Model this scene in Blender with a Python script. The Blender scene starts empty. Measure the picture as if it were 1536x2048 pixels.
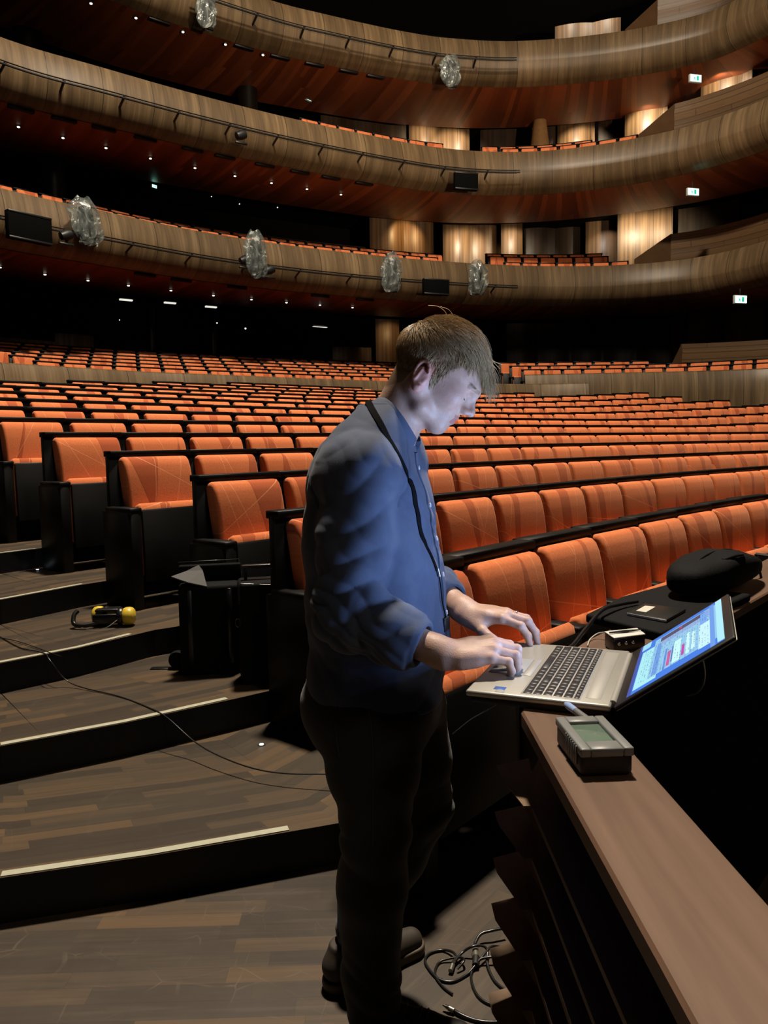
import bpy, bmesh, math, random
import numpy as np
from mathutils import Vector, Matrix

random.seed(7)
rng = np.random.default_rng(7)
SC = bpy.context.scene
COL = SC.collection

# ------------------------------------------------------------------ camera
FPX = 1540.0
PT, RL, EYE = math.radians(4.86), math.radians(1.0), 1.40
cr_, sr_ = math.cos(RL), math.sin(RL)
F_ = Vector((0, math.cos(PT), -math.sin(PT)))
U_ = Vector((0, math.sin(PT), math.cos(PT)))
R_ = Vector((1, 0, 0))
XA = cr_ * R_ - sr_ * U_
YA = sr_ * R_ + cr_ * U_
cam_d = bpy.data.cameras.new('camera')
cam = bpy.data.objects.new('camera', cam_d)
COL.objects.link(cam)
M = Matrix((XA, YA, -F_)).transposed().to_4x4()
M.translation = Vector((0, 0, EYE))
cam.matrix_world = M
cam_d.sensor_fit = 'VERTICAL'
cam_d.sensor_height = 36.0
cam_d.lens = 36.0 * FPX / 2048.0
cam_d.clip_start = 0.02
cam_d.clip_end = 200
SC.camera = cam

SC.view_settings.view_transform = 'Standard'
SC.view_settings.look = 'None'
SC.view_settings.gamma = 1.0
SC.view_settings.exposure = 0.0
SC.view_settings.use_curve_mapping = False
SC.cycles.max_bounces = 4
SC.cycles.diffuse_bounces = 2
SC.cycles.glossy_bounces = 2
SC.cycles.transmission_bounces = 4
SC.cycles.sample_clamp_indirect = 3
SC.cycles.use_denoising = True

# ------------------------------------------------------------------ world and hall lights
w = bpy.data.worlds.new('world')
SC.world = w
w.use_nodes = True
w.node_tree.nodes['Background'].inputs[0].default_value = (0.55, 0.6, 0.8, 1)
w.node_tree.nodes['Background'].inputs[1].default_value = 0.002


def area(name, loc, target, size, power, color=(1, 1, 1), spread=180):
    l = bpy.data.lights.new(name, 'AREA')
    l.shape = 'DISK'
    l.size = size
    l.energy = power
    l.color = color
    l.spread = math.radians(spread)
    o = bpy.data.objects.new(name, l)
    COL.objects.link(o)
    o.location = loc
    d = (Vector(target) - Vector(loc)).normalized()
    o.rotation_euler = d.to_track_quat('-Z', 'Y').to_euler()
    return o


def spot(name, loc, target, power, angle=60, blend=0.8, color=(1, 1, 1), size=0.03):
    l = bpy.data.lights.new(name, 'SPOT')
    l.energy = power
    l.color = color
    l.spot_size = math.radians(angle)
    l.spot_blend = blend
    l.shadow_soft_size = size
    o = bpy.data.objects.new(name, l)
    COL.objects.link(o)
    o.location = loc
    d = (Vector(target) - Vector(loc)).normalized()
    o.rotation_euler = d.to_track_quat('-Z', 'Y').to_euler()
    return o


WARM = (1.0, 0.83, 0.62)
# the big house chandelier over the middle of the stalls, and an unseen fill added behind us
HOUSE = area('house_light', (0.4, 7.6, 19.5), (0.8, 8.0, 0), 1.4, 6400, (1.0, 0.86, 0.68), 180)
FILL = area('stage_side_fill', (9.0, -9.0, 14.0), (2, 16, 2), 3.0, 280, (1.0, 0.84, 0.66), 180)
UP = spot('soffit_fill_spot', (9.5, -5.0, 1.0), (2.5, 24, 16.0), 15000, 42, 0.9, (1.0, 0.76, 0.52), 0.3)  # unseen spot added to brighten the balcony soffits


# ------------------------------------------------------------------ projection helpers (to find real positions from the survey)
def ray(x, y):
    u = (x - 768) / FPX
    v = (1024 - y) / FPX
    u, v = cr_ * u + sr_ * v, -sr_ * u + cr_ * v
    return (u, math.cos(PT) + v * math.sin(PT), -math.sin(PT) + v * math.cos(PT))


def bp(x, y, z):
    d = ray(x, y)
    s = (z - EYE) / d[2]
    return (s * d[0], s * d[1])


def atY(x, y, Y):
    d = ray(x, y)
    s = Y / d[1]
    return Vector((s * d[0], Y, EYE + s * d[2]))


def proj(X, Y, Z):
    Z -= EYE
    dpt = Y * math.cos(PT) - Z * math.sin(PT)
    v = (Y * math.sin(PT) + Z * math.cos(PT)) / dpt
    u = X / dpt
    u, v = cr_ * u - sr_ * v, sr_ * u + cr_ * v
    return 768 + FPX * u, 1024 - FPX * v


# ------------------------------------------------------------------ geometry helpers
def obj(name, me, mats=None, parent=None, kind=None, label=None, cat=None, group=None):
    if isinstance(me, bmesh.types.BMesh):
        b = me
        me = bpy.data.meshes.new(name)
        b.to_mesh(me)
        b.free()
    if mats:
        for m in (mats if isinstance(mats, (list, tuple)) else [mats]):
            me.materials.append(m)
    o = bpy.data.objects.new(name, me)
    COL.objects.link(o)
    if parent:
        o.parent = parent
    tag(o, label, cat, group, kind)
    return o


def tag(o, label=None, cat=None, group=None, kind=None):
    if kind: o['kind'] = kind
    if label: o['label'] = label
    if cat: o['category'] = cat
    if group: o['group'] = group
    return o


def thing(name, label, cat, loc=(0, 0, 0), rotz=0.0, group=None):
    o = bpy.data.objects.new(name, None)
    COL.objects.link(o)
    o.empty_display_size = 0.1
    o.location = loc
    o.rotation_euler = (0, 0, rotz)
    tag(o, label, cat, group)
    return o


def smooth(me, angle=40):
    me.polygons.foreach_set('use_smooth', [True] * len(me.polygons))
    try:
        me.set_sharp_from_angle(angle=math.radians(angle))
    except Exception:
        pass
    return me


def box_bm(bm, x0, x1, y0, y1, z0, z1, mi=0, mat=None):
    vs = [bm.verts.new(Vector(p)) for p in ((x0, y0, z0), (x1, y0, z0), (x1, y1, z0), (x0, y1, z0), (x0, y0, z1), (x1, y0, z1), (x1, y1, z1), (x0, y1, z1))]
    if mat is not None:
        for v in vs: v.co = mat @ v.co
    fs = []
    for f in ((0, 3, 2, 1), (4, 5, 6, 7), (0, 1, 5, 4), (1, 2, 6, 5), (2, 3, 7, 6), (3, 0, 4, 7)):
        fc = bm.faces.new([vs[i] for i in f])
        fc.material_index = mi
        fs.append(fc)
    return vs, fs


def rbox(x0, x1, y0, y1, z0, z1, r=0.01, seg=2, mat=None):
    bm = bmesh.new()
    box_bm(bm, x0, x1, y0, y1, z0, z1)
    if r > 0:
        bmesh.ops.bevel(bm, geom=list(bm.edges), offset=r, segments=seg, profile=0.5, affect='EDGES')
    if mat is not None:
        bmesh.ops.transform(bm, matrix=mat, verts=bm.verts)
    me = bpy.data.meshes.new('m')
    bm.to_mesh(me); bm.free()
    smooth(me, 50)
    return me


def extrude_profile(pts, x0, x1, r=0.0, seg=2):
    """pts: closed (y,z) outline, extruded along x, edges rounded by r"""
    bm = bmesh.new()
    a = [bm.verts.new((x0, p[0], p[1])) for p in pts]
    b = [bm.verts.new((x1, p[0], p[1])) for p in pts]
    n = len(pts)
    bm.faces.new(a)
    bm.faces.new(b[::-1])
    for i in range(n):
        bm.faces.new((a[i], b[i], b[(i + 1) % n], a[(i + 1) % n]))
    bmesh.ops.recalc_face_normals(bm, faces=bm.faces)
    if r > 0:
        es = [e for e in bm.edges if abs(e.verts[0].co.x - e.verts[1].co.x) < 1e-6]
        bmesh.ops.bevel(bm, geom=es, offset=r, segments=seg, profile=0.5, affect='EDGES')
    me = bpy.data.meshes.new('m')
    bm.to_mesh(me); bm.free()
    smooth(me, 50)
    return me


def join_meshes(mes):
    bm = bmesh.new()
    for m in mes:
        bm.from_mesh(m)
    me = bpy.data.meshes.new('m')
    bm.to_mesh(me); bm.free()
    smooth(me, 50)
    return me


def catmull(pts, n=8):
    P = [np.array(p, float) for p in pts]
    P = [2 * P[0] - P[1]] + P + [2 * P[-1] - P[-2]]
    out = []
    for i in range(1, len(P) - 2):
        for j in range(n):
            t = j / n
            a, b, c, d = P[i - 1], P[i], P[i + 1], P[i + 2]
            out.append(0.5 * (2 * b + (c - a) * t + (2 * a - 5 * b + 4 * c - d) * t * t + (3 * b - a - 3 * c + d) * t ** 3))
    out.append(P[-2])
    return np.array(out)


def resample(P, step=None, n=None):
    P = np.asarray(P, float)
    L = np.r_[0, np.cumsum(np.linalg.norm(np.diff(P, axis=0), axis=1))]
    if n is None:
        n = max(2, int(L[-1] / step) + 1)
    s = np.linspace(0, L[-1], n)
    return np.stack([np.interp(s, L, P[:, i]) for i in range(P.shape[1])], 1)


def normals2(P):
    T = np.gradient(P[:, :2], axis=0)
    T /= np.linalg.norm(T, axis=1)[:, None] + 1e-12
    return np.stack([T[:, 1], -T[:, 0]], 1)      # right hand side: towards the hall when the path runs left to right


def offset_path(P, d):
    Q = P.copy()
    Q[:, :2] = P[:, :2] + normals2(P) * d
    return Q


def sweep(path, prof, closed=False, ztop=None):
    """path (n,2|3); prof list of (off,z). Returns mesh with UV u=length along, v=length across."""
    path = np.asarray(path, float)
    N = normals2(path)
    zb = path[:, 2] if path.shape[1] > 2 else np.zeros(len(path))
    L = np.r_[0, np.cumsum(np.linalg.norm(np.diff(path[:, :2], axis=0), axis=1))]
    prof = list(prof)
    if closed: prof = prof + [prof[0]]
    V = np.r_[0, np.cumsum([math.hypot(prof[i + 1][0] - prof[i][0], prof[i + 1][1] - prof[i][1]) for i in range(len(prof) - 1)])]
    m = len(prof)
    verts, faces, uvs = [], [], []
    for i in range(len(path)):
        for j, (o, z) in enumerate(prof):
            verts.append((path[i, 0] + N[i, 0] * o, path[i, 1] + N[i, 1] * o, zb[i] + z))
    for i in range(len(path) - 1):
        for j in range(m - 1):
            faces.append((i * m + j, (i + 1) * m + j, (i + 1) * m + j + 1, i * m + j + 1))
            uvs += [(L[i], V[j]), (L[i + 1], V[j]), (L[i + 1], V[j + 1]), (L[i], V[j + 1])]
    nq = len(faces)
    if closed:
        faces.append(tuple(range(0, m - 1)))
        faces.append(tuple(reversed([(len(path) - 1) * m + j for j in range(m - 1)])))
        uvs += [(0, p[1]) for p in prof[:-1]] * 2
    me = bpy.data.meshes.new('m')
    me.from_pydata(verts, [], faces)
    uv = me.uv_layers.new(name='UVMap')
    uv.data.foreach_set('uv', [c for u in uvs for c in u])
    smooth(me, 35)
    return me


def tube(path, r, seg=8, cap=True, r_end=None):
    P = np.asarray(path, float)
    n = len(P)
    T = np.gradient(P, axis=0)
    T /= np.linalg.norm(T, axis=1)[:, None] + 1e-12
    up = np.array([0, 0, 1.0]) if abs(T[0][2]) < 0.9 else np.array([1.0, 0, 0])
    rr = np.full(n, r) if np.isscalar(r) else np.asarray(r)
    if r_end is not None: rr = np.linspace(r, r_end, n)
    verts = []
    A = np.cross(T[0], up); A /= np.linalg.norm(A)
    for i in range(n):
        A = A - T[i] * np.dot(A, T[i]); A /= np.linalg.norm(A) + 1e-12
        B = np.cross(T[i], A)
        for k in range(seg):
            a = 2 * math.pi * k / seg
            verts.append(P[i] + rr[i] * (math.cos(a) * A + math.sin(a) * B))
    faces = []
    for i in range(n - 1):
        for k in range(seg):
            faces.append((i * seg + k, i * seg + (k + 1) % seg, (i + 1) * seg + (k + 1) % seg, (i + 1) * seg + k))
    if cap:
        faces.append(tuple(reversed(range(seg))))
        faces.append(tuple((n - 1) * seg + k for k in range(seg)))
    me = bpy.data.meshes.new('m')
    me.from_pydata([tuple(v) for v in verts], [], faces)
    smooth(me, 60)
    return me


def lathe(prof, seg=16, mat=None):
    """prof (r,z) list around local z"""
    verts, faces = [], []
    m = len(prof)
    for k in range(seg):
        a = 2 * math.pi * k / seg
        for r, z in prof:
            verts.append(Vector((r * math.cos(a), r * math.sin(a), z)))
    for k in range(seg):
        k2 = (k + 1) % seg
        for j in range(m - 1):
            faces.append((k * m + j, k2 * m + j, k2 * m + j + 1, k * m + j + 1))
    faces.append(tuple(k * m for k in range(seg))[::-1])
    faces.append(tuple(k * m + m - 1 for k in range(seg)))
    if mat is not None: verts = [mat @ v for v in verts]
    me = bpy.data.meshes.new('m')
    me.from_pydata([tuple(v) for v in verts], [], faces)
    smooth(me, 40)
    return me


# ------------------------------------------------------------------ materials
def nodes(name):
    m = bpy.data.materials.new(name)
    m.use_nodes = True
    nt = m.node_tree
    return m, nt, nt.nodes['Principled BSDF']


def N(nt, typ, **kw):
    n = nt.nodes.new(typ)
    for k, v in kw.items():
        if k == 'inp':
            for i, x in v.items():
                n.inputs[i].default_value = x
        else:
            setattr(n, k, v)
    return n


def lk(nt, a, b): nt.links.new(a, b)


def mth(nt, op, a, b=None, c=None, clamp=False):
    n = nt.nodes.new('ShaderNodeMath')
    n.operation = op
    n.use_clamp = clamp
    for i, x in enumerate((a, b, c)):
        if x is None: continue
        if isinstance(x, (int, float)): n.inputs[i].default_value = x
        else: nt.links.new(x, n.inputs[i])
    return n.outputs[0]


def mixc(nt, f, a, b, typ='MIX'):
    n = nt.nodes.new('ShaderNodeMix')
    n.data_type = 'RGBA'
    n.blend_type = typ
    for i, x in ((0, f), (6, a), (7, b)):
        if isinstance(x, (int, float)): n.inputs[i].default_value = x
        elif isinstance(x, tuple): n.inputs[i].default_value = x + (1,) if len(x) == 3 else x
        else: nt.links.new(x, n.inputs[i])
    return n.outputs[2]


def ramp(nt, f, stops):
    n = nt.nodes.new('ShaderNodeValToRGB')
    e = n.color_ramp.elements
    while len(e) > 1: e.remove(e[0])
    e[0].position = stops[0][0]; e[0].color = tuple(stops[0][1]) + (1,)
    for p, c in stops[1:]:
        q = e.new(p); q.color = tuple(c) + (1,)
    nt.links.new(f, n.inputs[0])
    return n.outputs[0]


def flat(name, col, rough=0.5, metal=0.0, spec=0.5, noise=0.0, nscale=20, bump=0.0, bscale=200, emit=None, estr=0.0):
    m, nt, b = nodes(name)
    b.inputs['Base Color'].default_value = tuple(col) + (1,)
    b.inputs['Roughness'].default_value = rough
    b.inputs['Metallic'].default_value = metal
    b.inputs['Specular IOR Level'].default_value = spec
    if noise > 0 or bump > 0:
        tc = N(nt, 'ShaderNodeTexCoord')
        if noise > 0:
            nz = N(nt, 'ShaderNodeTexNoise', inp={'Scale': nscale, 'Detail': 4.0})
            lk(nt, tc.outputs['Object'], nz.inputs['Vector'])
            a = tuple(c * (1 - noise) for c in col); c2 = tuple(min(1, c * (1 + noise)) for c in col)
            lk(nt, mixc(nt, nz.outputs[0], a, c2), b.inputs['Base Color'])
        if bump > 0:
            nb = N(nt, 'ShaderNodeTexNoise', inp={'Scale': bscale, 'Detail': 3.0})
            lk(nt, tc.outputs['Object'], nb.inputs['Vector'])
            bn = N(nt, 'ShaderNodeBump', inp={'Strength': bump, 'Distance': 0.002})
            lk(nt, nb.outputs[0], bn.inputs['Height'])
            lk(nt, bn.outputs[0], b.inputs['Normal'])
    if emit:
        b.inputs['Emission Color'].default_value = tuple(emit) + (1,)
        b.inputs['Emission Strength'].default_value = estr
    return m


def veneer(name, cols, su=9.0, sv=0.35, panel=1.25, rough=0.45, seam=True, contrast=1.0):
    """wood veneer with grain running across the sweep (UV v); u in metres along"""
    m, nt, b = nodes(name)
    tc = N(nt, 'ShaderNodeTexCoord')
    sep = N(nt, 'ShaderNodeSeparateXYZ'); lk(nt, tc.outputs['UV'], sep.inputs[0])
    u, v = sep.outputs[0], sep.outputs[1]
    pan = mth(nt, 'FLOOR', mth(nt, 'DIVIDE', u, panel))
    wn = N(nt, 'ShaderNodeTexWhiteNoise', noise_dimensions='1D'); lk(nt, pan, wn.inputs['W'])
    cmb = N(nt, 'ShaderNodeCombineXYZ')
    lk(nt, mth(nt, 'ADD', mth(nt, 'MULTIPLY', u, su), mth(nt, 'MULTIPLY', wn.outputs[0], 37.0)), cmb.inputs[0])
    lk(nt, mth(nt, 'MULTIPLY', v, sv), cmb.inputs[1])
    n1 = N(nt, 'ShaderNodeTexNoise', inp={'Scale': 1.0, 'Detail': 5.0, 'Roughness': 0.62, 'Distortion': 0.25}); lk(nt, cmb.outputs[0], n1.inputs['Vector'])
    cmb2 = N(nt, 'ShaderNodeCombineXYZ')
    lk(nt, mth(nt, 'MULTIPLY', u, su * 5.5), cmb2.inputs[0]); lk(nt, mth(nt, 'MULTIPLY', v, sv * 2.2), cmb2.inputs[1])
    n2 = N(nt, 'ShaderNodeTexNoise', inp={'Scale': 1.0, 'Detail': 3.0}); lk(nt, cmb2.outputs[0], n2.inputs['Vector'])
    f = mth(nt, 'ADD', mth(nt, 'MULTIPLY', n1.outputs[0], 0.75), mth(nt, 'MULTIPLY', n2.outputs[0], 0.25))
    f = mth(nt, 'ADD', mth(nt, 'MULTIPLY', mth(nt, 'SUBTRACT', f, 0.5), 2.2 * contrast), 0.5, clamp=True)
    c = ramp(nt, f, [(0.0, cols[0]), (0.5, cols[1]), (1.0, cols[2])])
    c = mixc(nt, 1.0, c, mixc(nt, wn.outputs[0], (0.8, 0.8, 0.8), (1.15, 1.15, 1.15)), 'MULTIPLY')
    if seam:
        fr = mth(nt, 'FRACT', mth(nt, 'DIVIDE', u, panel))
        sm = mth(nt, 'LESS_THAN', fr, 0.012 / panel)
        c = mixc(nt, sm, c, (0.01, 0.008, 0.006))
    lk(nt, c, b.inputs['Base Color'])
    b.inputs['Roughness'].default_value = rough
    return m


def planks(name, cols, bw=0.55, bh=0.07, rough=0.45, scratch=0.0, gap=0.0012, var=1.0):
    """floor or soffit boards laid along UV u"""
    m, nt, b = nodes(name)
    tc = N(nt, 'ShaderNodeTexCoord')
    sep = N(nt, 'ShaderNodeSeparateXYZ'); lk(nt, tc.outputs['UV'], sep.inputs[0])
    u, v = sep.outputs[0], sep.outputs[1]
    row = mth(nt, 'FLOOR', mth(nt, 'DIVIDE', v, bh))
    wr = N(nt, 'ShaderNodeTexWhiteNoise', noise_dimensions='1D'); lk(nt, row, wr.inputs['W'])
    us = mth(nt, 'ADD', mth(nt, 'DIVIDE', u, bw), mth(nt, 'MULTIPLY', wr.outputs[0], 7.31))
    brd = mth(nt, 'FLOOR', us)
    cb = N(nt, 'ShaderNodeCombineXYZ'); lk(nt, brd, cb.inputs[0]); lk(nt, row, cb.inputs[1])
    wb = N(nt, 'ShaderNodeTexWhiteNoise', noise_dimensions='2D'); lk(nt, cb.outputs[0], wb.inputs['Vector'])
    g = N(nt, 'ShaderNodeCombineXYZ')
    lk(nt, mth(nt, 'ADD', mth(nt, 'MULTIPLY', u, 3.2), mth(nt, 'MULTIPLY', wb.outputs[0], 51)), g.inputs[0])
    lk(nt, mth(nt, 'MULTIPLY', v, 60), g.inputs[1])
    n1 = N(nt, 'ShaderNodeTexNoise', inp={'Scale': 1.0, 'Detail': 5.0, 'Roughness': 0.65}); lk(nt, g.outputs[0], n1.inputs['Vector'])
    f = mth(nt, 'ADD', mth(nt, 'MULTIPLY', wb.outputs[0], 0.62 * var), mth(nt, 'MULTIPLY', n1.outputs[0], 0.55), clamp=True)
    c = ramp(nt, f, [(0.1, cols[0]), (0.55, cols[1]), (1.0, cols[2])])
    fv = mth(nt, 'FRACT', mth(nt, 'DIVIDE', v, bh))
    fu = mth(nt, 'FRACT', us)
    gp = mth(nt, 'MAXIMUM', mth(nt, 'LESS_THAN', fv, gap / bh), mth(nt, 'LESS_THAN', fu, gap / bw))
    c = mixc(nt, mth(nt, 'MULTIPLY', gp, 0.6), c, (0.008, 0.006, 0.005))
    if scratch > 0:
        # worn pale scratches in several directions and dull scuffs
        acc = None
        for i, (ang, st) in enumerate(((0.25, 22), (0.95, 18), (1.75, 24), (2.6, 16))):
            mp = N(nt, 'ShaderNodeMapping'); mp.inputs['Rotation'].default_value = (0, 0, ang); mp.inputs['Location'].default_value = (i * 3.7, i * 1.9, 0)
            mp.inputs['Scale'].default_value = (1.1, st, 1)
            lk(nt, tc.outputs['UV'], mp.inputs['Vector'])
            ns = N(nt, 'ShaderNodeTexNoise', inp={'Scale': 1.3, 'Detail': 2.0, 'Distortion': 0.15}); lk(nt, mp.outputs[0], ns.inputs['Vector'])
            s = mth(nt, 'MULTIPLY', mth(nt, 'SUBTRACT', ns.outputs[0], 0.64), 14, clamp=True)
            s = mth(nt, 'MULTIPLY', s, 0.45)
            acc = s if acc is None else mth(nt, 'MAXIMUM', acc, s)
        for vs_, th_ in ((3.1, 0.006), (6.3, 0.009)):
            ndv = N(nt, 'ShaderNodeTexNoise', inp={'Scale': 1.7, 'Detail': 2.0}); lk(nt, tc.outputs['UV'], ndv.inputs['Vector'])
            vm = N(nt, 'ShaderNodeVectorMath', operation='MULTIPLY_ADD'); lk(nt, ndv.outputs['Color'], vm.inputs[0]); vm.inputs[1].default_value = (0.5, 0.5, 0); lk(nt, tc.outputs['UV'], vm.inputs[2])
            vr = N(nt, 'ShaderNodeTexVoronoi', feature='DISTANCE_TO_EDGE', inp={'Scale': vs_}); lk(nt, vm.outputs[0], vr.inputs['Vector'])
            mk = N(nt, 'ShaderNodeTexNoise', inp={'Scale': vs_ * 1.6, 'Detail': 3.0}); lk(nt, tc.outputs['UV'], mk.inputs['Vector'])
            ln = mth(nt, 'MULTIPLY', mth(nt, 'LESS_THAN', vr.outputs[0], th_), mth(nt, 'MULTIPLY', mth(nt, 'SUBTRACT', mk.outputs[0], 0.48), 5.0, clamp=True))
            acc = mth(nt, 'MAXIMUM', acc, ln)
        nd = N(nt, 'ShaderNodeTexNoise', inp={'Scale': 2.2, 'Detail': 6.0, 'Roughness': 0.7}); lk(nt, tc.outputs['UV'], nd.inputs['Vector'])
        dull = mth(nt, 'MULTIPLY', mth(nt, 'SUBTRACT', nd.outputs[0], 0.42), 2.2, clamp=True)
        c = mixc(nt, mth(nt, 'MULTIPLY', dull, 0.55 * scratch), c, (0.085, 0.072, 0.06))
        c = mixc(nt, mth(nt, 'MULTIPLY', acc, 0.35 * scratch), c, (0.16, 0.125, 0.09))
    lk(nt, c, b.inputs['Base Color'])
    b.inputs['Roughness'].default_value = rough
    return m


M_BLACK = flat('black_lacquer', (0.006, 0.006, 0.007), 0.5, spec=0.3)
M_SEATDARK = flat('dark_stained_seat_wood', (0.0032, 0.003, 0.003), 0.5, spec=0.2, noise=0.3)
M_LEDGE = flat('worn_dark_ledge', (0.02, 0.02, 0.021), 0.5, noise=0.3)
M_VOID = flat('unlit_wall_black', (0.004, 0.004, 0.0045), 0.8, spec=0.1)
M_PIPE = flat('black_painted_steel', (0.012, 0.012, 0.012), 0.45)
M_STRIP = flat('step_marking_strip', (0.40, 0.40, 0.31), 0.5, noise=0.15, nscale=30)
M_PARAPET = veneer('oak_parapet_veneer', [(0.05, 0.031, 0.015), (0.135, 0.086, 0.042), (0.27, 0.185, 0.095)], su=5.5, panel=1.2, contrast=0.9)
M_BACKWALL = veneer('oak_back_wall_veneer', [(0.05, 0.026, 0.012), (0.15, 0.08, 0.035), (0.34, 0.2, 0.09)], su=7, panel=0.6, sv=0.15)
M_SOFFIT = planks('red_oak_soffit_boards', [(0.11, 0.024, 0.008), (0.24, 0.055, 0.015), (0.4, 0.1, 0.03)], bw=9.0, bh=0.13)
M_FLOOR = planks('smoked_oak_floor', [(0.020, 0.014, 0.009), (0.043, 0.032, 0.022), (0.115, 0.066, 0.030)], bw=0.42, bh=0.062, scratch=0.9)
M_TREAD = planks('smoked_oak_steps', [(0.020, 0.014, 0.0095), (0.043, 0.032, 0.021), (0.11, 0.066, 0.031)], bw=0.42, bh=0.055, scratch=0.3)
M_STACK = planks('stacked_oak_boards', [(0.06, 0.032, 0.014), (0.13, 0.072, 0.032), (0.22, 0.13, 0.06)], bw=3.0, bh=0.19, gap=0.02, var=0.6)

def fabric(name, gain=1.0):
    m, nt, b = nodes(name)
    tc = N(nt, 'ShaderNodeTexCoord')
    sep = N(nt, 'ShaderNodeSeparateXYZ'); lk(nt, tc.outputs['UV'], sep.inputs[0])
    u, v = sep.outputs[0], sep.outputs[1]
    oi = N(nt, 'ShaderNodeObjectInfo')
    at_ = N(nt, 'ShaderNodeAttribute', attribute_name='seed')
    s0 = mth(nt, 'ADD', oi.outputs['Random'], at_.outputs['Fac'])

    def h(k):
        wn = N(nt, 'ShaderNodeTexWhiteNoise', noise_dimensions='1D')
        lk(nt, mth(nt, 'ADD', mth(nt, 'MULTIPLY', s0, 91.7), k * 3.17), wn.inputs['W'])
        return wn.outputs[0]
    vv = mth(nt, 'SUBTRACT', v, 0.68)

    def line(a, bsl):      # d = (u-a) + vv*b
        return mth(nt, 'ADD', mth(nt, 'SUBTRACT', u, a), mth(nt, 'MULTIPLY', vv, bsl))
    h1, h2, h3, h4, h5, h6 = [h(k) for k in range(1, 7)]
    sc = lambda x, lo, hi: mth(nt, 'ADD', mth(nt, 'MULTIPLY', x, hi - lo), lo)
    a1 = sc(h1, -0.19, 0.14)
    d1 = line(a1, sc(h2, -0.35, 0.35))
    d2 = line(mth(nt, 'ADD', a1, sc(h3, 0.03, 0.13)), sc(h4, -0.35, 0.35))
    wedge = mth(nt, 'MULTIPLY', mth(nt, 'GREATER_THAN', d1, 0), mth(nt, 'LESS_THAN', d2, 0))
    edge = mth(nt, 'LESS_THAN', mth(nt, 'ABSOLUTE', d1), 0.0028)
    s3 = line(sc(h5, -0.2, 0.2), sc(h1, -0.5, 0.5))
    s4 = line(sc(h6, -0.2, 0.2), sc(h3, -0.7, 0.7))
    s5 = mth(nt, 'ADD', mth(nt, 'SUBTRACT', vv, sc(h2, -0.2, 0.18)), mth(nt, 'MULTIPLY', u, sc(h5, -1.0, 1.0)))
    seam = mth(nt, 'MAXIMUM', mth(nt, 'LESS_THAN', mth(nt, 'ABSOLUTE', s3), 0.0022), mth(nt, 'LESS_THAN', mth(nt, 'ABSOLUTE', s4), 0.0022))
    seam = mth(nt, 'MAXIMUM', seam, mth(nt, 'LESS_THAN', mth(nt, 'ABSOLUTE', s5), 0.0028))
    nz = N(nt, 'ShaderNodeTexNoise', inp={'Scale': 90.0, 'Detail': 4.0}); lk(nt, tc.outputs['UV'], nz.inputs['Vector'])
    n2 = N(nt, 'ShaderNodeTexNoise', inp={'Scale': 9.0, 'Detail': 3.0}); lk(nt, tc.outputs['UV'], n2.inputs['Vector'])
    g = gain
    base = mixc(nt, nz.outputs[0], (0.58 * g, 0.145 * g, 0.049 * g), (0.88 * g, 0.275 * g, 0.108 * g))
    base = mixc(nt, mth(nt, 'MULTIPLY', n2.outputs[0], 0.3), base, (0.66 * g, 0.14 * g, 0.045 * g))
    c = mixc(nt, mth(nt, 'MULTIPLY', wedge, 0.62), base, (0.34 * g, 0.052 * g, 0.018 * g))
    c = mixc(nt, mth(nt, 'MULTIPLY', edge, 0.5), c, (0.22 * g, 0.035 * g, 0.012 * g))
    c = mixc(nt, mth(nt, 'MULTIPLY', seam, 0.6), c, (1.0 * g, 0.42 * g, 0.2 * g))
    lk(nt, c, b.inputs['Base Color'])
    b.inputs['Roughness'].default_value = 0.9
    b.inputs['Specular IOR Level'].default_value = 0.15
    b.inputs['Sheen Weight'].default_value = 0.25
    b.inputs['Sheen Tint'].default_value = (1, 0.6, 0.4, 1)
    bn = N(nt, 'ShaderNodeBump', inp={'Strength': 0.5, 'Distance': 0.004})
    lk(nt, mth(nt, 'ADD', mth(nt, 'MULTIPLY', nz.outputs[0], 0.25), mth(nt, 'MULTIPLY', seam, 1.0)), bn.inputs['Height'])
    lk(nt, bn.outputs[0], b.inputs['Normal'])
    return m


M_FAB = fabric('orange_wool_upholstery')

# ================================================================== HALL GEOMETRY (surveyed)
CC = np.array([25.3, -16.26]); R1, TT, HS, RR = 31.47, 0.913, 0.94, 0.142
PITCH = 0.59


def ring_hit(d, R):
    a = d[0] ** 2 + d[1] ** 2; b = -2 * (d[0] * CC[0] + d[1] * CC[1]); c = CC @ CC - R * R
    D = max(0, b * b - 4 * a * c)
    return (-b + math.sqrt(D)) / (2 * a)


def bowl(X, Y):      # the side of the stalls rises a little towards the right rear
    return 0.0071 * max(0.0, X) * max(0.0, Y - 14.0)


def row_theta(k, xpx, z):
    y = 850.0
    for _ in range(8):
        d = ray(xpx, y); s = ring_hit(d, R1 + (k - 1) * TT)
        X, Y = s * d[0], s * d[1]
        _, y = proj(X, Y, z)
    return math.atan2(Y - CC[1], X - CC[0])


def arc_pts(rad, th0, th1, step=0.5):
    R = R1 + rad
    n = max(2, int(abs(th1 - th0) * R / step) + 1)
    t = np.linspace(th0, th1, n)
    return np.stack([CC[0] + R * np.cos(t), CC[1] + R * np.sin(t)], 1)


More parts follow.
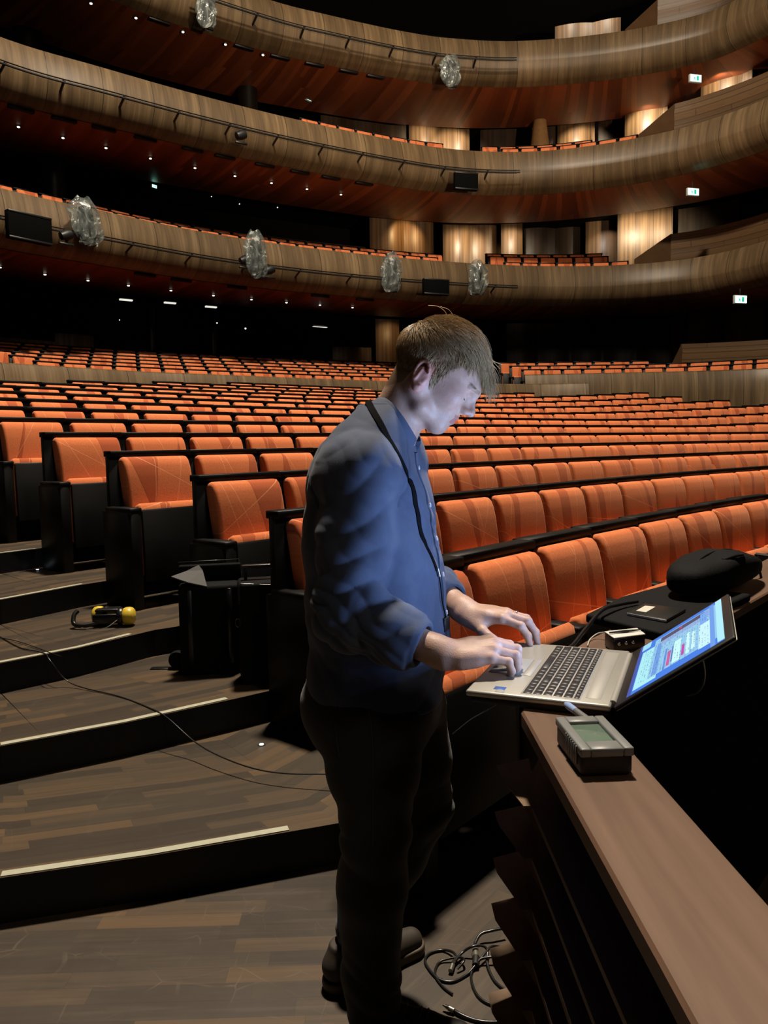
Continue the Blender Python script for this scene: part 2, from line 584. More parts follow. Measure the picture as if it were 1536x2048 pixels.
# ---- flat main floor beside the pit, laid in two directions
NOSE = {  # front edges of the steps in the side aisle, left to right
    1: [(-3.6, 1.62), (-1.16, 2.19), (-0.75, 2.30), (-0.26, 2.46), (-0.17, 2.49)],
    2: [(-3.9, 1.9), (-1.48, 2.86), (-1.08, 3.09), (-0.66, 3.39), (-0.53, 3.49)],
    3: [(-4.2, 2.3), (-1.80, 3.51), (-1.53, 3.77), (-1.26, 4.13), (-1.16, 4.20)],
    4: [(-4.9, 2.6), (-2.19, 4.33), (-1.91, 4.78), (-1.70, 5.03)],
    5: [(-5.9, 3.2), (-2.66, 5.28), (-2.42, 5.65), (-2.30, 5.83)],
}


def poly_mesh(pts, z, dirv, mats=None):
    """flat polygon with planar UV along dirv"""
    bm = bmesh.new()
    uvl = bm.loops.layers.uv.new('UVMap')
    vs = [bm.verts.new((p[0], p[1], z)) for p in pts]
    f = bm.faces.new(vs)
    if f.normal.z < 0: f.normal_flip()
    bm.faces.ensure_lookup_table()
    d = Vector((dirv[0], dirv[1])).normalized()
    for l in f.loops:
        x, y = l.vert.co.x, l.vert.co.y
        l[uvl].uv = (x * d.x + y * d.y, -x * d.y + y * d.x)
    bm.normal_update()
    if f.normal.z < 0:
        f.normal_flip()
    me = bpy.data.meshes.new('m'); bm.to_mesh(me); bm.free()
    return me


SEAMX = [(-0.22, 2.9), (-0.03, 1.55), (0.16, 0.2), (0.2, -1.5)]       # where the two board directions meet
obj('floor', poly_mesh([(-5, 3.2), (-5, -2.0), (0.2, -1.5), (0.16, 0.2), (-0.03, 1.55), (-0.22, 2.9)], 0, (0.99, 0.02)), M_FLOOR, kind='structure')
obj('floor', poly_mesh([(-0.22, 2.9), (-0.03, 1.55), (0.16, 0.2), (0.2, -1.5), (0.5, -1.5), (0.5, 1.2), (3.2, 4.4), (7, 8), (6, 9)], 0, (0.62, 0.78)), M_FLOOR, kind='structure')


def tread(k, front, back, z, zb, seamdir=None):
    """one stepped tier: top face between two polylines + black riser; front/back same count"""
    n = len(front)
    verts, faces, uvs, mi = [], [], [], []
    L = np.r_[0, np.cumsum(np.linalg.norm(np.diff(front[:, :2], axis=0), axis=1))]
    for i in range(n):
        zf = z + bowl(*front[i]); zk = z + bowl(*back[i])
        verts += [(front[i, 0], front[i, 1], zf), (back[i, 0], back[i, 1], zk), (front[i, 0], front[i, 1], zb + bowl(*front[i]))]
    for i in range(n - 1):
        a, b = i * 3, (i + 1) * 3
        w0 = np.linalg.norm(back[i] - front[i]); w1 = np.linalg.norm(back[i + 1] - front[i + 1])
        faces.append((a, b, b + 1, a + 1)); uvs += [(L[i], 0), (L[i + 1], 0), (L[i + 1], w1), (L[i], w0)]; mi.append(0)
        faces.append((a + 2, b + 2, b, a)); uvs += [(L[i], 0), (L[i + 1], 0), (L[i + 1], .14), (L[i], .14)]; mi.append(1)
    # right and left closing faces are hidden; the end of the aisle part gets one
    me = bpy.data.meshes.new('m'); me.from_pydata(verts, [], faces)
    uv = me.uv_layers.new(name='UVMap'); uv.data.foreach_set('uv', [c for q in uvs for c in q])
    me.polygons.foreach_set('material_index', mi)
    me.update()
    return me


NROW = 15
NOSE_OFF = -0.74
TH_R = {k: (row_theta(k, 1640, HS + (k - 1) * RR) if k < 9 else None) for k in range(1, NROW + 1)}
row_end_r = {9: 1473, 10: 1386, 11: 1302, 12: 1107, 13: 950, 14: 880, 15: 800}
for k, x in row_end_r.items(): TH_R[k] = row_theta(k, x, HS + (k - 1) * RR)
row_start = {1: 762, 2: 584, 3: 419, 4: 239, 5: 105, 6: -3, 7: -70, 8: -60, 9: -60, 10: -60, 11: -90, 12: 143, 13: 313, 14: 461, 15: 548}
TH_L = {k: row_theta(k, x, HS + (k - 1) * RR) for k, x in row_start.items()}


def full_front(k):
    """tier k (floor of row k+1) front line: aisle survey on the left, concentric arc on the right"""
    rad = k * TT + NOSE_OFF
    th1 = TH_R[min(k + 1, NROW)] - 0.02
    if k in NOSE:
        nose = np.array(NOSE[k])
        e = nose[-1]; th0 = math.atan2(e[1] - CC[1], e[0] - CC[0])
        a = arc_pts(rad, th0 - 0.012, th1)
        return np.concatenate([nose, a])
    th0 = TH_L[min(k + 1, NROW)] + 0.12
    return arc_pts(rad, th0, th1)


for k in range(1, NROW):
    f = full_front(k); f = np.concatenate([resample(f[i:i+2], n=(4 if i < 4 else 3))[:-1] for i in range(len(f)-1)] + [f[-1:]]) 
    # back line: the next tier's front pushed 5 cm under it
    b = resample(full_front(k + 1) if k + 1 < NROW else arc_pts((k + 2) * TT, TH_L[NROW] + .15, TH_R[NROW] - .05), n=400)
    # nearest point on b for each f
    D = ((f[:, None, :] - b[None]) ** 2).sum(2).argmin(1)
    bb = b[D]
    if k + 1 < NROW and k >= 5 or k == NROW - 1:
        rr = np.hypot(f[:, 0] - CC[0], f[:, 1] - CC[1])
        bb = CC + (f - CC) * ((rr + TT + .03) / rr)[:, None]
    bb = f + (bb - f) * 1.03
    obj('floor_tier', tread(k, f, bb, k * RR, (k - 1) * RR), [M_TREAD, M_BLACK], kind='structure')
    if k in NOSE:
        nose = np.array(NOSE[k])
        endx = {1: (-0.33, 2.44), 2: (-0.71, 3.36), 3: (-1.35, 4.03), 4: (-1.9, 4.8), 5: (-2.5, 5.5)}[k]
        nose = nose[nose[:, 0] < endx[0]]
        nose = np.concatenate([nose, [endx]])
        nose = nose[nose[:, 0] > -3.4]
        if len(nose) < 2: continue
        P = np.c_[nose, np.full(len(nose), k * RR)]
        me = sweep(P, [(-0.034, 0.0), (-0.034, 0.0035), (-0.004, 0.0035), (-0.004, -0.001)], closed=True)
        obj('trim_%d' % k, me, M_STRIP, kind='structure')

# tiny recessed floor lights on the treads
M_LED = flat('white_led', (0.8, 0.85, 1.0), 0.3, emit=(0.75, 0.88, 1.0), estr=9.0)
for (x, y), k, lab in (((523, 1490), 1, 'small white floor light on the lowest step near the man'), ((374, 1326), 2, 'small white floor light beside the black camera bags'),
                       ((75, 1140), 4, 'small white floor light far up the left aisle')):
    X, Y = bp(x, y, k * RR)
    t = thing('floor_light', lab, 'light', (X, Y, k * RR), 0, 'recessed floor lights')
    obj('bezel', lathe([(0.0, 0.0), (0.017, 0.0), (0.017, 0.002), (0.011, 0.003), (0.0, 0.003)], 20), M_PIPE, t)
    obj('lens', lathe([(0.0, 0.003), (0.0095, 0.003), (0.0085, 0.0045), (0.0, 0.005)], 16), M_LED, t)

# ================================================================== SEATS
def uv_from_xz(me):
    uv = me.uv_layers.new(name='UVMap')
    vi = np.zeros(len(me.loops), int); me.loops.foreach_get('vertex_index', vi)
    co = np.zeros(len(me.vertices) * 3); me.vertices.foreach_get('co', co); co = co.reshape(-1, 3)
    u = co[vi][:, [0, 2]].copy()
    uv.data.foreach_set('uv', u.ravel())
    return me


def backrest_mesh():
    # rolled top, slightly hollow front, leaning back (front face towards -y)
    pts = [(-0.105, 0.41), (-0.088, 0.5), (-0.072, 0.6), (-0.062, 0.7), (-0.047, 0.8), (-0.03, 0.875), (-0.012, 0.915), (0.01, 0.934),
           (0.035, 0.936), (0.065, 0.925), (0.075, 0.9), (0.02, 0.6), (-0.03, 0.41)]
    return uv_from_xz(extrude_profile(pts, -0.243, 0.243, r=0.022, seg=3))


def cushion_mesh():
    pts = [(-0.195, 0.20), (-0.19, 0.4), (-0.18, 0.60), (-0.172, 0.635), (-0.15, 0.648), (-0.122, 0.635), (-0.11, 0.6), (-0.105, 0.4), (-0.115, 0.2)]
    return uv_from_xz(extrude_profile(pts, -0.247, 0.247, r=0.018, seg=2))


me_back = backrest_mesh()
me_cush = cushion_mesh()
me_shell = join_meshes([rbox(-0.297, 0.297, 0.078, 0.115, 0.02, 0.955, 0.003, 1), rbox(-0.297, 0.297, 0.045, 0.135, 0.94, 0.976, 0.004, 1)])
me_pan = extrude_profile([(-0.222, 0.165), (-0.197, 0.165), (-0.185, 0.6), (-0.195, 0.612), (-0.205, 0.6)], -0.245, 0.245, r=0.006, seg=1)


def arm_mesh(sx):
    return join_meshes([rbox(sx - 0.043, sx + 0.043, -0.225, 0.06, 0.585, 0.625, 0.006, 1), rbox(sx - 0.03, sx + 0.03, -0.21, 0.08, 0.0, 0.588, 0.003, 1)])


me_arm = arm_mesh(-0.297)
me_armr = arm_mesh(0.297)
me_endp = join_meshes([rbox(-0.345, -0.262, -0.235, 0.06, 0.59, 0.628, 0.006, 1), rbox(-0.34, -0.268, -0.23, 0.10, 0.0, 0.6, 0.004, 1)])
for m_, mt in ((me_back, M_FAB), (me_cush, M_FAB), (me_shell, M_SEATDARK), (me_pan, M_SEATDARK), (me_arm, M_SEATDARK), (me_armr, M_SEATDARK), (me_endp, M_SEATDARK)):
    m_.materials.append(mt)

seats = []     # dict(pos, rot, label, group, first, last)
ORD = ['first', 'second', 'third', 'fourth', 'fifth', 'sixth', 'seventh', 'eighth', 'ninth', 'tenth', 'eleventh', 'twelfth', 'thirteenth', 'fourteenth',
       'fifteenth', 'sixteenth', 'seventeenth', 'eighteenth', 'nineteenth', 'twentieth']
for i_ in range(1, 10): ORD.append('twenty-' + ORD[i_ - 1])
ORD.append('thirtieth')
for i_ in range(1, 10): ORD.append('thirty-' + ORD[i_ - 1])
ORD.append('fortieth')
for i_ in range(1, 10): ORD.append('forty-' + ORD[i_ - 1])


def in_frame(X, Y, z, m=40):
    if Y < 0.5: return False
    x, y = proj(X, Y, z)
    return -m < x < 1536 + m


for k in range(1, NROW + 1):
    R = R1 + (k - 1) * TT
    dth = PITCH / R
    n = int((TH_L[k] - TH_R[k]) / dth)
    th = TH_L[k] - dth * 0.46
    for i in range(n):
        t = th - i * dth
        X, Y = CC[0] + R * math.cos(t), CC[1] + R * math.sin(t)
        z = (k - 1) * RR + bowl(X, Y)
        seats.append(dict(p=(X, Y, z), r=t - math.pi / 2 + math.radians(-3.0), first=(i == 0), last=(i == n - 1), block='stalls', row=k, idx=i))

def along(path, step, x0=None, x1=None):
    """points every step along path with tangent"""
    P = resample(path, 0.02)
    out = []
    L = np.r_[0, np.cumsum(np.linalg.norm(np.diff(P, axis=0), axis=1))]
    s = 0.0
    while s < L[-1]:
        q = np.array([np.interp(s, L, P[:, i]) for i in range(P.shape[1])])
        q2 = np.array([np.interp(min(s + .1, L[-1]), L, P[:, i]) for i in range(P.shape[1])])
        q1 = np.array([np.interp(max(s - .1, 0), L, P[:, i]) for i in range(P.shape[1])])
        out.append((q, (q2 - q1)[:2] / np.linalg.norm((q2 - q1)[:2])))
        s += step
    return out


def seat_line(path, xa, xb, zfloor, block, row):
    sel = []
    for q, t in along(path, PITCH):
        x, y = proj(q[0], q[1], zfloor + 0.9)
        if xa <= x <= xb and q[1] > 1: sel.append((q, t))
    for i, (q, t) in enumerate(sel):
        ang = math.atan2(t[1], t[0])
        seats.append(dict(p=(q[0], q[1], zfloor), r=ang, first=(i == 0), last=(i == len(sel) - 1), block=block, row=row, idx=i))


# upper block of the stalls: six rows left, three rows right, behind timber parapets
UF = catmull([(-10.6, 9.5), (-9.4, 13.0), (-7.7, 16.4), (-6.3, 17.9), (-4.9, 19.0), (-3.45, 20.0), (-1.95, 21.0), (-0.4, 21.9), (1.2, 22.7), (2.6, 23.3)], 8)
for i in range(6):
    zt = 3.36 + i * 0.158
    P = offset_path(UF, -0.62 * i)
    seat_line(P, (57, 35, -40, -40, -40, -40)[i], 812, zt - 0.95, 'upper left', i + 1)
URt = catmull([(2.6, 22.0), (3.85, 22.3), (4.7, 22.4), (5.7, 22.45), (7.6, 22.5), (8.5, 22.4), (9.4, 22.1), (10.8, 21.5), (12.5, 20.4), (14, 19)], 8)
for i in range(3):
    zt = 3.52 + i * 0.19
    P = offset_path(URt, -0.85 * i)
    seat_line(P, (1033, 1015, 995)[i], (1600, 1600, 1312)[i], zt - 0.95, 'upper right', i + 1)

# floors for the upper block
for i in range(6):
    P = resample(offset_path(UF, -0.62 * i), n=60)
    obj('floor_tier', sweep(P, [(0.35, 2.41 + i * 0.158 - 0.3), (0.35, 2.41 + i * 0.158), (-0.3, 2.41 + i * 0.158), (-0.3, 2.2)], closed=True), M_BLACK, kind='structure')
for i in range(3):
    P = resample(offset_path(URt, -0.85 * i), n=60)
    obj('floor_tier', sweep(P, [(0.12, 2.57 + i * 0.19 - 0.3), (0.12, 2.57 + i * 0.19), (-0.36, 2.57 + i * 0.19), (-0.36, 2.3)], closed=True), M_BLACK, kind='structure')

# timber parapets in the stalls
prof_low = [(-0.1, 0.0), (-0.02, 0.0), (0.03, -0.03), (0.08, -0.15), (0.12, -0.35), (0.13, -0.6), (0.1, -0.9), (0.04, -1.3), (-0.1, -1.6), (-0.2, -1.6)]
LP = catmull([(-10.2, 7.5), (-8.6, 11.0), (-7.0, 13.4), (-6.13, 14.45), (-5.57, 15.05), (-4.8, 15.8), (-3.95, 16.4), (-3.24, 16.9), (-0.95, 18.45), (0.02, 19.0), (1.6, 19.9), (3.14, 20.55), (4.2, 20.8), (5.5, 20.72)], 8)
obj('wall_stalls_parapet', sweep(np.c_[LP, np.full(len(LP), 3.0)], prof_low, closed=True), M_PARAPET, kind='structure')
RP = catmull([(4.05, 22.05), (5.2, 22.0), (6.2, 21.95), (7.6, 21.9), (8.85, 21.8), (9.9, 21.6), (10.8, 21.2), (12.3, 20.0), (13.5, 18.4)], 8)
prof_rp = [(o, z * 1.0) for o, z in prof_low]
obj('wall_stalls_parapet', sweep(np.c_[RP, np.full(len(RP), 3.36)], [(o, z) for o, z in prof_rp[:-2]] + [(-0.1, -2.0), (-0.2, -2.0)], closed=True), M_PARAPET, kind='structure')

# ================================================================== BALCONIES
B1 = [(-11.6, 8.0), (-10.9, 11.0), (-9.6, 14.4), (-8.0, 16.82), (-6.49, 18.46), (-4.6, 20.34), (-2.21, 22.04), (0.61, 23.49), (3.11, 24.43), (5.39, 24.93), (7.78, 24.9), (9.76, 24.02), (10.95, 22.11), (11.6, 19.6), (11.9, 16.5)]
B2 = [(-11.4, 8.0), (-10.8, 11.5), (-9.5, 14.9), (-7.96, 17.13), (-6.34, 18.48), (-4.4, 19.99), (-2.08, 21.56), (0.65, 23.11), (2.15, 23.74), (3.69, 24.05), (5.18, 24.0), (6.58, 23.6), (7.84, 22.99), (8.95, 22.18), (10.09, 20.69), (10.9, 18.6), (11.4, 16)]
B3 = [(-11.0, 9.5), (-10.2, 13.0), (-8.6, 16.4), (-6.6, 18.8), (-5.1, 20.2), (-2.82, 21.77), (-1.4, 22.49), (0.24, 23.23), (1.45, 23.68), (2.2, 23.87), (3.71, 24.09), (5.19, 24.03), (6.61, 23.79), (7.95, 23.4), (9.16, 22.82), (9.84, 22.16), (10.9, 20.3), (11.6, 18)]
BAL = []
prof_b = [(-0.14, -0.35), (-0.14, 0.0), (-0.03, 0.0), (0.03, -0.02), (0.09, -0.12), (0.16, -0.3), (0.21, -0.5), (0.235, -0.66), (0.225, -0.70), (0.16, -0.86), (0.05, -1.02), (-0.12, -1.13), (-0.34, -1.2)]
for nm, pts, z in (('first', B1, 7.0), ('second', B2, 10.2), ('third', B3, 13.4)):
    P = resample(catmull(pts, 8), 0.22)
    BAL.append((P, z))
    obj('wall_balcony_%s' % nm, sweep(np.c_[P, np.full(len(P), z)], prof_b), M_PARAPET, kind='structure')
    # soffit boards running away from the hall: swap UV so planks lie radially
    me = sweep(np.c_[P, np.full(len(P), z)], [(-0.3, -1.2), (-0.9, -1.23), (-1.8, -1.24), (-2.7, -1.2), (-3.5, -1.12)])
    uv = me.uv_layers[0].data
    a = np.zeros(len(uv) * 2); uv.foreach_get('uv', a); a = a.reshape(-1, 2)[:, ::-1].copy(); uv.foreach_set('uv', a.ravel())
    obj('ceiling_under_balcony', me, M_SOFFIT, kind='structure')
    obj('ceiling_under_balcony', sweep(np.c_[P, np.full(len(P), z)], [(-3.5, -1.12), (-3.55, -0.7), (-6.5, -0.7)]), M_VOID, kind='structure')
    # balcony floor slab
    obj('floor_balcony_%s' % nm, sweep(np.c_[P, np.full(len(P), z)], [(-0.1, -0.75), (-1.0, -0.75), (-1.01, -0.5), (-1.9, -0.5), (-1.91, -0.25), (-6.5, -0.25)]), M_BLACK, kind='structure')

# dark outer wall of the hall behind everything
OW = resample(catmull(B1, 8), 0.5)
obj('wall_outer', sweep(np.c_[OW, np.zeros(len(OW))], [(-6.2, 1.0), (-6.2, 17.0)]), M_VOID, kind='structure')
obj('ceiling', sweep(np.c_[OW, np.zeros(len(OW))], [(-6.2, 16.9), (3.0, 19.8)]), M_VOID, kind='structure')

def path_px(path, off, x0, x1, z, step=0.08):
    P = resample(offset_path(resample(path, 0.3), off), step)
    X = np.array([proj(p[0], p[1], z)[0] if p[1] > 1 else -1e5 for p in P])
    return P[(X >= x0) & (X <= x1)]


def undulate(P, amp, wave):
    L = np.r_[0, np.cumsum(np.linalg.norm(np.diff(P, axis=0), axis=1))]
    return P + normals2(P) * (amp * np.abs(np.sin(math.pi * L / wave)))[:, None]


def wall_piece(path, off, x0, x1, z0, z1, amp=0.0, wave=1.2, mat=None, thick=0.25):
    P = path_px(path, off, x0, x1, 0.5 * (z0 + z1))
    if len(P) < 3: return None
    if amp: P = undulate(P, amp, wave)
    return obj('wall_back', sweep(P, [(0, z0), (0, z1), (-thick, z1), (-thick, z0)], closed=True), mat or M_BACKWALL, kind='structure')


M_DIM = veneer('shaded_back_wall_veneer', [(0.02, 0.011, 0.006), (0.045, 0.024, 0.012), (0.09, 0.05, 0.024)], su=6, panel=0.7, sv=0.12)  # back wall veneer again, with the lack of light darkened into its colour
P1, P2, P3 = BAL[0][0], BAL[1][0], BAL[2][0]
WALLS = [
    # path, offset, x0, x1, z0, z1, amp, wave, mat
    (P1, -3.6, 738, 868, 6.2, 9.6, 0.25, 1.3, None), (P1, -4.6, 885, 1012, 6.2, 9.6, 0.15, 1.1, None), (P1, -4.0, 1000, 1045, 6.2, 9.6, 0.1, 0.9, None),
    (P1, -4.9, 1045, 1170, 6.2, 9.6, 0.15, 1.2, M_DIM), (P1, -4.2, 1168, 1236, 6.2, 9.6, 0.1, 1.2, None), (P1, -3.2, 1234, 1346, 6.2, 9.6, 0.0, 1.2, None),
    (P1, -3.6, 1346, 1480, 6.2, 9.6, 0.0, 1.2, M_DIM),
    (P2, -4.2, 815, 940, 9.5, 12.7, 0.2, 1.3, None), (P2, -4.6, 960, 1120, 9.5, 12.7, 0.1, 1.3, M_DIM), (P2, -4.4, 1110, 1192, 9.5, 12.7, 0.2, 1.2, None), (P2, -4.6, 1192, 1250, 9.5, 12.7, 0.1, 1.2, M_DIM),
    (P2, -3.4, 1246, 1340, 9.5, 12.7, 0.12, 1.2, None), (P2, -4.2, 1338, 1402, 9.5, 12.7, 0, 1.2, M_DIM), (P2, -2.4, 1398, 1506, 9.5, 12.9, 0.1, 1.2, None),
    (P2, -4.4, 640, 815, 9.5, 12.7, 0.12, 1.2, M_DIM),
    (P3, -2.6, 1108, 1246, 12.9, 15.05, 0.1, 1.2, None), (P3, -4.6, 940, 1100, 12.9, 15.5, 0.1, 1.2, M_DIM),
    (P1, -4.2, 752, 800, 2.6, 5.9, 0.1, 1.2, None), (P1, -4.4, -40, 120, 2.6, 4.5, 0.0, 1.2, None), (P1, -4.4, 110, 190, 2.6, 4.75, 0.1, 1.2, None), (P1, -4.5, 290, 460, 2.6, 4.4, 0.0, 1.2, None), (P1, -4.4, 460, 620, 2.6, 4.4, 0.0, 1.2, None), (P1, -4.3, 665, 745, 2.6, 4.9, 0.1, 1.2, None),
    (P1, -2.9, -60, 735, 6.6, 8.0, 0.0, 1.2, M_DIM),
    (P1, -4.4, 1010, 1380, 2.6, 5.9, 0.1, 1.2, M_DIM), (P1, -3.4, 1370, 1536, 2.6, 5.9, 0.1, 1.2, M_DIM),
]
for a in WALLS: wall_piece(*a[:6], amp=a[6], wave=a[7], mat=a[8])


def on_path(path, off, xpx, z):
    P = resample(offset_path(resample(path, 0.3), off), 0.02)
    X = np.array([proj(p[0], p[1], z)[0] if p[1] > 1 else -1e5 for p in P])
    i = int(np.abs(X - xpx).argmin())
    i = max(1, min(len(P) - 2, i))
    t = P[i + 1] - P[i - 1]; t /= np.linalg.norm(t)
    return P[i], t, np.array([t[1], -t[0]])


# wall washers recessed in the soffits above the lit wall panels
M_LAMPW = flat('warm_downlight_lens', (0.9, 0.8, 0.6), 0.3, emit=(1.0, 0.86, 0.62), estr=10)
WASH = [  # path, wall offset, px x, z of the fitting, watts, angle, inward distance, colour
    (P1, -3.6, 805, 9.15, 50, 62, 0.55, (1, .66, .3)), (P1, -4.6, 925, 9.3, 90, 80, 0.5, (1, .86, .62)), (P1, -4.0, 1022, 9.35, 70, 70, 0.5, (1, .88, .66)),
    (P1, -4.2, 1212, 9.1, 25, 60, 0.5, (1, .9, .8)), (P1, -3.2, 1270, 9.3, 110, 84, 0.5, (1, .86, .6)), (P1, -3.2, 1320, 9.3, 50, 84, 0.5, (1, .86, .6)),
    (P2, -4.2, 845, 12.3, 60, 80, 0.5, (1, .88, .64)), (P2, -4.2, 905, 12.3, 70, 70, 0.5, (1, .88, .66)), (P2, -4.4, 1160, 12.3, 110, 66, 0.55, (1, .9, .7)),
    (P2, -3.4, 1298, 12.35, 150, 60, 0.55, (1, .9, .66)), (P2, -2.4, 1450, 12.5, 60, 88, 0.3, (1, .9, .7)),
    (P3, -2.6, 1140, 15.4, 30, 90, 0.5, (1, .92, .74)), (P3, -2.6, 1205, 15.4, 36, 90, 0.5, (1, .92, .74)), (P1, -4.2, 778, 5.5, 12, 60, 0.5, (1, .66, .3)),
]
for path, off, xp, z, pw, ang, inw, colr in WASH:
    z = min(z, 8.82 if path is P1 and z > 7 else (12.02 if path is P2 else z)); pw *= 1.35; ang = min(150, ang * 1.6)
    q, t, n = on_path(path, off, xp, z)
    a = q + n * (inw + 0.42)
    spot('wall_washer', (a[0], a[1], z), (q[0] - n[0] * 0.1, q[1] - n[1] * 0.1, z - 0.45), pw, ang, 0.5, colr)

# slim lit column on the second balcony
q, t, n = on_path(P2, -2.9, 1079, 11)
obj('wall_column', lathe([(0.15, 9.8), (0.3, 10.4), (0.31, 11.4), (0.22, 12.2), (0.12, 12.35)], 20, Matrix.Translation((q[0], q[1], 0))), flat('lit_column_oak', (0.42, 0.24, 0.1), 0.5, noise=0.25, nscale=8), kind='structure')
spot('wall_washer', (q[0] + n[0] * .7, q[1] + n[1] * .7, 12.2), (q[0], q[1], 10.9), 40, 40, 0.7, (1, .85, .55))

# round structural columns / fins on the left of each level
for path, off, xp, z0, z1, rr in ((P3, -3.2, 56, 9.8, 12.4, 0.35), (P2, -3.2, 494, 9.8, 12.4, 0.3), (P1, -3.0, 104, 6.6, 9.2, 0.28), (P1, -3.3, 528, 6.6, 7.7, 0.22), (P1, -3.8, 700, 6.6, 7.8, 0.2), (P1, -3.6, 300, 2.8, 5.6, 0.12), (P1, -3.6, 425, 2.8, 5.2, 0.12)):
    q, t, n = on_path(path, off, xp, z1 if xp != 56 else 12)
    obj('wall_column', lathe([(rr, z0), (rr, z1)], 18, Matrix.Translation((q[0], q[1], 0))), M_DIM, kind='structure')

# stacked-board side boxes at the right hand side, one per level
def box_stack(path, x0, x1, off, z0, z1, ret):
    P = path_px(path, off, x0, x1 + 200, 0.5 * (z0 + z1), step=0.15)
    nb = 5; h = (z1 - z0) / nb
    prof = []
    for i in range(nb):
        prof += [(0.0 + 0.03 * (i % 2), z0 + i * h + 0.012), (0.02 + 0.03 * (i % 2), z0 + (i + 0.93) * h)]
    prof = prof + [(-0.2, z1), (-0.2, z0)]
    obj('wall_side_box', sweep(P, prof, closed=True), M_STACK, kind='structure')
    # the raking end board that runs down to the parapet
    e = P[0]
    t = P[1] - P[0]; t /= np.linalg.norm(t); n = np.array([t[1], -t[0]])
    a = e; b = e - t * ret + n * 0.12
    bm = bmesh.new()
    v = [bm.verts.new(p) for p in ((a[0], a[1], z0 - .3), (a[0], a[1], z1), (b[0], b[1], z0 + 0.35 * (z1 - z0)), (b[0], b[1], z0 - .3))]
    bm.faces.new(v)
    r = bmesh.ops.extrude_face_region(bm, geom=list(bm.faces))
    bmesh.ops.translate(bm, vec=(t[1] * -.06, -t[0] * -.06, 0), verts=[x for x in r['geom'] if isinstance(x, bmesh.types.BMVert)])
    bmesh.ops.recalc_face_normals(bm, faces=bm.faces)
    obj('wall_side_box', bm, flat('oak_end_board', (0.07, 0.036, 0.016), 0.85, spec=0.1, noise=0.3, nscale=3), kind='structure')


box_stack(P1, 1334, 1536, -0.55, 6.9, 7.95, 1.1)
box_stack(P2, 1344, 1536, -0.6, 10.1, 11.15, 1.0)
box_stack(P3, 1308, 1536, -0.6, 13.3, 14.4, 0.9)
box_stack(RP, 1363, 1536, -2.7, 3.2, 4.45, 0.4)

# rows of balcony seats
def bal_seats(path, off, xa, xb, ztop, block, row):
    P = np.c_[offset_path(resample(path, 0.25), off)]
    seat_line(P, xa, xb, ztop - 0.95, block, row)


bal_seats(P1, -0.95, 150, 885, 7.33, 'lower balcony left', 1)
bal_seats(P1, -1.65, -40, 885, 7.62, 'lower balcony left', 2)
bal_seats(P1, -1.0, 1000, 1275, 7.32, 'lower balcony right', 1)
bal_seats(P1, -1.75, 975, 1235, 7.68, 'lower balcony right', 2)
bal_seats(P1, -2.6, 965, 1205, 7.98, 'lower balcony right', 3)
bal_seats(P2, -0.95, 590, 872, 10.7, 'upper balcony left', 1)
bal_seats(P2, -0.9, 985, 1290, 10.62, 'upper balcony right', 1)
bal_seats(P2, -1.7, 975, 1200, 10.98, 'upper balcony right', 2)

# ------------------------------------------------------------------ build all seats
def seat_rank(s):
    X, Y, z = s['p']
    if not in_frame(X, Y, z + .7, 22): return -1
    d = math.hypot(X, Y)
    x, y = proj(X, Y, z + 0.8)
    if 640 < x < 960 and 800 < y < 1300 and s['block'] == 'stalls' and 690 < x < 850: return 0.0001
    return 1.0 / d


FULL = 300
order = sorted([s for s in seats if seat_rank(s) > 0], key=seat_rank, reverse=True)
solo, mass = order[:FULL], order[FULL:]
# any seat just outside the frame is left out


rows_seen = {}
for s in sorted(order, key=lambda s: s['idx']):
    if in_frame(*s['p'][:2], s['p'][2] + .8, 0):
        k_ = (s['block'], s['row']); rows_seen[k_] = rows_seen.get(k_, 0) + 1; s['idx'] = rows_seen[k_] - 1
    else: s['idx'] = 44 if proj(*s['p'])[0] < 700 else 45


def seat_label(s):
    side = {'stalls': 'in the %s stalls row from the pit' % ORD[s['row'] - 1], 'upper left': 'in %s row behind left timber parapet' % ORD[s['row'] - 1],
            'upper right': 'in %s row behind right timber parapet' % ORD[s['row'] - 1],
            'lower balcony left': 'in %s row of lower balcony, left part' % ORD[s['row'] - 1], 'lower balcony right': 'in %s row of lower balcony, right part' % ORD[s['row'] - 1],
            'upper balcony left': 'in %s row of upper balcony, left part' % ORD[s['row'] - 1], 'upper balcony right': 'in %s row of upper balcony, right part' % ORD[s['row'] - 1]}[s['block']]
    if s['idx'] > 43: return 'orange seat cut by %s frame edge, %s' % ('left' if s['idx'] == 44 else 'right', side)
    return 'orange folded theatre seat, %s from left, %s' % (ORD[s['idx']], side)


GROUP = {'stalls': 'orange theatre seats in the main stalls', 'upper left': 'orange seats in the upper stalls', 'upper right': 'orange seats in the upper stalls',
         'lower balcony left': 'orange seats on the balconies', 'lower balcony right': 'orange seats on the balconies', 'upper balcony left': 'orange seats on the balconies', 'upper balcony right': 'orange seats on the balconies'}


def add_part(name, me, parent):
    o = bpy.data.objects.new(name, me); COL.objects.link(o); o.parent = parent
    return o


for s in solo:
    t = thing('theatre_seat', seat_label(s), 'seat', s['p'], s['r'], GROUP[s['block']])
    add_part('backrest', me_back, t)
    add_part('back_shell', me_shell, t)
    add_part('seat_cushion', me_cush, t)
    add_part('seat_underside', me_pan, t)
    add_part('armrest', me_endp if s['first'] else me_arm, t)
    if s['last']: add_part('armrest', me_armr, t)

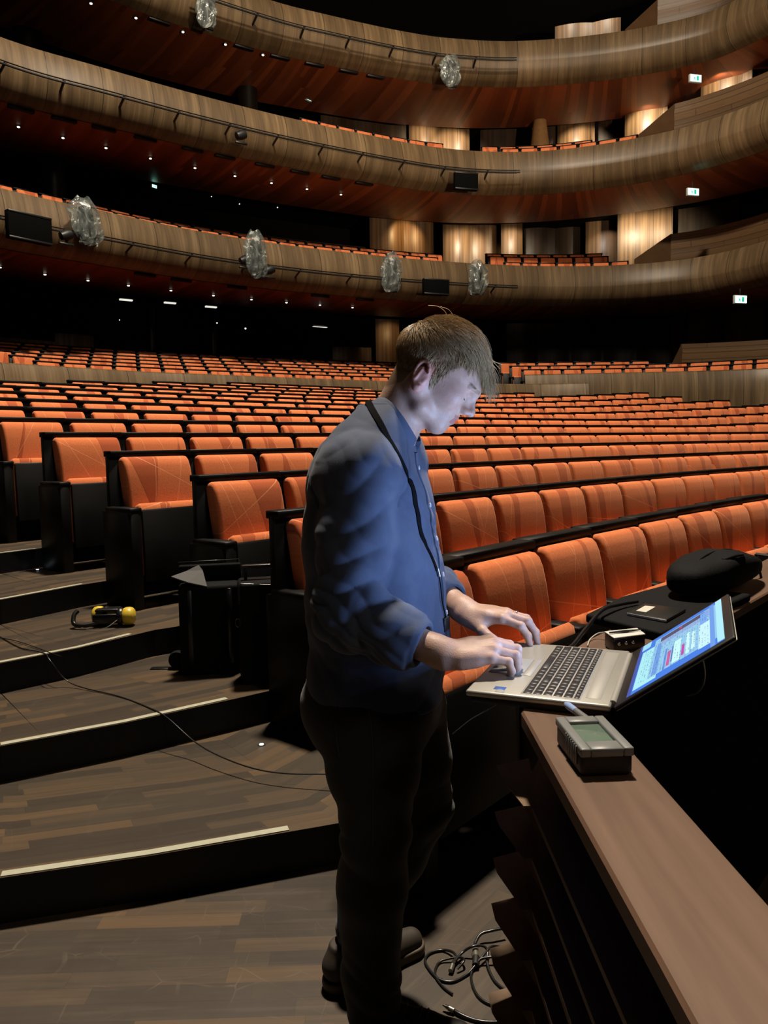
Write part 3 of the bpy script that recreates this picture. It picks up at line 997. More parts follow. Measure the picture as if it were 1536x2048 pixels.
# the seats too far off to tell apart: one object
src = [(me_back, 0), (me_cush, 0), (me_shell, 1), (me_pan, 1), (me_arm, 1)]
parts_np = []
for me, mi in src:
    co = np.zeros(len(me.vertices) * 3); me.vertices.foreach_get('co', co)
    fc = [tuple(p.vertices) for p in me.polygons]
    uvd = np.zeros(len(me.loops) * 2)
    if me.uv_layers: me.uv_layers[0].data.foreach_get('uv', uvd)
    parts_np.append((co.reshape(-1, 3), fc, uvd, mi))
V, Fc, UV, MI, SD = [], [], [], [], []
off = 0
for s in mass:
    X, Y, z = s['p']; c, sn = math.cos(s['r']), math.sin(s['r'])
    sd = random.random()
    for co, fc, uvd, mi in parts_np:
        W = np.stack([co[:, 0] * c - co[:, 1] * sn + X, co[:, 0] * sn + co[:, 1] * c + Y, co[:, 2] + z], 1)
        V.append(W)
        Fc += [tuple(i + off for i in f) for f in fc]
        UV.append(uvd); MI += [mi] * len(fc); SD.append(np.full(len(co), sd)); off += len(co)
if mass:
    me = bpy.data.meshes.new('m'); me.from_pydata(np.concatenate(V).tolist(), [], Fc)
    uv = me.uv_layers.new(name='UVMap'); uv.data.foreach_set('uv', np.concatenate(UV))
    a = me.attributes.new('seed', 'FLOAT', 'POINT'); a.data.foreach_set('value', np.concatenate(SD))
    me.polygons.foreach_set('material_index', MI)
    smooth(me, 50)
    o = obj('theatre_seats', me, [M_FAB, M_SEATDARK], kind='stuff', label='mass of far orange theatre seats at the back of the stalls and on balconies', cat='seats', group=None)
print('SEATS solo', len(solo), 'mass', len(mass))

# ================================================================== PIT RAIL (capped board wall between aisle and pit)
RAIL_IN = np.concatenate([resample(np.array([(0.235, -0.9), (0.233, 0.6), (0.226, 1.27)]), n=25)[:-1], catmull([(0.226, 1.27), (0.31, 1.46), (0.45, 1.72), (0.80, 2.13), (1.22, 2.62), (1.62, 3.1), (2.6, 4.25), (4.4, 6.1), (7.5, 8.9)], 6)])
RAIL_OUT = np.concatenate([resample(np.array([(0.374, -0.9), (0.372, 0.6), (0.355, 1.22)]), n=25)[:-1], catmull([(0.355, 1.22), (0.41, 1.38), (0.56, 1.58), (0.90, 1.98), (1.33, 2.48), (1.75, 2.98), (2.75, 4.12), (4.55, 5.97), (7.65, 8.75)], 6)])
M_CAP = veneer('rail_cap_oak', [(0.075, 0.038, 0.022), (0.125, 0.068, 0.041), (0.185, 0.108, 0.068)], su=1.2, sv=26.0, panel=900, seam=False, rough=0.5, contrast=0.7)
M_RAILB = veneer('rail_board_oak', [(0.05, 0.027, 0.015), (0.11, 0.06, 0.033), (0.2, 0.12, 0.065)], su=1.5, sv=20.0, panel=900, seam=False, rough=0.5, contrast=0.9)


def cap_mesh(a, b, z0, z1, bev=0.004):
    n = len(a)
    prof = []
    verts, faces, uvs = [], [], []
    L = np.r_[0, np.cumsum(np.linalg.norm(np.diff(a, axis=0), axis=1))]
    for i in range(n):
        d = b[i] - a[i]; w_ = np.linalg.norm(d); d /= w_
        pa, pb = a[i], b[i]
        ring = [(pa, z0), (pa, z1 - bev), (pa + d * bev, z1), (pb - d * bev, z1), (pb, z1 - bev), (pb, z0)]
        for p, z in ring: verts.append((p[0], p[1], z))
    m = 6
    V = [0, .04, .045, .17, .175, .21, .34]
    for i in range(n - 1):
        for j in range(m):
            j2 = (j + 1) % m
            faces.append((i * m + j, i * m + j2, (i + 1) * m + j2, (i + 1) * m + j))
            uvs += [(L[i], V[j]), (L[i], V[j + 1]), (L[i + 1], V[j + 1]), (L[i + 1], V[j])]
    me = bpy.data.meshes.new('m'); me.from_pydata(verts, [], faces)
    uv = me.uv_layers.new(name='UVMap'); uv.data.foreach_set('uv', [c for q in uvs for c in q])
    bm = bmesh.new(); bm.from_mesh(me); bmesh.ops.recalc_face_normals(bm, faces=bm.faces); bm.to_mesh(me); bm.free()
    smooth(me, 35)
    return me


rail = thing('pit_railing', 'long wooden pit railing with brown cap under the open laptop', 'railing', (0, 0, 0))
obj('cap', cap_mesh(RAIL_IN, RAIL_OUT, 0.925, 0.95), M_CAP, rail)
prof = []
zt = 0.905
for i in range(10):       # overlapping raked boards, each with a small lit ledge
    z = zt - 0.088 * i
    prof += [(0.012, z), (0.058, z - 0.066), (0.058, z - 0.087)] if i == 0 else [(0.004, z), (0.004, z - 0.010), (0.05, z - 0.08), (0.05, z - 0.087)]
prof = [(o, max(z, 0.0)) for o, z in prof]
prof.append((0.045, 0.0))
Pn = resample(RAIL_IN, 0.05)
me = sweep(Pn, prof)
obj('board_cladding', me, M_RAILB, rail)
# the stepped ends of the boards that show at the corner of the railing
for i in range(1, 9):
    z = 0.905 - 0.088 * i
    w_ = 0.022 + 0.0035 * i
    bm = bmesh.new()
    y0, y1 = 1.20, 1.36
    vs = [bm.verts.new(p) for p in ((0.236, y0, z), (0.225 - w_ * .3, y0, z), (0.222 - w_, y1 - .05, z), (0.222 - w_, y1, z), (0.262, y1 + .03, z), (0.255, y0, z - .075), (0.25, y1 - .03, z - .078), (0.27, y1 + .02, z - .078))]
    for f in ((0, 1, 2, 3, 4), (1, 5, 6, 2), (2, 6, 3), (3, 6, 7, 4), (0, 5, 1), (0, 4, 7, 6, 5)): bm.faces.new([vs[k] for k in f])
    bmesh.ops.recalc_face_normals(bm, faces=bm.faces)
    obj('board_end', bm, flat('cut_oak', (0.16, 0.095, 0.05), 0.55, noise=0.25, nscale=40) if i == 1 else bpy.data.materials['cut_oak'], rail)
Po = resample(RAIL_OUT, 0.06)
obj('pit_side_panel', sweep(Po, [(-0.02, 0.92), (-0.02, -2.5)]), M_VOID, rail)
# floor of the orchestra pit, far below
obj('floor_pit', poly_mesh([(0.3, -3), (14, -3), (14, 12), (7.5, 8.8), (2.7, 4.1), (0.37, 1.3)], -2.5, (1, 0)), M_VOID, kind='structure')

# ================================================================== LAPTOP
LW = Vector((0.385, 0.923, 0)).normalized(); LD = Vector((LW.y, -LW.x, 0)); LZ = Vector((0, 0, 1))
LC = Vector((0.3185, 1.4325, 0.95))
LM = Matrix((LW, LD, LZ)).transposed().to_4x4()      # local x: along width (near->far), y: towards screen, z up -- left handed check below
LM.translation = LC
M_ALU = flat('pale_silver_aluminium', (0.50, 0.49, 0.45), 0.38, metal=0.55, noise=0.03, nscale=60)
M_ALU2 = flat('speaker_grille_grey', (0.34, 0.33, 0.31), 0.6, metal=0.3)
M_KEY = flat('black_keycaps', (0.018, 0.018, 0.02), 0.42)
M_BEZ = flat('screen_bezel_black', (0.012, 0.011, 0.011), 0.45, noise=0.2)
M_LBOT = flat('laptop_underside', (0.02, 0.02, 0.02), 0.6)


def local_mesh(me, mat=LM):
    me.transform(mat)
    if mat.determinant() < 0: me.flip_normals()
    return me


laptop = thing('laptop', 'open silver laptop glowing blue on the pit railing', 'laptop', tuple(LC))
lap_inv = Matrix.Translation(-LC)


def lap(name, me, mat, parent=None, M_=None):
    local_mesh(me, M_ or LM)
    par = parent or laptop
    me.transform(lap_inv)
    o = obj(name, me, mat, laptop if parent is None else parent)
    return o


hw, hd = 0.178, 0.1225
base = lap('base', rbox(-hw, hw, -hd, hd, 0.012, 0.0235, 0.004, 2), M_ALU)
lap('bottom_cover', rbox(-hw + .006, hw - .006, -hd + .008, hd - .004, 0.0, 0.0125, 0.004, 2), M_LBOT)
TOPZ = 0.0236
lap('touchpad', join_meshes([rbox(-0.062, 0.048, -0.112, -0.048, TOPZ, TOPZ + .0006, 0.0004, 1), rbox(-0.062, 0.048, -0.0465, -0.032, TOPZ, TOPZ + .0008, .0004, 1)]), M_ALU2)
lap('keyboard_tray', rbox(-0.166, 0.166, -0.028, 0.072, TOPZ - .001, TOPZ + .0004, 0.0003, 1), M_ALU2)
lap('speaker_grille', rbox(-0.152, 0.152, 0.079, 0.104, TOPZ, TOPZ + .0004, 0.0002, 1), M_ALU2)
rows_k = [15, 15, 14, 13, 12, 8]
kb = lap('keyboard', rbox(-0.165, -0.164, 0.0715, 0.072, TOPZ, TOPZ + .0005, 0, 1), M_KEY)
nk = 0
keys = []
for r_ in range(6):
    y1 = 0.070 - r_ * 0.0164
    kh = 0.0085 if r_ == 0 else 0.0145
    yy = 0.070 - (0 if r_ == 0 else 0.0115 + (r_ - 1) * 0.0172)
    x = -0.164
    widths = {0: [0.0143] * 21, 1: [0.0162] * 13 + [0.027] + [0.0162] * 4, 2: [0.025] + [0.0162] * 12 + [0.018] + [0.0162] * 4, 3: [0.029] + [0.0162] * 11 + [0.031] + [0.0162] * 4,
              4: [0.038] + [0.0162] * 10 + [0.0395] + [0.0162] * 4, 5: [0.022, 0.018, 0.018, 0.02, 0.088, 0.02, 0.018, 0.02, 0.022, 0.0162, 0.0162, 0.0162, 0.0162]}[r_]
    tot = sum(widths) + 0.0024 * len(widths)
    sc_ = 0.328 / tot
    x = 0.164
    for w_ in widths:        # keys counted from the far (left-hand) side towards the number pad
        ww = w_ * sc_
        keys.append(rbox(x - ww, x, yy - kh, yy, TOPZ, TOPZ + 0.0016, 0.0008, 1))
        x -= ww + 0.0024 * sc_
key_me = join_meshes(keys)
bpy.data.objects.remove(kb)
kb = lap('keyboard', key_me, M_KEY)
kb['kind'] = 'stuff'
# stickers by the palm rest (plain)
lap('sticker', rbox(-0.158, -0.141, -0.078, -0.058, TOPZ, TOPZ + .0004, .0002, 1), flat('blue_sticker', (0.05, 0.13, 0.4), 0.4))
lap('sticker', rbox(-0.172, -0.163, -0.072, -0.056, TOPZ, TOPZ + .0003, .0001, 1), M_ALU2)
lap('hinge', lathe([(0.0, -0.155), (0.0065, -0.155), (0.0065, 0.155), (0.0, 0.155)], 14, Matrix.Translation((0, hd + 0.001, 0.019)) @ Matrix.Rotation(math.pi / 2, 4, 'Y')), M_ALU2)
lap('rubber_foot', join_meshes([rbox(-0.15, 0.15, -0.105, -0.095, -0.003, 0.001, 0.001, 1)]), M_LBOT)
AL = math.radians(37)
LIDL = 0.222
LIDM = LM @ Matrix.Translation((0, hd + 0.004, 0.020)) @ Matrix.Rotation(AL, 4, 'X')
lid = lap('lid', rbox(-hw, hw, 0.0, LIDL, -0.0065, 0.0, 0.003, 2), M_BEZ, M_=LIDM)
tl = lap('lid_back', rbox(-hw, hw, 0.001, LIDL, -0.0085, -0.0055, 0.002, 1), M_ALU2, M_=LIDM)


def screen_mat():
    m, nt, b = nodes('laptop_screen')
    tc = N(nt, 'ShaderNodeTexCoord')
    sep = N(nt, 'ShaderNodeSeparateXYZ'); lk(nt, tc.outputs['UV'], sep.inputs[0])
    u, v = sep.outputs[0], sep.outputs[1]

    def rect(x0, x1, y0, y1):
        a = mth(nt, 'MULTIPLY', mth(nt, 'GREATER_THAN', u, x0), mth(nt, 'LESS_THAN', u, x1))
        b_ = mth(nt, 'MULTIPLY', mth(nt, 'GREATER_THAN', v, y0), mth(nt, 'LESS_THAN', v, y1))
        return mth(nt, 'MULTIPLY', a, b_)
    c = (0.06, 0.22, 0.80)
    R = [  # desktop windows as seen: u left->right of the screen, v bottom->top
        (0.0, 1.0, 0.0, 0.045, (0.06, 0.10, 0.42)),
        (0.06, 0.80, 0.055, 0.30, (0.42, 0.86, 0.93)), (0.86, 1.0, 0.03, 0.14, (0.36, 0.74, 0.93)),
        (0.12, 0.93, 0.20, 0.93, (0.30, 0.60, 0.86)),
        (0.14, 0.80, 0.24, 0.30, (0.16, 0.36, 0.8)), (0.12, 0.55, 0.36, 0.385, (0.13, 0.3, 0.75)),
        (0.72, 0.92, 0.28, 0.90, (0.3, 0.45, 0.75)), (0.82, 0.915, 0.27, 0.80, (0.09, 0.09, 0.16)), (0.86, 0.9, 0.50, 0.53, (0.9, 0.05, 0.1)),
        (0.16, 0.46, 0.395, 0.43, (0.62, 0.12, 0.35)), (0.2, 0.42, 0.555, 0.585, (0.55, 0.08, 0.4)),
        (0.2, 0.52, 0.44, 0.455, (0.12, 0.2, 0.55)),
        (0.15, 0.6, 0.46, 0.54, (0.6, 0.97, 0.98)), (0.17, 0.62, 0.60, 0.64, (0.62, 0.97, 0.98)), (0.2, 0.58, 0.66, 0.7, (0.6, 0.95, 0.98)),
        (0.10, 0.62, 0.74, 0.86, (0.6, 0.93, 0.98)), (0.62, 0.9, 0.75, 0.83, (0.2, 0.42, 0.9)),
        (0.0, 0.97, 0.86, 0.91, (0.16, 0.35, 0.85)), (0.02, 1.0, 0.93, 1.0, (0.45, 0.86, 0.97)),
    ]
    col = None
    for x0, x1, y0, y1, cc in R:
        col = mixc(nt, rect(x0, x1, y0, y1), col if col is not None else c, cc)
    # rows of small dark marks standing for unreadable lines of text
    nz = N(nt, 'ShaderNodeTexWhiteNoise', noise_dimensions='2D')
    cb = N(nt, 'ShaderNodeCombineXYZ')
    lk(nt, mth(nt, 'FLOOR', mth(nt, 'MULTIPLY', u, 70)), cb.inputs[0]); lk(nt, mth(nt, 'FLOOR', mth(nt, 'MULTIPLY', v, 34)), cb.inputs[1])
    lk(nt, cb.outputs[0], nz.inputs['Vector'])
    fv = mth(nt, 'FRACT', mth(nt, 'MULTIPLY', v, 34))
    tx = mth(nt, 'MULTIPLY', mth(nt, 'GREATER_THAN', nz.outputs[0], 0.72), mth(nt, 'MULTIPLY', mth(nt, 'GREATER_THAN', fv, 0.35), mth(nt, 'LESS_THAN', fv, 0.62)))
    tx = mth(nt, 'MULTIPLY', tx, rect(0.1, 0.9, 0.1, 0.86))
    col = mixc(nt, mth(nt, 'MULTIPLY', tx, 0.7), col, (0.05, 0.1, 0.3))
    b.inputs['Base Color'].default_value = (0.003, 0.003, 0.003, 1)
    b.inputs['Roughness'].default_value = 0.5
    b.inputs['Specular IOR Level'].default_value = 0.1
    lk(nt, col, b.inputs['Emission Color'])
    b.inputs['Emission Strength'].default_value = SCREEN_E
    return m


SCREEN_E = 1.0
SCREEN_W = 42.0
sw0, sw1, sl0, sl1 = -0.166, 0.166, 0.024, 0.206
me = bpy.data.meshes.new('m')
me.from_pydata([(sw0, sl0, 0.0006), (sw1, sl0, 0.0006), (sw1, sl1, 0.0006), (sw0, sl1, 0.0006)], [], [(0, 1, 2, 3)])
uvl = me.uv_layers.new(name='UVMap')
uvl.data.foreach_set('uv', [0, 0, 1, 0, 1, 1, 0, 1])     # u grows from the far (left) end to the near (right) end of the display
scr = lap('screen', me, screen_mat(), M_=LIDM)
scr['label'] = 'glowing blue and white computer display'
# spots added at the display to strengthen its light on the man
nrm = (LIDM.to_3x3() @ Vector((0, 0, 1))).normalized()
for ix in (-0.11, 0.0, 0.11):
    for iy in (0.07, 0.16):
        l_ = bpy.data.lights.new('screen_boost', 'SPOT')
        l_.energy = SCREEN_W / 6; l_.color = (0.38, 0.57, 1.0)
        l_.spot_size = math.radians(168); l_.spot_blend = 1.0; l_.shadow_soft_size = 0.02
        o_ = bpy.data.objects.new('screen_boost', l_); COL.objects.link(o_)
        o_.rotation_euler = nrm.to_track_quat('-Z', 'Y').to_euler()
        o_.location = LIDM @ Vector((ix, iy, 0.003))

# ================================================================== NETWORK TESTER on the rail
MT = Matrix.Translation((0.291, 1.085, 0.95)) @ Matrix.Rotation(math.radians(3), 4, 'Z')
tst = thing('cable_tester', 'grey handheld tester with green display lying on the brown rail cap', 'tester', (0.292, 1.068, 0.95), math.radians(3))
M_TG = flat('grey_tester_plastic', (0.19, 0.2, 0.2), 0.42, noise=0.05, nscale=60)
M_TB = flat('black_rubber', (0.008, 0.008, 0.008), 0.55)
obj('body', rbox(-0.036, 0.036, -0.062, 0.060, 0.0, 0.034, 0.007, 3), M_TB, tst)
shell = join_meshes([rbox(-0.0365, -0.0225, -0.064, 0.062, 0.028, 0.0405, 0.0022, 2), rbox(0.0225, 0.0365, -0.064, 0.062, 0.028, 0.0405, 0.0022, 2),
                     rbox(-0.0222, 0.0222, -0.064, -0.036, 0.028, 0.0403, 0.0015, 1), rbox(-0.0222, 0.0222, 0.040, 0.062, 0.028, 0.0403, 0.0015, 1)])
obj('grey_cover', shell, M_TG, tst)
M_LCD = flat('green_lcd', (0.14, 0.2, 0.16), 0.12, spec=0.6)
obj('display', rbox(-0.0222, 0.0222, -0.036, 0.040, 0.03, 0.0355, 0.0005, 1), M_LCD, tst)
grips = []
for i in range(7):
    for sx in (-1, 1):
        grips.append(rbox(sx * 0.0372 - 0.0012, sx * 0.0372 + 0.0012, -0.046 + i * 0.008, -0.043 + i * 0.008, 0.012, 0.038, 0.0008, 1))
obj('grip_rib', join_meshes(grips), M_TG, tst)
# slim probe standing out behind the tester towards the laptop
pr = thing('probe_plug', 'slim plug with blue-lit tip poking out behind the grey tester', 'plug', (0.313, 1.142, 0.972))
obj('barrel', tube([(0.004, -0.012, -0.004), (-0.004, 0.02, 0.0), (-0.014, 0.05, 0.004)], [0.0065, 0.0065, 0.0055], 12), flat('grey_plug', (0.16, 0.16, 0.16), 0.4), pr)
obj('tip', tube([(-0.014, 0.05, 0.004), (-0.021, 0.07, 0.006), (-0.0235, 0.078, 0.0065)], [0.0055, 0.006, 0.003], 12), flat('blue_lit_tip', (0.3, 0.42, 0.75), 0.35), pr)  # blue light from the screen is put into the tip colour

# ================================================================== DESK SHELF and clutter behind the laptop
def quadbox(name, pts, z0, h, mat, parent=None, r=0.002, **kw):
    bm = bmesh.new()
    lo = [bm.verts.new((p[0], p[1], z0)) for p in pts]
    hi = [bm.verts.new((p[0], p[1], z0 + h)) for p in pts]
    bm.faces.new(lo); bm.faces.new(hi)
    n = len(pts)
    for i in range(n): bm.faces.new((lo[i], lo[(i + 1) % n], hi[(i + 1) % n], hi[i]))
    bmesh.ops.recalc_face_normals(bm, faces=bm.faces)
    if r: bmesh.ops.bevel(bm, geom=list(bm.edges), offset=r, segments=2, profile=0.5, affect='EDGES')
    me = bpy.data.meshes.new('m'); bm.to_mesh(me); bm.free(); smooth(me, 45)
    return obj(name, me, mat, parent, **kw)


# black cloth-covered case lying on the rail: the dark surface the notebook and bag rest on
quadbox('equipment_case', [(0.62, 1.70), (1.02, 2.12), (0.86, 2.30), (0.66, 2.12), (0.50, 1.90)], 0.951, 0.022, flat('black_nylon', (0.004, 0.004, 0.005), 0.8, spec=0.15, bump=0.4), r=0.006,
        label='flat black nylon case on the rail under the notebook', cat='case')
nb = thing('notebook', 'thin black notebook with white label behind the laptop screen', 'notebook', (0.69, 1.92, 0.974))
npts = [bp(1254, 1227, 0.978), bp(1290, 1209, 0.978), bp(1372, 1220, 0.978), bp(1333, 1242, 0.978)]
npl = [(p[0] - 0.69, p[1] - 1.92) for p in npts]
quadbox('cover', npl, 0.0, 0.007, flat('black_notebook_cover', (0.012, 0.013, 0.012), 0.35, noise=0.3), nb, r=0.0012)
pg = [(npl[0][0] - .001, npl[0][1] - .001), (npl[0][0] + .001, npl[0][1] + .0015), (npl[3][0] + .001, npl[3][1] + .0015), (npl[3][0] - .001, npl[3][1] - .001)]
quadbox('page_edge', pg, 0.001, 0.0048, flat('white_paper', (0.7, 0.7, 0.66), 0.6), nb, r=0)
lb = [bp(1272, 1221, 0.982), bp(1290, 1211, 0.982), bp(1311, 1213, 0.982), bp(1292, 1224, 0.982)]
quadbox('label', [(p[0] - 0.69, p[1] - 1.92) for p in lb], 0.0072, 0.0004, flat('white_label', (0.62, 0.6, 0.52), 0.6), nb, r=0)

bxp = [bp(1209, 1262, 0.985), bp(1274, 1255, 0.985), bp(1291, 1267, 0.985), bp(1228, 1275, 0.985)]
bc = (0.54, 1.70)
bx = thing('audio_interface', 'small black box with white top and round jacks beside the laptop hinge', 'box', (bc[0], bc[1], 0.951))
quadbox('housing', [(p[0] - bc[0], p[1] - bc[1]) for p in bxp], 0.0, 0.031, flat('dark_brown_metal', (0.018, 0.012, 0.01), 0.3), bx, r=0.003)
quadbox('top_plate', [(p[0] - bc[0], p[1] - bc[1]) for p in bxp], 0.0312, 0.0022, flat('white_top', (0.72, 0.72, 0.68), 0.45), bx, r=0.0008)
a, b_ = Vector((*bxp[0], 0)), Vector((*bxp[3], 0))
for i in range(3):
    p = Vector((*bxp[3], 0)).lerp(Vector((*bxp[2], 0)), 0.15 + 0.22 * i) - Vector((bc[0], bc[1], 0))
    obj('jack', lathe([(0, 0), (0.0035, 0), (0.0035, 0.004), (0.002, 0.005), (0, 0.005)], 12, Matrix.Translation((p.x, p.y, 0.019)) @ Matrix.Rotation(math.pi / 2, 4, 'X')), flat('nickel', (0.6, 0.6, 0.58), 0.25, metal=1), bx)
pa, pb = Vector((*bp(1219, 1266, 0.987), 0)), Vector((*bp(1282, 1260, 0.987), 0))
pen = thing('pen', 'slim black pen lying on the white box top', 'pen', (pa.x, pa.y, 0.9878))
obj('barrel', tube([(0, 0, 0), tuple((pb - pa) * 0.5), tuple((pb - pa))], [0.0018, 0.0032, 0.0012], 8), M_TB, pen)

M_CABLE = flat('black_cable_rubber', (0.008, 0.008, 0.009), 0.32, spec=0.6)
M_WHC = flat('white_cable', (0.55, 0.55, 0.5), 0.4)


def cable(name, pts, r, mat, label, cat='cable', group=None, n=8, parent=None):
    P = catmull(pts, n)
    return obj(name, tube(P, r, 8), mat, parent, label=label, cat=cat, group=group)


cable('cable', [(*bp(1128, 1300, .955), .955), (*bp(1146, 1290, .957), .957), (*bp(1170, 1268, .962), .972), (*bp(1205, 1240, .965), .99), (*bp(1240, 1222, .968), .985), (*bp(1275, 1212, .97), .982)], 0.0045, M_CABLE,
      'thick black cable arching along the rail behind the silver laptop')
cable('cable', [(*bp(1175, 1290, .955), .953), (*bp(1180, 1278, .955), .954), (*bp(1195, 1269, .96), .962), (*bp(1212, 1267, .965), .968)], 0.0015, M_WHC, 'thin white cable plugged into the small white-topped box')
cable('cable', [(*bp(1288, 1264, .965), .965), (*bp(1302, 1263, .96), .958), (*bp(1318, 1268, .955), .955)], 0.0025, M_CABLE, 'short black plug lead at the right of the white-topped box')
hz = LIDM @ Vector((-0.05, 0.20, -0.01))
cable('cable', [tuple(atY(1402, 1312, 1.30)), tuple(atY(1407, 1325, 1.30)), tuple(atY(1410, 1350, 1.30)), tuple(atY(1405, 1372, 1.31)), tuple(atY(1392, 1387, 1.34)), tuple(atY(1375, 1392, 1.40))], 0.0016, M_WHC,
      'thin white cable loop hanging in the dark below the laptop screen')
cable('cable', [tuple(atY(1003, 1403, 1.44)), tuple(atY(975, 1420, 1.5)), tuple(atY(940, 1440, 1.56)), tuple(atY(905, 1468, 1.62))], 0.0009, flat('thin_grey_wire', (0.12, 0.12, 0.12), 0.4), 'hair-thin wire drooping from the laptop front edge')

# ================================================================== BLACK SHOULDER BAG on the rail
bag = thing('shoulder_bag', 'large soft black bag slumped on the rail by the orange seats', 'bag', (0.99, 2.27, 0.973))
def blob(prof_fn, nu=28, nv=14):
    verts, faces = [], []
    for i in range(nu):
        for j in range(nv + 1):
            verts.append(prof_fn(i / nu, j / nv))
    for i in range(nu):
        for j in range(nv):
            a = i * (nv + 1) + j; b = ((i + 1) % nu) * (nv + 1) + j
            faces.append((a, b, b + 1, a + 1))
    me = bpy.data.meshes.new('m'); me.from_pydata(verts, [], faces); smooth(me, 70); return me


def bagfn(u, v):
    a = 2 * math.pi * u
    ph = math.pi * (v - 0.5)
    ca, sa = math.cos(a), math.sin(a)
    se = lambda c, e: math.copysign(abs(c) ** e, c)
    r = se(math.cos(ph), 0.45)
    x = 0.30 * r * se(ca, 0.7); y = 0.085 * r * se(sa, 0.7)
    z = 0.05 + 0.05 * se(math.sin(ph), 0.6)
    hgt = 1.0 - 0.55 * max(0, x / 0.30) ** 1.4 - 0.10 * max(0, -x / 0.3) ** 4 + 0.07 * math.sin(x * 19 + 1) * math.cos(y * 22)
    z = z * hgt * (1 + 0.05 * math.sin(x * 26) * math.cos(y * 30))
    t = math.radians(50)
    return (x * math.cos(t) - y * math.sin(t), x * math.sin(t) + y * math.cos(t), z)


M_BAG = flat('black_bag_nylon', (0.004, 0.004, 0.0045), 0.8, spec=0.15, bump=0.5, bscale=120)
obj('bag_body', blob(bagfn), M_BAG, bag)
def bagp(x, y, z):
    t = math.radians(50); return (x * math.cos(t) - y * math.sin(t), x * math.sin(t) + y * math.cos(t), z)
obj('handle', tube(catmull([bagp(-0.12, -0.05, 0.092), bagp(-0.08, -0.07, 0.100), bagp(-0.02, -0.075, 0.096), bagp(0.03, -0.06, 0.086)], 6), 0.005, 8), flat('glossy_black_webbing', (0.015, 0.015, 0.015), 0.25), bag)
obj('zipper', tube(catmull([bagp(-0.27, 0.0, 0.078), bagp(-0.1, 0.0, 0.102), bagp(0.08, 0.0, 0.096), bagp(0.22, 0, 0.07), bagp(0.29, 0.0, 0.04)], 6), 0.003, 6), flat('zip_grey', (0.03, 0.03, 0.03), 0.3, metal=0.5), bag)
obj('strap', tube(catmull([bagp(0.29, -0.01, 0.05), bagp(0.31, -0.03, 0.03), bagp(0.33, -0.04, -0.02), bagp(0.30, -0.055, -0.08)], 6), 0.004, 6), M_BAG, bag)

# ================================================================== FLOOR THINGS
# ear defenders / yellow headphones on the third step
Z3 = 3 * RR
hp = thing('ear_defenders', 'yellow and black ear defenders lying on the third aisle step', 'headphones', (-1.54, 4.26, Z3), math.radians(8))
M_YEL = flat('yellow_plastic', (0.62, 0.44, 0.035), 0.4, noise=0.05)
M_HB = flat('black_headband', (0.008, 0.008, 0.009), 0.3)
def cup(x, y, tilt):
    m_ = Matrix.Translation((x, y, 0.055)) @ Matrix.Rotation(tilt, 4, 'Z') @ Matrix.Rotation(math.pi / 2, 4, 'Y')
    c_ = lathe([(0.0, -0.02), (0.03, -0.02), (0.045, -0.012), (0.05, 0.0), (0.051, 0.02), (0.047, 0.036), (0.035, 0.047), (0.0, 0.052)], 26, m_)
    p_ = lathe([(0.02, -0.045), (0.04, -0.046), (0.049, -0.038), (0.051, -0.028), (0.048, -0.018), (0.02, -0.016)], 26, m_)
    return c_, p_
c1, p1 = cup(0.085, -0.03, 0.0); c2, p2 = cup(-0.06, 0.03, math.pi)
c3, p3 = cup(0.03, 0.06, 0.4)
obj('ear_cup', c1, M_YEL, hp); obj('cushion_ring', p1, M_HB, hp)
obj('ear_cup', c2, M_YEL, hp); obj('cushion_ring', p2, M_HB, hp)
obj('headband', join_meshes([rbox(-0.09, 0.06, -0.06, -0.045, 0.02, 0.075, 0.006, 2), rbox(-0.08, 0.05, -0.045, 0.04, 0.085, 0.1, 0.006, 2), tube(catmull([(-0.06, -0.05, 0.03), (-0.14, -0.07, 0.02), (-0.19, -0.05, 0.03), (-0.195, -0.02, 0.07), (-0.18, 0.0, 0.09)], 6), 0.013, 8)]), M_HB, hp)
obj('yellow_band', rbox(-0.02, 0.035, -0.03, 0.02, 0.055, 0.098, 0.01, 2), M_YEL, hp)
obj('boom_arm', tube(catmull([(-0.16, -0.07, 0.015), (-0.08, -0.13, 0.01), (0.0, -0.14, 0.02), (0.05, -0.1, 0.05)], 6), 0.002, 6), flat('steel_wire', (0.6, 0.58, 0.5), 0.3, metal=0.8), hp)

# two black cases by the end of the rows
def case(name, cx, cy, rz, w_, d_, h_, z0, label, extras):
    t = thing(name, label, 'bag', (cx, cy, z0), rz)
    obj('body', rbox(-w_ / 2, w_ / 2, -d_ / 2, d_ / 2, 0, h_, 0.02, 3), M_BAG2, t)
    extras(t, w_, d_, h_)
    return t


M_BAG2 = flat('black_canvas', (0.004, 0.004, 0.0045), 0.8, spec=0.15, bump=0.6, bscale=150)
M_EDGE = flat('shiny_black_piping', (0.03, 0.03, 0.032), 0.28)
M_GREYF = flat('grey_cloth', (0.07, 0.07, 0.07), 0.8, bump=0.4)


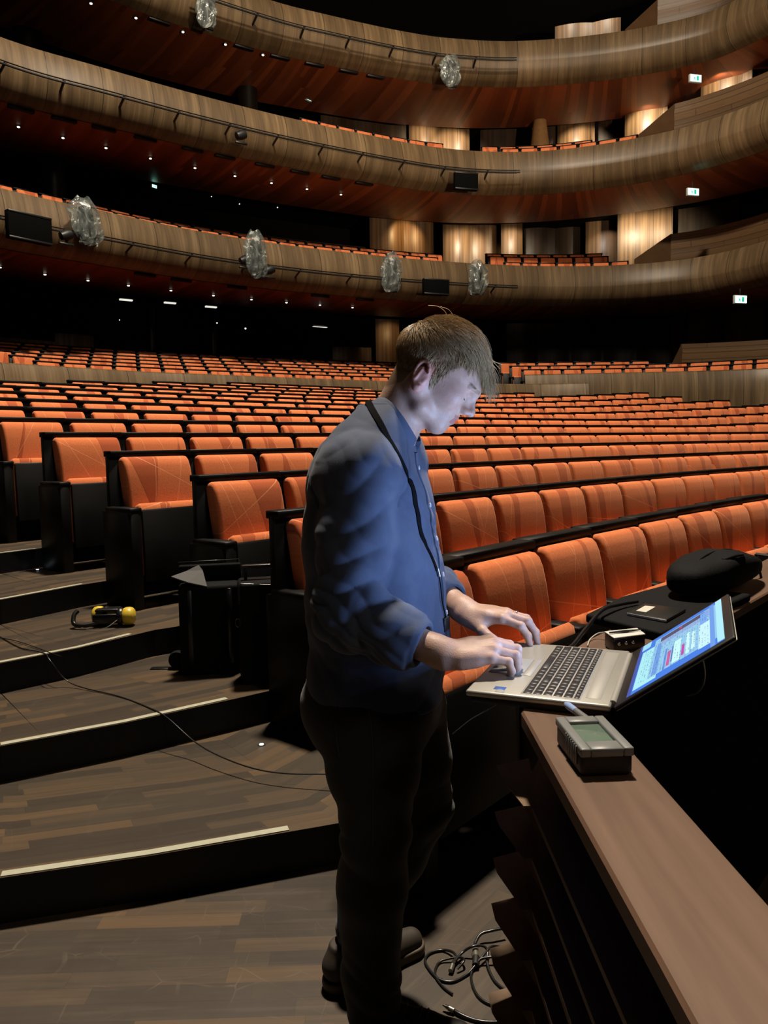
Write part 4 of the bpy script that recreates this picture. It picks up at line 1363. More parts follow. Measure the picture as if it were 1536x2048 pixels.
def ex1(t, w_, d_, h_):
    obj('lid_flap', rbox(-w_ / 2, w_ / 2 + .01, d_ / 2 - .035, d_ / 2, h_ - .02, h_ + 0.085, 0.008, 2), M_BAG2, t)
    obj('piping', tube([(-w_ / 2, d_ / 2 - .02, h_ + .10), (0, d_ / 2 - .02, h_ + .102), (w_ / 2, d_ / 2 - .02, h_ + .104), (w_ / 2 + .015, d_ / 2 - .02, h_)], 0.0022, 6), M_EDGE, t)
    bm = bmesh.new()
    pts = [(-w_ / 2 - .03, -.06, h_ + .05), (-w_ / 2 + .05, -.08, h_ + .02), (-0.01, -.08, h_ - .005), (-0.03, 0.02, h_ + .06), (-0.05, 0.05, h_ + .085), (-w_ / 2 + .04, 0.03, h_ + .06)]
    v = [bm.verts.new(p) for p in pts]
    bm.faces.new(v)
    r = bmesh.ops.extrude_face_region(bm, geom=list(bm.faces))
    bmesh.ops.translate(bm, vec=(0, 0.004, -0.006), verts=[x for x in r['geom'] if isinstance(x, bmesh.types.BMVert)])
    bmesh.ops.recalc_face_normals(bm, faces=bm.faces)
    obj('cloth_corner', bm, M_GREYF, t)
    for sx in (-1, 1):
        obj('front_strap', rbox(sx * w_ * .32 - .012, sx * w_ * .32 + .012, -d_ / 2 - .006, -d_ / 2 + .004, 0.05, h_ - .02, 0.002, 1), M_HB, t)


def ex2(t, w_, d_, h_):
    obj('handle', rbox(-w_ / 2 + .02, w_ / 2 + .03, -0.01, 0.02, h_ + .055, h_ + .072, 0.005, 2), M_EDGE, t)
    obj('piping', tube(catmull([(-w_ / 2, -d_ / 2, h_ - .1), (-w_ / 2 + .004, -d_ / 2, h_ - .012), (-w_ / 2 + .03, -d_ / 2, h_ - .004), (0, -d_ / 2 - .002, h_ - .014), (w_ / 2, -d_ / 2, h_ - .012)], 6), 0.0028, 6), M_EDGE, t)
    obj('handle_post', join_meshes([rbox(-w_ / 2 + .03, -w_ / 2 + .045, -.005, .012, h_ - .02, h_ + .06, .002, 1), rbox(w_ / 2 - .01, w_ / 2 + .005, -.005, .012, h_ - .02, h_ + .06, .002, 1)]), M_HB, t)
    obj('ring_clip', tube([(-w_ / 2 - .01 + .012 * math.cos(a), -d_ / 2 + .0, h_ * .62 + .02 * math.sin(a)) for a in np.linspace(0, 6.28, 14)], 0.0022, 6), M_EDGE, t)


case('camera_bag', -0.885, 3.83, math.radians(12), 0.30, 0.16, 0.45, 2 * RR, 'tall black camera bag with grey cloth corner on the step', ex1)
case('trolley_case', -0.565, 3.68, math.radians(14), 0.29, 0.18, 0.49, 2 * RR, 'black trolley case with silver-edged handle beside the camera bag', ex2)
hb2 = thing('coiled_strap', 'small black rolled strap on the floor left of the camera bag', 'strap', (-1.07, 3.87, 2 * RR))
obj('roll', lathe([(0.012, -0.02), (0.042, -0.022), (0.047, 0.0), (0.042, 0.022), (0.012, 0.02)], 22, Matrix.Translation((0, 0, 0.048)) @ Matrix.Rotation(math.pi / 2, 4, 'X')), M_BAG2, hb2)
obj('strap_tail', rbox(-0.14, 0.0, -0.02, 0.02, 0.0, 0.006, 0.002, 1), M_HB, hb2)

# long cable draped down the steps
cable('floor_cable', [(*bp(-40, 1255, 3 * RR), 3 * RR + .004), (*bp(0, 1275, 3 * RR), 3 * RR + .004), (-1.83, 3.78, 3 * RR + .004), (-1.66, 3.66, 3 * RR + .006), (-1.60, 3.60, 3 * RR - .02), (-1.50, 3.58, 2 * RR + .02), (*bp(240, 1395, 2 * RR), 2 * RR + .004),
                      (*bp(300, 1418, 2 * RR), 2 * RR + .004), (-0.97, 3.19, 2 * RR + .006), (-0.91, 3.14, 2 * RR - .01), (*bp(385, 1480, 0.22), 0.22), (*bp(430, 1508, 0.20), 0.2), (*bp(500, 1535, 0.19), 0.19), (*bp(570, 1547, 0.19), .19), (*bp(668, 1549, 0.2), 0.2), (-0.12, 2.7, 0.2), (0.0, 2.5, 0.15)], 0.0028, M_CABLE,
      'long thin black cable trailing down the aisle steps')
cable('floor_cable', [(*bp(-40, 1290, 2 * RR + .1), 2 * RR + .15), (*bp(30, 1300, 2 * RR + .1), 2 * RR + .15), (-1.60, 3.64, 3 * RR + .005), (-1.55, 3.6, 3 * RR + .004)], 0.0024, M_CABLE, 'short black cable strand crossing the step at the left edge')

# tangle of audio cables on the floor by the rail
def fl(x, y, z=0.005): return (*bp(x, y, z), z)
cable('audio_cable', [fl(1010, 1856, .03), fl(985, 1861, .03), fl(962, 1868, .025), fl(951, 1885, .018), fl(949, 1895, .016)], 0.0042, M_CABLE, 'black cable running into the silver connector by the rail', group=None)
xl = thing('cable_connector', 'silver and black barrel connector standing out among the floor cables', 'connector', fl(950, 1896, .014))
p0 = Vector(fl(949, 1893, .015)); p1_ = Vector(fl(951, 1912, .015)); p2_ = Vector(fl(950, 1928, .013))
obj('barrel', tube([(0, 0, 0), tuple(p1_ - p0)], 0.0098, 14), flat('satin_silver', (0.62, 0.6, 0.52), 0.3, metal=0.9), xl)
obj('collar', tube([tuple(p1_ - p0), tuple(p2_ - p0)], 0.0092, 14), M_TB, xl)
cable('audio_cable', [fl(1012, 1895), fl(985, 1893, .02), fl(972, 1905, .02), fl(955, 1925, .014), fl(935, 1948), fl(905, 1963), fl(878, 1958), fl(858, 1938), fl(850, 1920), fl(860, 1906), fl(885, 1900), fl(905, 1904, .012), fl(913, 1915, .012), fl(908, 1925, .01)], 0.0036, M_CABLE,
      'black cable coiled in a wide left loop on the floor', group=None)
cable('audio_cable', [fl(908, 1925, .012), fl(925, 1905, .016), fl(945, 1893, .03), fl(965, 1892, .028), fl(975, 1902, .02), fl(974, 1925, .01), fl(985, 1955), fl(1000, 1972), fl(1020, 1985)], 0.0036, M_CABLE,
      'black cable looping over the silver connector toward the rail', group=None)
cable('audio_cable', [fl(1030, 1925, .01), fl(1005, 1915, .02), fl(980, 1914, .02), fl(955, 1922, .014), fl(943, 1945), fl(945, 1970), fl(958, 1994), fl(980, 2008), fl(1003, 2012), fl(1030, 2010)], 0.0036, M_CABLE,
      'black cable in a large round loop nearest the rail', group=None)
cable('audio_cable', [fl(915, 1938, .01), fl(928, 1922, .02), fl(922, 1915, .015), fl(900, 1917, .01), fl(878, 1925), fl(870, 1948), fl(885, 1972), fl(905, 1988)], 0.0032, M_CABLE, 'thin black cable crossing inside the left loop', group=None)
cable('audio_cable', [fl(902, 2017, .008), fl(918, 2027, .008), fl(940, 2037, .006), fl(965, 2043, .006), fl(995, 2044, .006), fl(1030, 2040, .006)], 0.0042, M_CABLE, 'black jack lead lying lowest on the floor', group=None)
for i, (xx, yy, lab) in enumerate(((905, 1930, 'shiny nickel plug tips inside the left cable loop'), (898, 2016, 'nickel jack plug on the lowest floor cable'))):
    t = thing('jack_plug', lab, 'plug', fl(xx, yy, .012))
    q0 = Vector(fl(xx, yy, .012)); q1 = Vector(fl(xx + (6 if i == 0 else -12), yy - (14 if i == 0 else 6), .014)); q2 = Vector(fl(xx - (4 if i == 0 else -10), yy + (12 if i == 0 else 5), .01))
    obj('tip', tube([(0, 0, 0), tuple(q1 - q0)], [0.006, 0.0028], 10), flat('nickel_plug', (0.85, 0.82, 0.7), 0.2, metal=1), t)
    obj('sleeve', tube([(0, 0, 0), tuple(q2 - q0)], 0.0065, 10), flat('dull_nickel', (0.3, 0.29, 0.24), 0.35, metal=0.8), t)

# black armrest ledges' brass number bars seen between row one and the rail
M_BAR = flat('grey_metal_bar', (0.10, 0.095, 0.09), 0.35, metal=0.6)
for (x0, y0, x1, y1), lab in zip(((1281, 1187, 1324, 1196), (1446, 1130, 1487, 1134), (1512, 1108, 1540, 1112)), ('short grey metal bar on the rail back behind the notebook', 'short grey metal bar above the right end of the bag', 'short grey metal bar at the right frame edge below the seats')):
    a = Vector((*bp(x0, y0, 0.80), 0.80)); b = Vector((*bp(x1, y1, 0.80), 0.80))
    d = (b - a)
    t = thing('metal_bar', lab, 'bar', tuple(a))
    obj('bar', tube([(0, 0, 0), tuple(d)], 0.008, 4), M_BAR, t)
    obj('bracket', rbox(-0.006, 0.006, -0.006, 0.006, -0.8, 0.0, 0.001, 1), M_SEATDARK, t)

# ================================================================== RIG ON THE BALCONY FRONTS
def pipe(path, ztop, off, dz, x0, x1, label, nbr):
    P = path_px(path, off, x0, x1, ztop + dz, step=0.12)
    t = thing('lighting_pipe', label, 'pipe', (P[len(P) // 2][0], P[len(P) // 2][1], ztop + dz))
    o = np.array([P[len(P) // 2][0], P[len(P) // 2][1], ztop + dz])
    P3_ = np.c_[P, np.full(len(P), ztop + dz)] - o
    obj('tube', tube(P3_, 0.024, 8), M_PIPE, t)
    obj('power_rail', tube(P3_ + np.array([0, 0, 0.06]), 0.014, 4), M_PIPE, t)
    L = np.r_[0, np.cumsum(np.linalg.norm(np.diff(P, axis=0), axis=1))]
    Nn = normals2(P)
    for s in np.arange(0.5, L[-1], nbr):
        i = int(np.searchsorted(L, s)); i = min(i, len(P) - 1)
        q = np.array([P[i][0], P[i][1], ztop + dz]) - o
        nn = np.array([Nn[i][0], Nn[i][1], 0])
        w_ = q - nn * (off - 0.05)
        obj('bracket', tube([q + [0, 0, 0.05], w_ + np.array([0, 0, -0.12])], 0.032, 4), M_PIPE, t)
    return t


pipe(P1, 7.0, 0.52, -0.8, -60, 1042, 'long black lighting pipe along the lower balcony front', 1.55)
pipe(P2, 10.2, 0.50, -0.78, -60, 1040, 'long black lighting pipe along the middle balcony front', 1.3)
pipe(P3, 13.4, 0.50, -0.78, 380, 1034, 'long black lighting pipe along the top balcony front', 1.3)

M_PLASTIC = None
def plastic():
    m, nt, b = nodes('clear_plastic_sheet')
    b.inputs['Base Color'].default_value = (0.62, 0.68, 0.65, 1)
    b.inputs['Roughness'].default_value = 0.16
    b.inputs['Alpha'].default_value = 0.5
    b.inputs['Specular IOR Level'].default_value = 0.9
    tc = N(nt, 'ShaderNodeTexCoord')
    nz = N(nt, 'ShaderNodeTexNoise', inp={'Scale': 2.6, 'Detail': 3.0, 'Distortion': 2.5}); lk(nt, tc.outputs['Object'], nz.inputs['Vector'])
    bn = N(nt, 'ShaderNodeBump', inp={'Strength': 0.8, 'Distance': 0.06}); lk(nt, nz.outputs[0], bn.inputs['Height']); lk(nt, bn.outputs[0], b.inputs['Normal'])
    c = ramp(nt, nz.outputs[0], [(0.35, (0.12, 0.135, 0.13)), (0.58, (0.22, 0.25, 0.235)), (0.66, (0.7, 0.75, 0.7))])
    lk(nt, c, b.inputs['Base Color'])
    lk(nt, mth(nt, 'ADD', mth(nt, 'MULTIPLY', nz.outputs[0], 0.8), 0.08, clamp=True), b.inputs['Alpha'])
    return m


M_PLASTIC = plastic()
M_FIX = flat('dark_lamp_body', (0.02, 0.024, 0.023), 0.4)


def wrapped(path, ztop, xp, yc, h, wd, lean, label):
    q, t, n = on_path(path, 0.62, xp, ztop - 0.3)
    # real height from the survey: same distance as the pipe
    D = q[1]
    c = atY(xp, yc, D)
    root = thing('wrapped_spotlight', label, 'spotlight', (q[0], q[1], c.z), math.atan2(t[1], t[0]))
    rg = random.Random(int(xp))
    obj('lamp_body', lathe([(0.0, -h * .36), (wd * .26, -h * .34), (wd * .3, -h * .1), (wd * .3, h * .18), (wd * .22, h * .3), (0, h * .31)], 14, Matrix.Rotation(lean, 4, 'Y')), M_FIX, root)
    obj('yoke', join_meshes([rbox(-wd * .36, -wd * .31, -.03, .03, -h * .45, h * .05, .004, 1), rbox(wd * .31, wd * .36, -.03, .03, -h * .45, h * .05, .004, 1), rbox(-wd * .36, wd * .36, -.03, .03, -h * .5, -h * .44, .004, 1)]), M_PIPE, root)
    verts, faces = [], []
    nu, nv = 26, 20
    for j in range(nv + 1):
        v = j / nv; z = (v - 0.5) * h
        w0 = wd * (0.58 * (1 - abs(2 * v - 1) ** 3 * 0.45)) * (1.0 if v < .8 else 1 - (v - .8) * 1.6)
        for i in range(nu):
            a = 2 * math.pi * i / nu
            k = 1 + 0.16 * math.sin(3 * a + 5 * v + xp) + 0.1 * math.sin(7 * a - 9 * v) + rg.uniform(-.025, .025)
            verts.append((w0 * k * math.cos(a) + math.sin(lean) * z, 0.6 * w0 * k * math.sin(a), z + 0.04 * math.sin(2 * a + xp)))
    for j in range(nv):
        for i in range(nu):
            faces.append((j * nu + i, j * nu + (i + 1) % nu, (j + 1) * nu + (i + 1) % nu, (j + 1) * nu + i))
    # twisted ear of loose sheet at the top
    me = bpy.data.meshes.new('m'); me.from_pydata(verts, [], faces); smooth(me, 28)
    obj('plastic_cover', me, M_PLASTIC, root)


wrapped(P1, 7.0, 172, 443, 1.02, 0.55, -0.12, 'leftmost plastic-wrapped spotlight on the lower balcony front')
wrapped(P1, 7.0, 512, 509, 1.2, 0.5, -0.05, 'plastic-wrapped spotlight at the middle of the lower balcony front')
wrapped(P1, 7.0, 783, 545, 1.12, 0.5, 0.0, 'plastic-wrapped spotlight on the lower balcony above the man')
wrapped(P1, 7.0, 955, 555, 1.0, 0.5, 0.05, 'rightmost plastic-wrapped spotlight on the lower balcony front')
wrapped(P3, 13.4, 412, 22, 0.85, 0.42, 0.0, 'left plastic-wrapped spotlight on the top balcony front')
wrapped(P3, 13.4, 901, 142, 0.9, 0.48, 0.0, 'right plastic-wrapped spotlight on the top balcony front')


def black_box(path, ztop, xp, yc, wpx, hpx, label, name='stage_monitor'):
    q, t, n = on_path(path, 0.66, xp, ztop - 0.5)
    c = atY(xp, yc, q[1]); D = math.hypot(q[0], q[1])
    w_, h_ = wpx * D / FPX / 1.0, hpx * D / FPX
    cosv = abs(t[0] * q[1] - t[1] * q[0]) / D
    w_ /= max(cosv, .5)
    root = thing(name, label, 'box', (q[0], q[1], c.z), math.atan2(t[1], t[0]))
    obj('housing', rbox(-w_ / 2, w_ / 2, -0.06, 0.1, -h_ / 2, h_ / 2, 0.01, 2), flat('matt_black_box', (0.003, 0.003, 0.003), 0.9, spec=0.05), root)
    obj('front_frame', join_meshes([rbox(-w_ / 2, w_ / 2, -0.072, -0.058, -h_ / 2, -h_ / 2 + .04, .004, 1), rbox(-w_ / 2, w_ / 2, -0.072, -0.058, h_ / 2 - .04, h_ / 2, .004, 1)]), M_PIPE, root)
    obj('clamp', rbox(-0.04, 0.04, 0.08, 0.2, -0.05, 0.05, 0.005, 1), M_PIPE, root)


black_box(P1, 7.0, 57, 456, 70, 48, 'black flat monitor on the lower balcony front at far left')
black_box(P1, 7.0, 872, 574, 49, 30, 'black flat monitor on the lower balcony front above the man')
black_box(P2, 10.2, 932, 363, 44, 32, 'black box hanging from the middle balcony pipe', 'projector_box')


def mini_head(path, ztop, xp, yc, label):
    q, t, n = on_path(path, 0.55, xp, ztop - 0.5)
    c = atY(xp, yc, q[1])
    root = thing('small_spotlight', label, 'spotlight', (q[0], q[1], c.z), math.atan2(t[1], t[0]))
    obj('lamp_body', lathe([(0.0, -0.14), (0.09, -0.13), (0.12, 0.0), (0.1, 0.12), (0, 0.13)], 14, Matrix.Rotation(1.2, 4, 'Y')), M_PIPE, root)
    obj('yoke', rbox(-0.16, 0.16, -0.03, 0.03, -0.22, -0.17, .01, 1), M_PIPE, root)
    obj('lens', lathe([(0.0, 0.13), (0.07, 0.131), (0, 0.14)], 12, Matrix.Rotation(1.2, 4, 'Y')), flat('glass_lens', (0.5, 0.5, 0.55), 0.08, metal=0.9), root)


mini_head(P1, 7.0, 130, 470, 'small black spotlight beside the leftmost wrapped lamp')
mini_head(P1, 7.0, 489, 520, 'small black spotlight left of the middle wrapped lamp')
mini_head(P1, 7.0, 538, 540, 'small round lamp right of the middle wrapped lamp')
mini_head(P2, 10.2, 481, 270, 'small black spotlight on the middle balcony pipe')

# dark slots recessed in the edge of the soffits
for path, z, xs in ((P2, 9.0, (42, 128, 208, 290, 385, 450, 530, 600, 662, 728)), (P3, 12.2, (318, 488, 560, 630, 698, 752)), (P1, 5.8, (290, 362, 475, 640, 730))):
    for xp in xs:
        q, t, n = on_path(path, -0.35, xp, z)
        o = obj('soffit_slot', rbox(-0.28, 0.28, -0.05, 0.05, -0.06, 0.0, 0.01, 1), M_BLACK, kind='structure')
        o.location = (q[0], q[1], z - 0.005); o.rotation_euler = (0, 0, math.atan2(t[1], t[0])); o.name = 'trim_soffit'

# downlights
M_DOWN = flat('downlight_lens', (1, .9, .75), 0.3, emit=(1.0, 0.9, 0.72), estr=3.0)
me_ring = lathe([(0.0, 0.0), (0.055, 0.0), (0.06, -0.02), (0.035, -0.025), (0.0, -0.02)], 14)
me_lens = lathe([(0.0, -0.02), (0.034, -0.026), (0.03, -0.04), (0.0, -0.045)], 12)
me_ring.materials.append(M_PIPE); me_lens.materials.append(M_DOWN)
DL = {'top': (12.15, [(182, 8), (272, 37), (366, 65), (451, 90), (526, 111)]),
      'middle': (8.97, [(37, 255), (126, 277), (212, 297), (301, 318), (390, 337), (470, 353), (543, 367), (614, 379), (682, 390)]),
      'lower': (5.77, [(0, 536), (90, 550), (176, 562), (257, 572), (342, 582), (427, 592), (503, 600), (573, 606), (640, 611), (705, 616)])}
for lev, (z, pts) in DL.items():
    for i, (x, y) in enumerate(pts):
        X, Y = bp(x, y, z - 0.04)
        t = thing('downlight', 'tiny warm downlight, %s from left in the soffit of the %s balcony' % (ORD[i], lev), 'light', (X, Y, z), 0, 'downlights under the %s balcony' % lev)
        add_part('bezel', me_ring, t); add_part('lens', me_lens, t)

# glowing bars as lamp reflections in control-room glass at the back of the stalls
M_LAMPREF = flat('white_lamp_reflection', (1, 1, 1), 0.3, emit=(1, 0.96, 0.86), estr=0.9)
for i, (x, y, w_) in enumerate(((252, 600, 20), (340, 606, 19), (422, 614, 19), (640, 654, 26))):
    z = 5.0; X, Y, Z = atY(x, y, (24.3, 25.2, 25.4, 25.4)[i])
    t = thing('lamp_reflection', ['left bright lamp reflection in the dark below the lower balcony', 'middle bright lamp reflection in the dark below the lower balcony', 'right bright lamp reflection in the dark below the lower balcony', 'faint thin lamp reflection in the dark left of the man'][i], 'light', (X, Y, Z), 0.6)
    L_ = w_ * 25.4 / FPX * 1.2
    obj('glow_bar', rbox(-L_ / 2, L_ / 2, -.05, .05, -.02 if i < 3 else -.004, .02 if i < 3 else .004, .004, 1), M_LAMPREF, t)
    obj('housing', rbox(-L_ / 2 - .05, L_ / 2 + .05, -.06, .06, .03, .07, .005, 1), M_PIPE, t)
for i, (x, y, z, s) in enumerate(((166, 602, 25, .015), (239, 640, 25, .015), (423, 393, 25, .015), (434, 646, 25, .022), (479, 408, 25.5, .018), (491, 657, 25, .028), (555, 415, 26, .018))):
    p = atY(x, y, z)
    t = thing('indicator_lamp', 'tiny white pilot lamp glowing in the dark, %s from the left' % ORD[i], 'light', tuple(p), 0, 'pilot lamps in the dark balconies')
    obj('bulb', lathe([(0, -s), (s * .8, -s * .5), (s, 0), (s * .8, s * .5), (0, s)], 10), M_DOWN, t)
    obj('socket', rbox(-s, s, s * .2, s * 2, -s, s, s * .2, 1), M_PIPE, t)

# ------------------------------------------------------------------ emergency exit signs
M_EXIT = flat('exit_sign_face', (0.2, 0.9, 0.6), 0.3, emit=(0.42, 1.0, 0.80), estr=3.2)
M_EXG = flat('exit_sign_green', (0.0, 0.25, 0.12), 0.4, emit=(0.02, 0.45, 0.25), estr=1.0)
M_EXB = flat('exit_sign_housing', (0.5, 0.55, 0.52), 0.5)


def exit_sign(x, y, D, w_, label, rot=0.25, drop=True):
    p = atY(x, y, D)
    h_ = w_ * 0.52
    t = thing('exit_sign', label, 'sign', tuple(p), rot)
    obj('housing', rbox(-w_ / 2 - .02, w_ / 2 + .02, -0.02, 0.06, -h_ / 2 - .02, h_ / 2 + .02, 0.01, 2), M_EXB, t)
    obj('face', rbox(-w_ / 2, w_ / 2, -0.028, -0.018, -h_ / 2, h_ / 2, 0.003, 1), M_EXIT, t)
    s = w_ / 0.4
    man = [tube([(-0.08 * s, -0.034, 0.02 * s), (-0.055 * s, -0.034, -0.02 * s)], 0.016 * s, 6), tube([(-0.055 * s, -0.034, -0.02 * s), (-0.03 * s, -0.034, -0.075 * s)], 0.01 * s, 6),
           tube([(-0.055 * s, -0.034, -0.02 * s), (-0.1 * s, -0.034, -0.06 * s)], 0.01 * s, 6), tube([(-0.08 * s, -0.034, 0.02 * s), (-0.03 * s, -0.034, 0.0)], 0.008 * s, 6),
           lathe([(0, -.016 * s), (.014 * s, 0), (0, .016 * s)], 8, Matrix.Translation((-0.088 * s, -0.034, 0.055 * s))), rbox(0.02 * s, 0.1 * s, -0.036, -0.03, -0.075 * s, 0.07 * s, 0.002, 1)]
    obj('pictogram', join_meshes(man), M_EXG, t)
    if drop: obj('hanger', rbox(-0.015, 0.015, 0.01, 0.03, h_ / 2, h_ / 2 + 0.2, 0.002, 1), M_PIPE, t)


exit_sign(1391, 157, 22.5, 0.34, 'green lit exit sign under the top balcony at right')
exit_sign(1386, 384, 22.6, 0.34, 'green lit exit sign under the middle balcony at right')
exit_sign(1481, 599, 21.5, 0.36, 'green lit exit sign under the lower balcony at right')
exit_sign(617, 197, 25.0, 0.2, 'small green exit sign far back under the top balcony', 0.9, False)
exit_sign(308, 373, 23.0, 0.15, 'tiny green exit sign far back under the middle balcony at left', 0.9, False)

# ================================================================== THE MAN
def smin(a, b, k):
    if k <= 0: return np.minimum(a, b)
    h = np.clip(0.5 + 0.5 * (b - a) / k, 0, 1)
    return b + (a - b) * h - k * h * (1 - h)


def smax(a, b, k): return -smin(-a, -b, k)


class Pr:
    pass


def rc(a, b, r1, r2):
    """round cone"""
    a = np.array(a, float); b = np.array(b, float)
    ba = b - a; L2 = ba @ ba

    def f(P):
        t = np.clip(((P - a) @ ba) / L2, 0, 1)
        return np.linalg.norm(P - a - t[:, None] * ba, axis=1) - (r1 + (r2 - r1) * t)
    f.c = 0.5 * (a + b); f.R = 0.5 * math.sqrt(L2) + max(r1, r2)
    return f


def ell(c, r, R=None):
    c = np.array(c, float); r = np.array(r, float); R = np.eye(3) if R is None else np.array(R)

    def f(P):
        q = (P - c) @ R.T
        k0 = np.linalg.norm(q / r, axis=1)
        k1 = np.linalg.norm(q / (r * r), axis=1)
        return np.where(k1 > 1e-9, k0 * (k0 - 1) / np.maximum(k1, 1e-9), -r.min())
    f.c = c; f.R = r.max()
    return f


def loft(secs, R2=None):
    """vertical stack of elliptical sections: (z, cx, cy, a(front-back), b(side), power)"""
    S = np.array([s[:5] for s in secs], float)
    S = S[S[:, 0].argsort()]
    fx, fy = BF[0], BF[1]

    def f(P):
        z = P[:, 2]
        zc = np.clip(z, S[0, 0], S[-1, 0])
        cx, cy, a, b = (np.interp(zc, S[:, 0], S[:, i]) for i in (1, 2, 3, 4))
        dx, dy = P[:, 0] - cx, P[:, 1] - cy
        u = dx * fx + dy * fy; v = -dx * fy + dy * fx
        k0 = ((np.abs(u) / a) ** 2.3 + (np.abs(v) / b) ** 2.3) ** (1 / 2.3)
        d = (k0 - 1) * np.minimum(a, b) * 0.9
        dz = np.abs(z - zc)
        return np.where(dz > 0, np.sqrt(np.maximum(d, 0) ** 2 + dz ** 2) + np.minimum(d, 0) * (dz <= 0), d)
    f.c = np.array([S[:, 1].mean(), S[:, 2].mean(), S[:, 0].mean()]); f.R = (S[-1, 0] - S[0, 0]) / 2 + S[:, 3:].max() + .1
    return f


def mesh_sdf(fn, lo, hi, h, block=16, prune=0.0):
    """surface nets over a sparse set of blocks"""
    lo = np.array(lo, float); hi = np.array(hi, float)
    nb = np.ceil((hi - lo) / (h * block)).astype(int)
    n = nb * block + 1
    vals = np.full(n, 1.0, np.float32)
    # coarse pass at block centres
    cx = [lo[i] + (np.arange(nb[i]) + 0.5) * block * h for i in range(3)]
    G = np.stack(np.meshgrid(*cx, indexing='ij'), -1).reshape(-1, 3)
    dc = fn(G)
    rad = block * h * 0.5 * math.sqrt(3) * 1.25 + 0.012
    I = np.stack(np.meshgrid(*[np.arange(k) for k in nb], indexing='ij'), -1).reshape(-1, 3)
    near = np.abs(dc) < rad
    inside = dc <= -rad
    for b in I[inside]:
        s = b * block
        vals[s[0]:s[0] + block + 1, s[1]:s[1] + block + 1, s[2]:s[2] + block + 1] = -1
    loc = np.stack(np.meshgrid(*[np.arange(block + 1)] * 3, indexing='ij'), -1).reshape(-1, 3) * h
    todo = I[near]
    B = 24
    for i in range(0, len(todo), B):
        bs = todo[i:i + B]
        P = (lo + bs[:, None, :] * block * h + loc[None]).reshape(-1, 3)
        d = fn(P).reshape(len(bs), block + 1, block + 1, block + 1)
        for b, dd in zip(bs, d):
            s = b * block
            vals[s[0]:s[0] + block + 1, s[1]:s[1] + block + 1, s[2]:s[2] + block + 1] = dd
    neg = vals < 0
    c = neg[:-1, :-1, :-1].astype(np.int8)
    tot = np.zeros(np.array(vals.shape) - 1, np.int8)
    for dx in (0, 1):
        for dy in (0, 1):
            for dz in (0, 1):
                tot += neg[dx:dx + tot.shape[0], dy:dy + tot.shape[1], dz:dz + tot.shape[2]]
    act = np.argwhere((tot > 0) & (tot < 8))
    idx = -np.ones(tot.shape, np.int32); idx[tuple(act.T)] = np.arange(len(act))
    corner = np.array([(x, y, z) for x in (0, 1) for y in (0, 1) for z in (0, 1)])
    cv = np.stack([vals[act[:, 0] + q[0], act[:, 1] + q[1], act[:, 2] + q[2]] for q in corner], 1)
    acc = np.zeros((len(act), 3)); cnt = np.zeros(len(act))
    for i in range(8):
        for j in range(i + 1, 8):
            if np.abs(corner[i] - corner[j]).sum() != 1: continue
            m = (cv[:, i] < 0) != (cv[:, j] < 0)
            t = cv[:, i] / (cv[:, i] - cv[:, j] + 1e-12)
            p = corner[i] + t[:, None] * (corner[j] - corner[i])
            acc[m] += p[m]; cnt[m] += 1
    V = lo + (act + acc / np.maximum(cnt, 1)[:, None]) * h
    faces = []
    for ax in range(3):
        a1, a2 = [(1, 2), (2, 0), (0, 1)][ax]
        sl0 = [slice(None)] * 3; sl1 = [slice(None)] * 3
        sl0[ax] = slice(0, -1); sl1[ax] = slice(1, None)
        ch = neg[tuple(sl0)] != neg[tuple(sl1)]
        E_ = np.argwhere(ch)
        ok = (E_[:, a1] > 0) & (E_[:, a2] > 0) & (E_[:, a1] < tot.shape[a1]) & (E_[:, a2] < tot.shape[a2])
        E_ = E_[ok]
        u = np.zeros(3, int); u[a1] = 1
        v = np.zeros(3, int); v[a2] = 1
        q = [idx[tuple((E_ - u - v).T)], idx[tuple((E_ - v).T)], idx[tuple(E_.T)], idx[tuple((E_ - u).T)]]
        Q = np.stack(q, 1)
        s = neg[tuple(E_.T)]
        Q[~s] = Q[~s][:, ::-1]
        faces.append(Q[(Q >= 0).all(1)])
    Fq = np.concatenate(faces)
    me = bpy.data.meshes.new('m')
    me.vertices.add(len(V)); me.vertices.foreach_set('co', V.astype(np.float32).ravel())
    me.loops.add(len(Fq) * 4); me.loops.foreach_set('vertex_index', Fq.astype(np.int32).ravel())
    me.polygons.add(len(Fq)); me.polygons.foreach_set('loop_start', np.arange(len(Fq), dtype=np.int32) * 4)
    try: me.polygons.foreach_set('loop_total', np.full(len(Fq), 4, np.int32))
    except Exception: pass
    me.polygons.foreach_set('use_smooth', np.ones(len(Fq), bool))
    me.update(calc_edges=True); me.validate()
    return me, V


def clus(prs, k, margin=0.06):
    """smooth union with per-batch culling"""
    def f(P):
        c = P.mean(0); r = np.linalg.norm(P - c, axis=1).max()
        ds = [max(0.0, np.linalg.norm(p.c - c) - p.R) for p in prs]
        dm = min(ds)
        d = None
        for p, q in zip(prs, ds):
            if q > dm + 2 * r + margin and q > r + margin: continue
            x = p(P)
            d = x if d is None else smin(d, x, k)
        return d
    f.c = np.mean([p.c for p in prs], 0); f.R = max(np.linalg.norm(p.c - f.c) + p.R for p in prs)
    return f


BF = np.array([0.966, -0.259, 0.0])       # the way his chest faces
BL = np.array([0.259, 0.966, 0.0])        # his left
ZU = np.array([0, 0, 1.0])

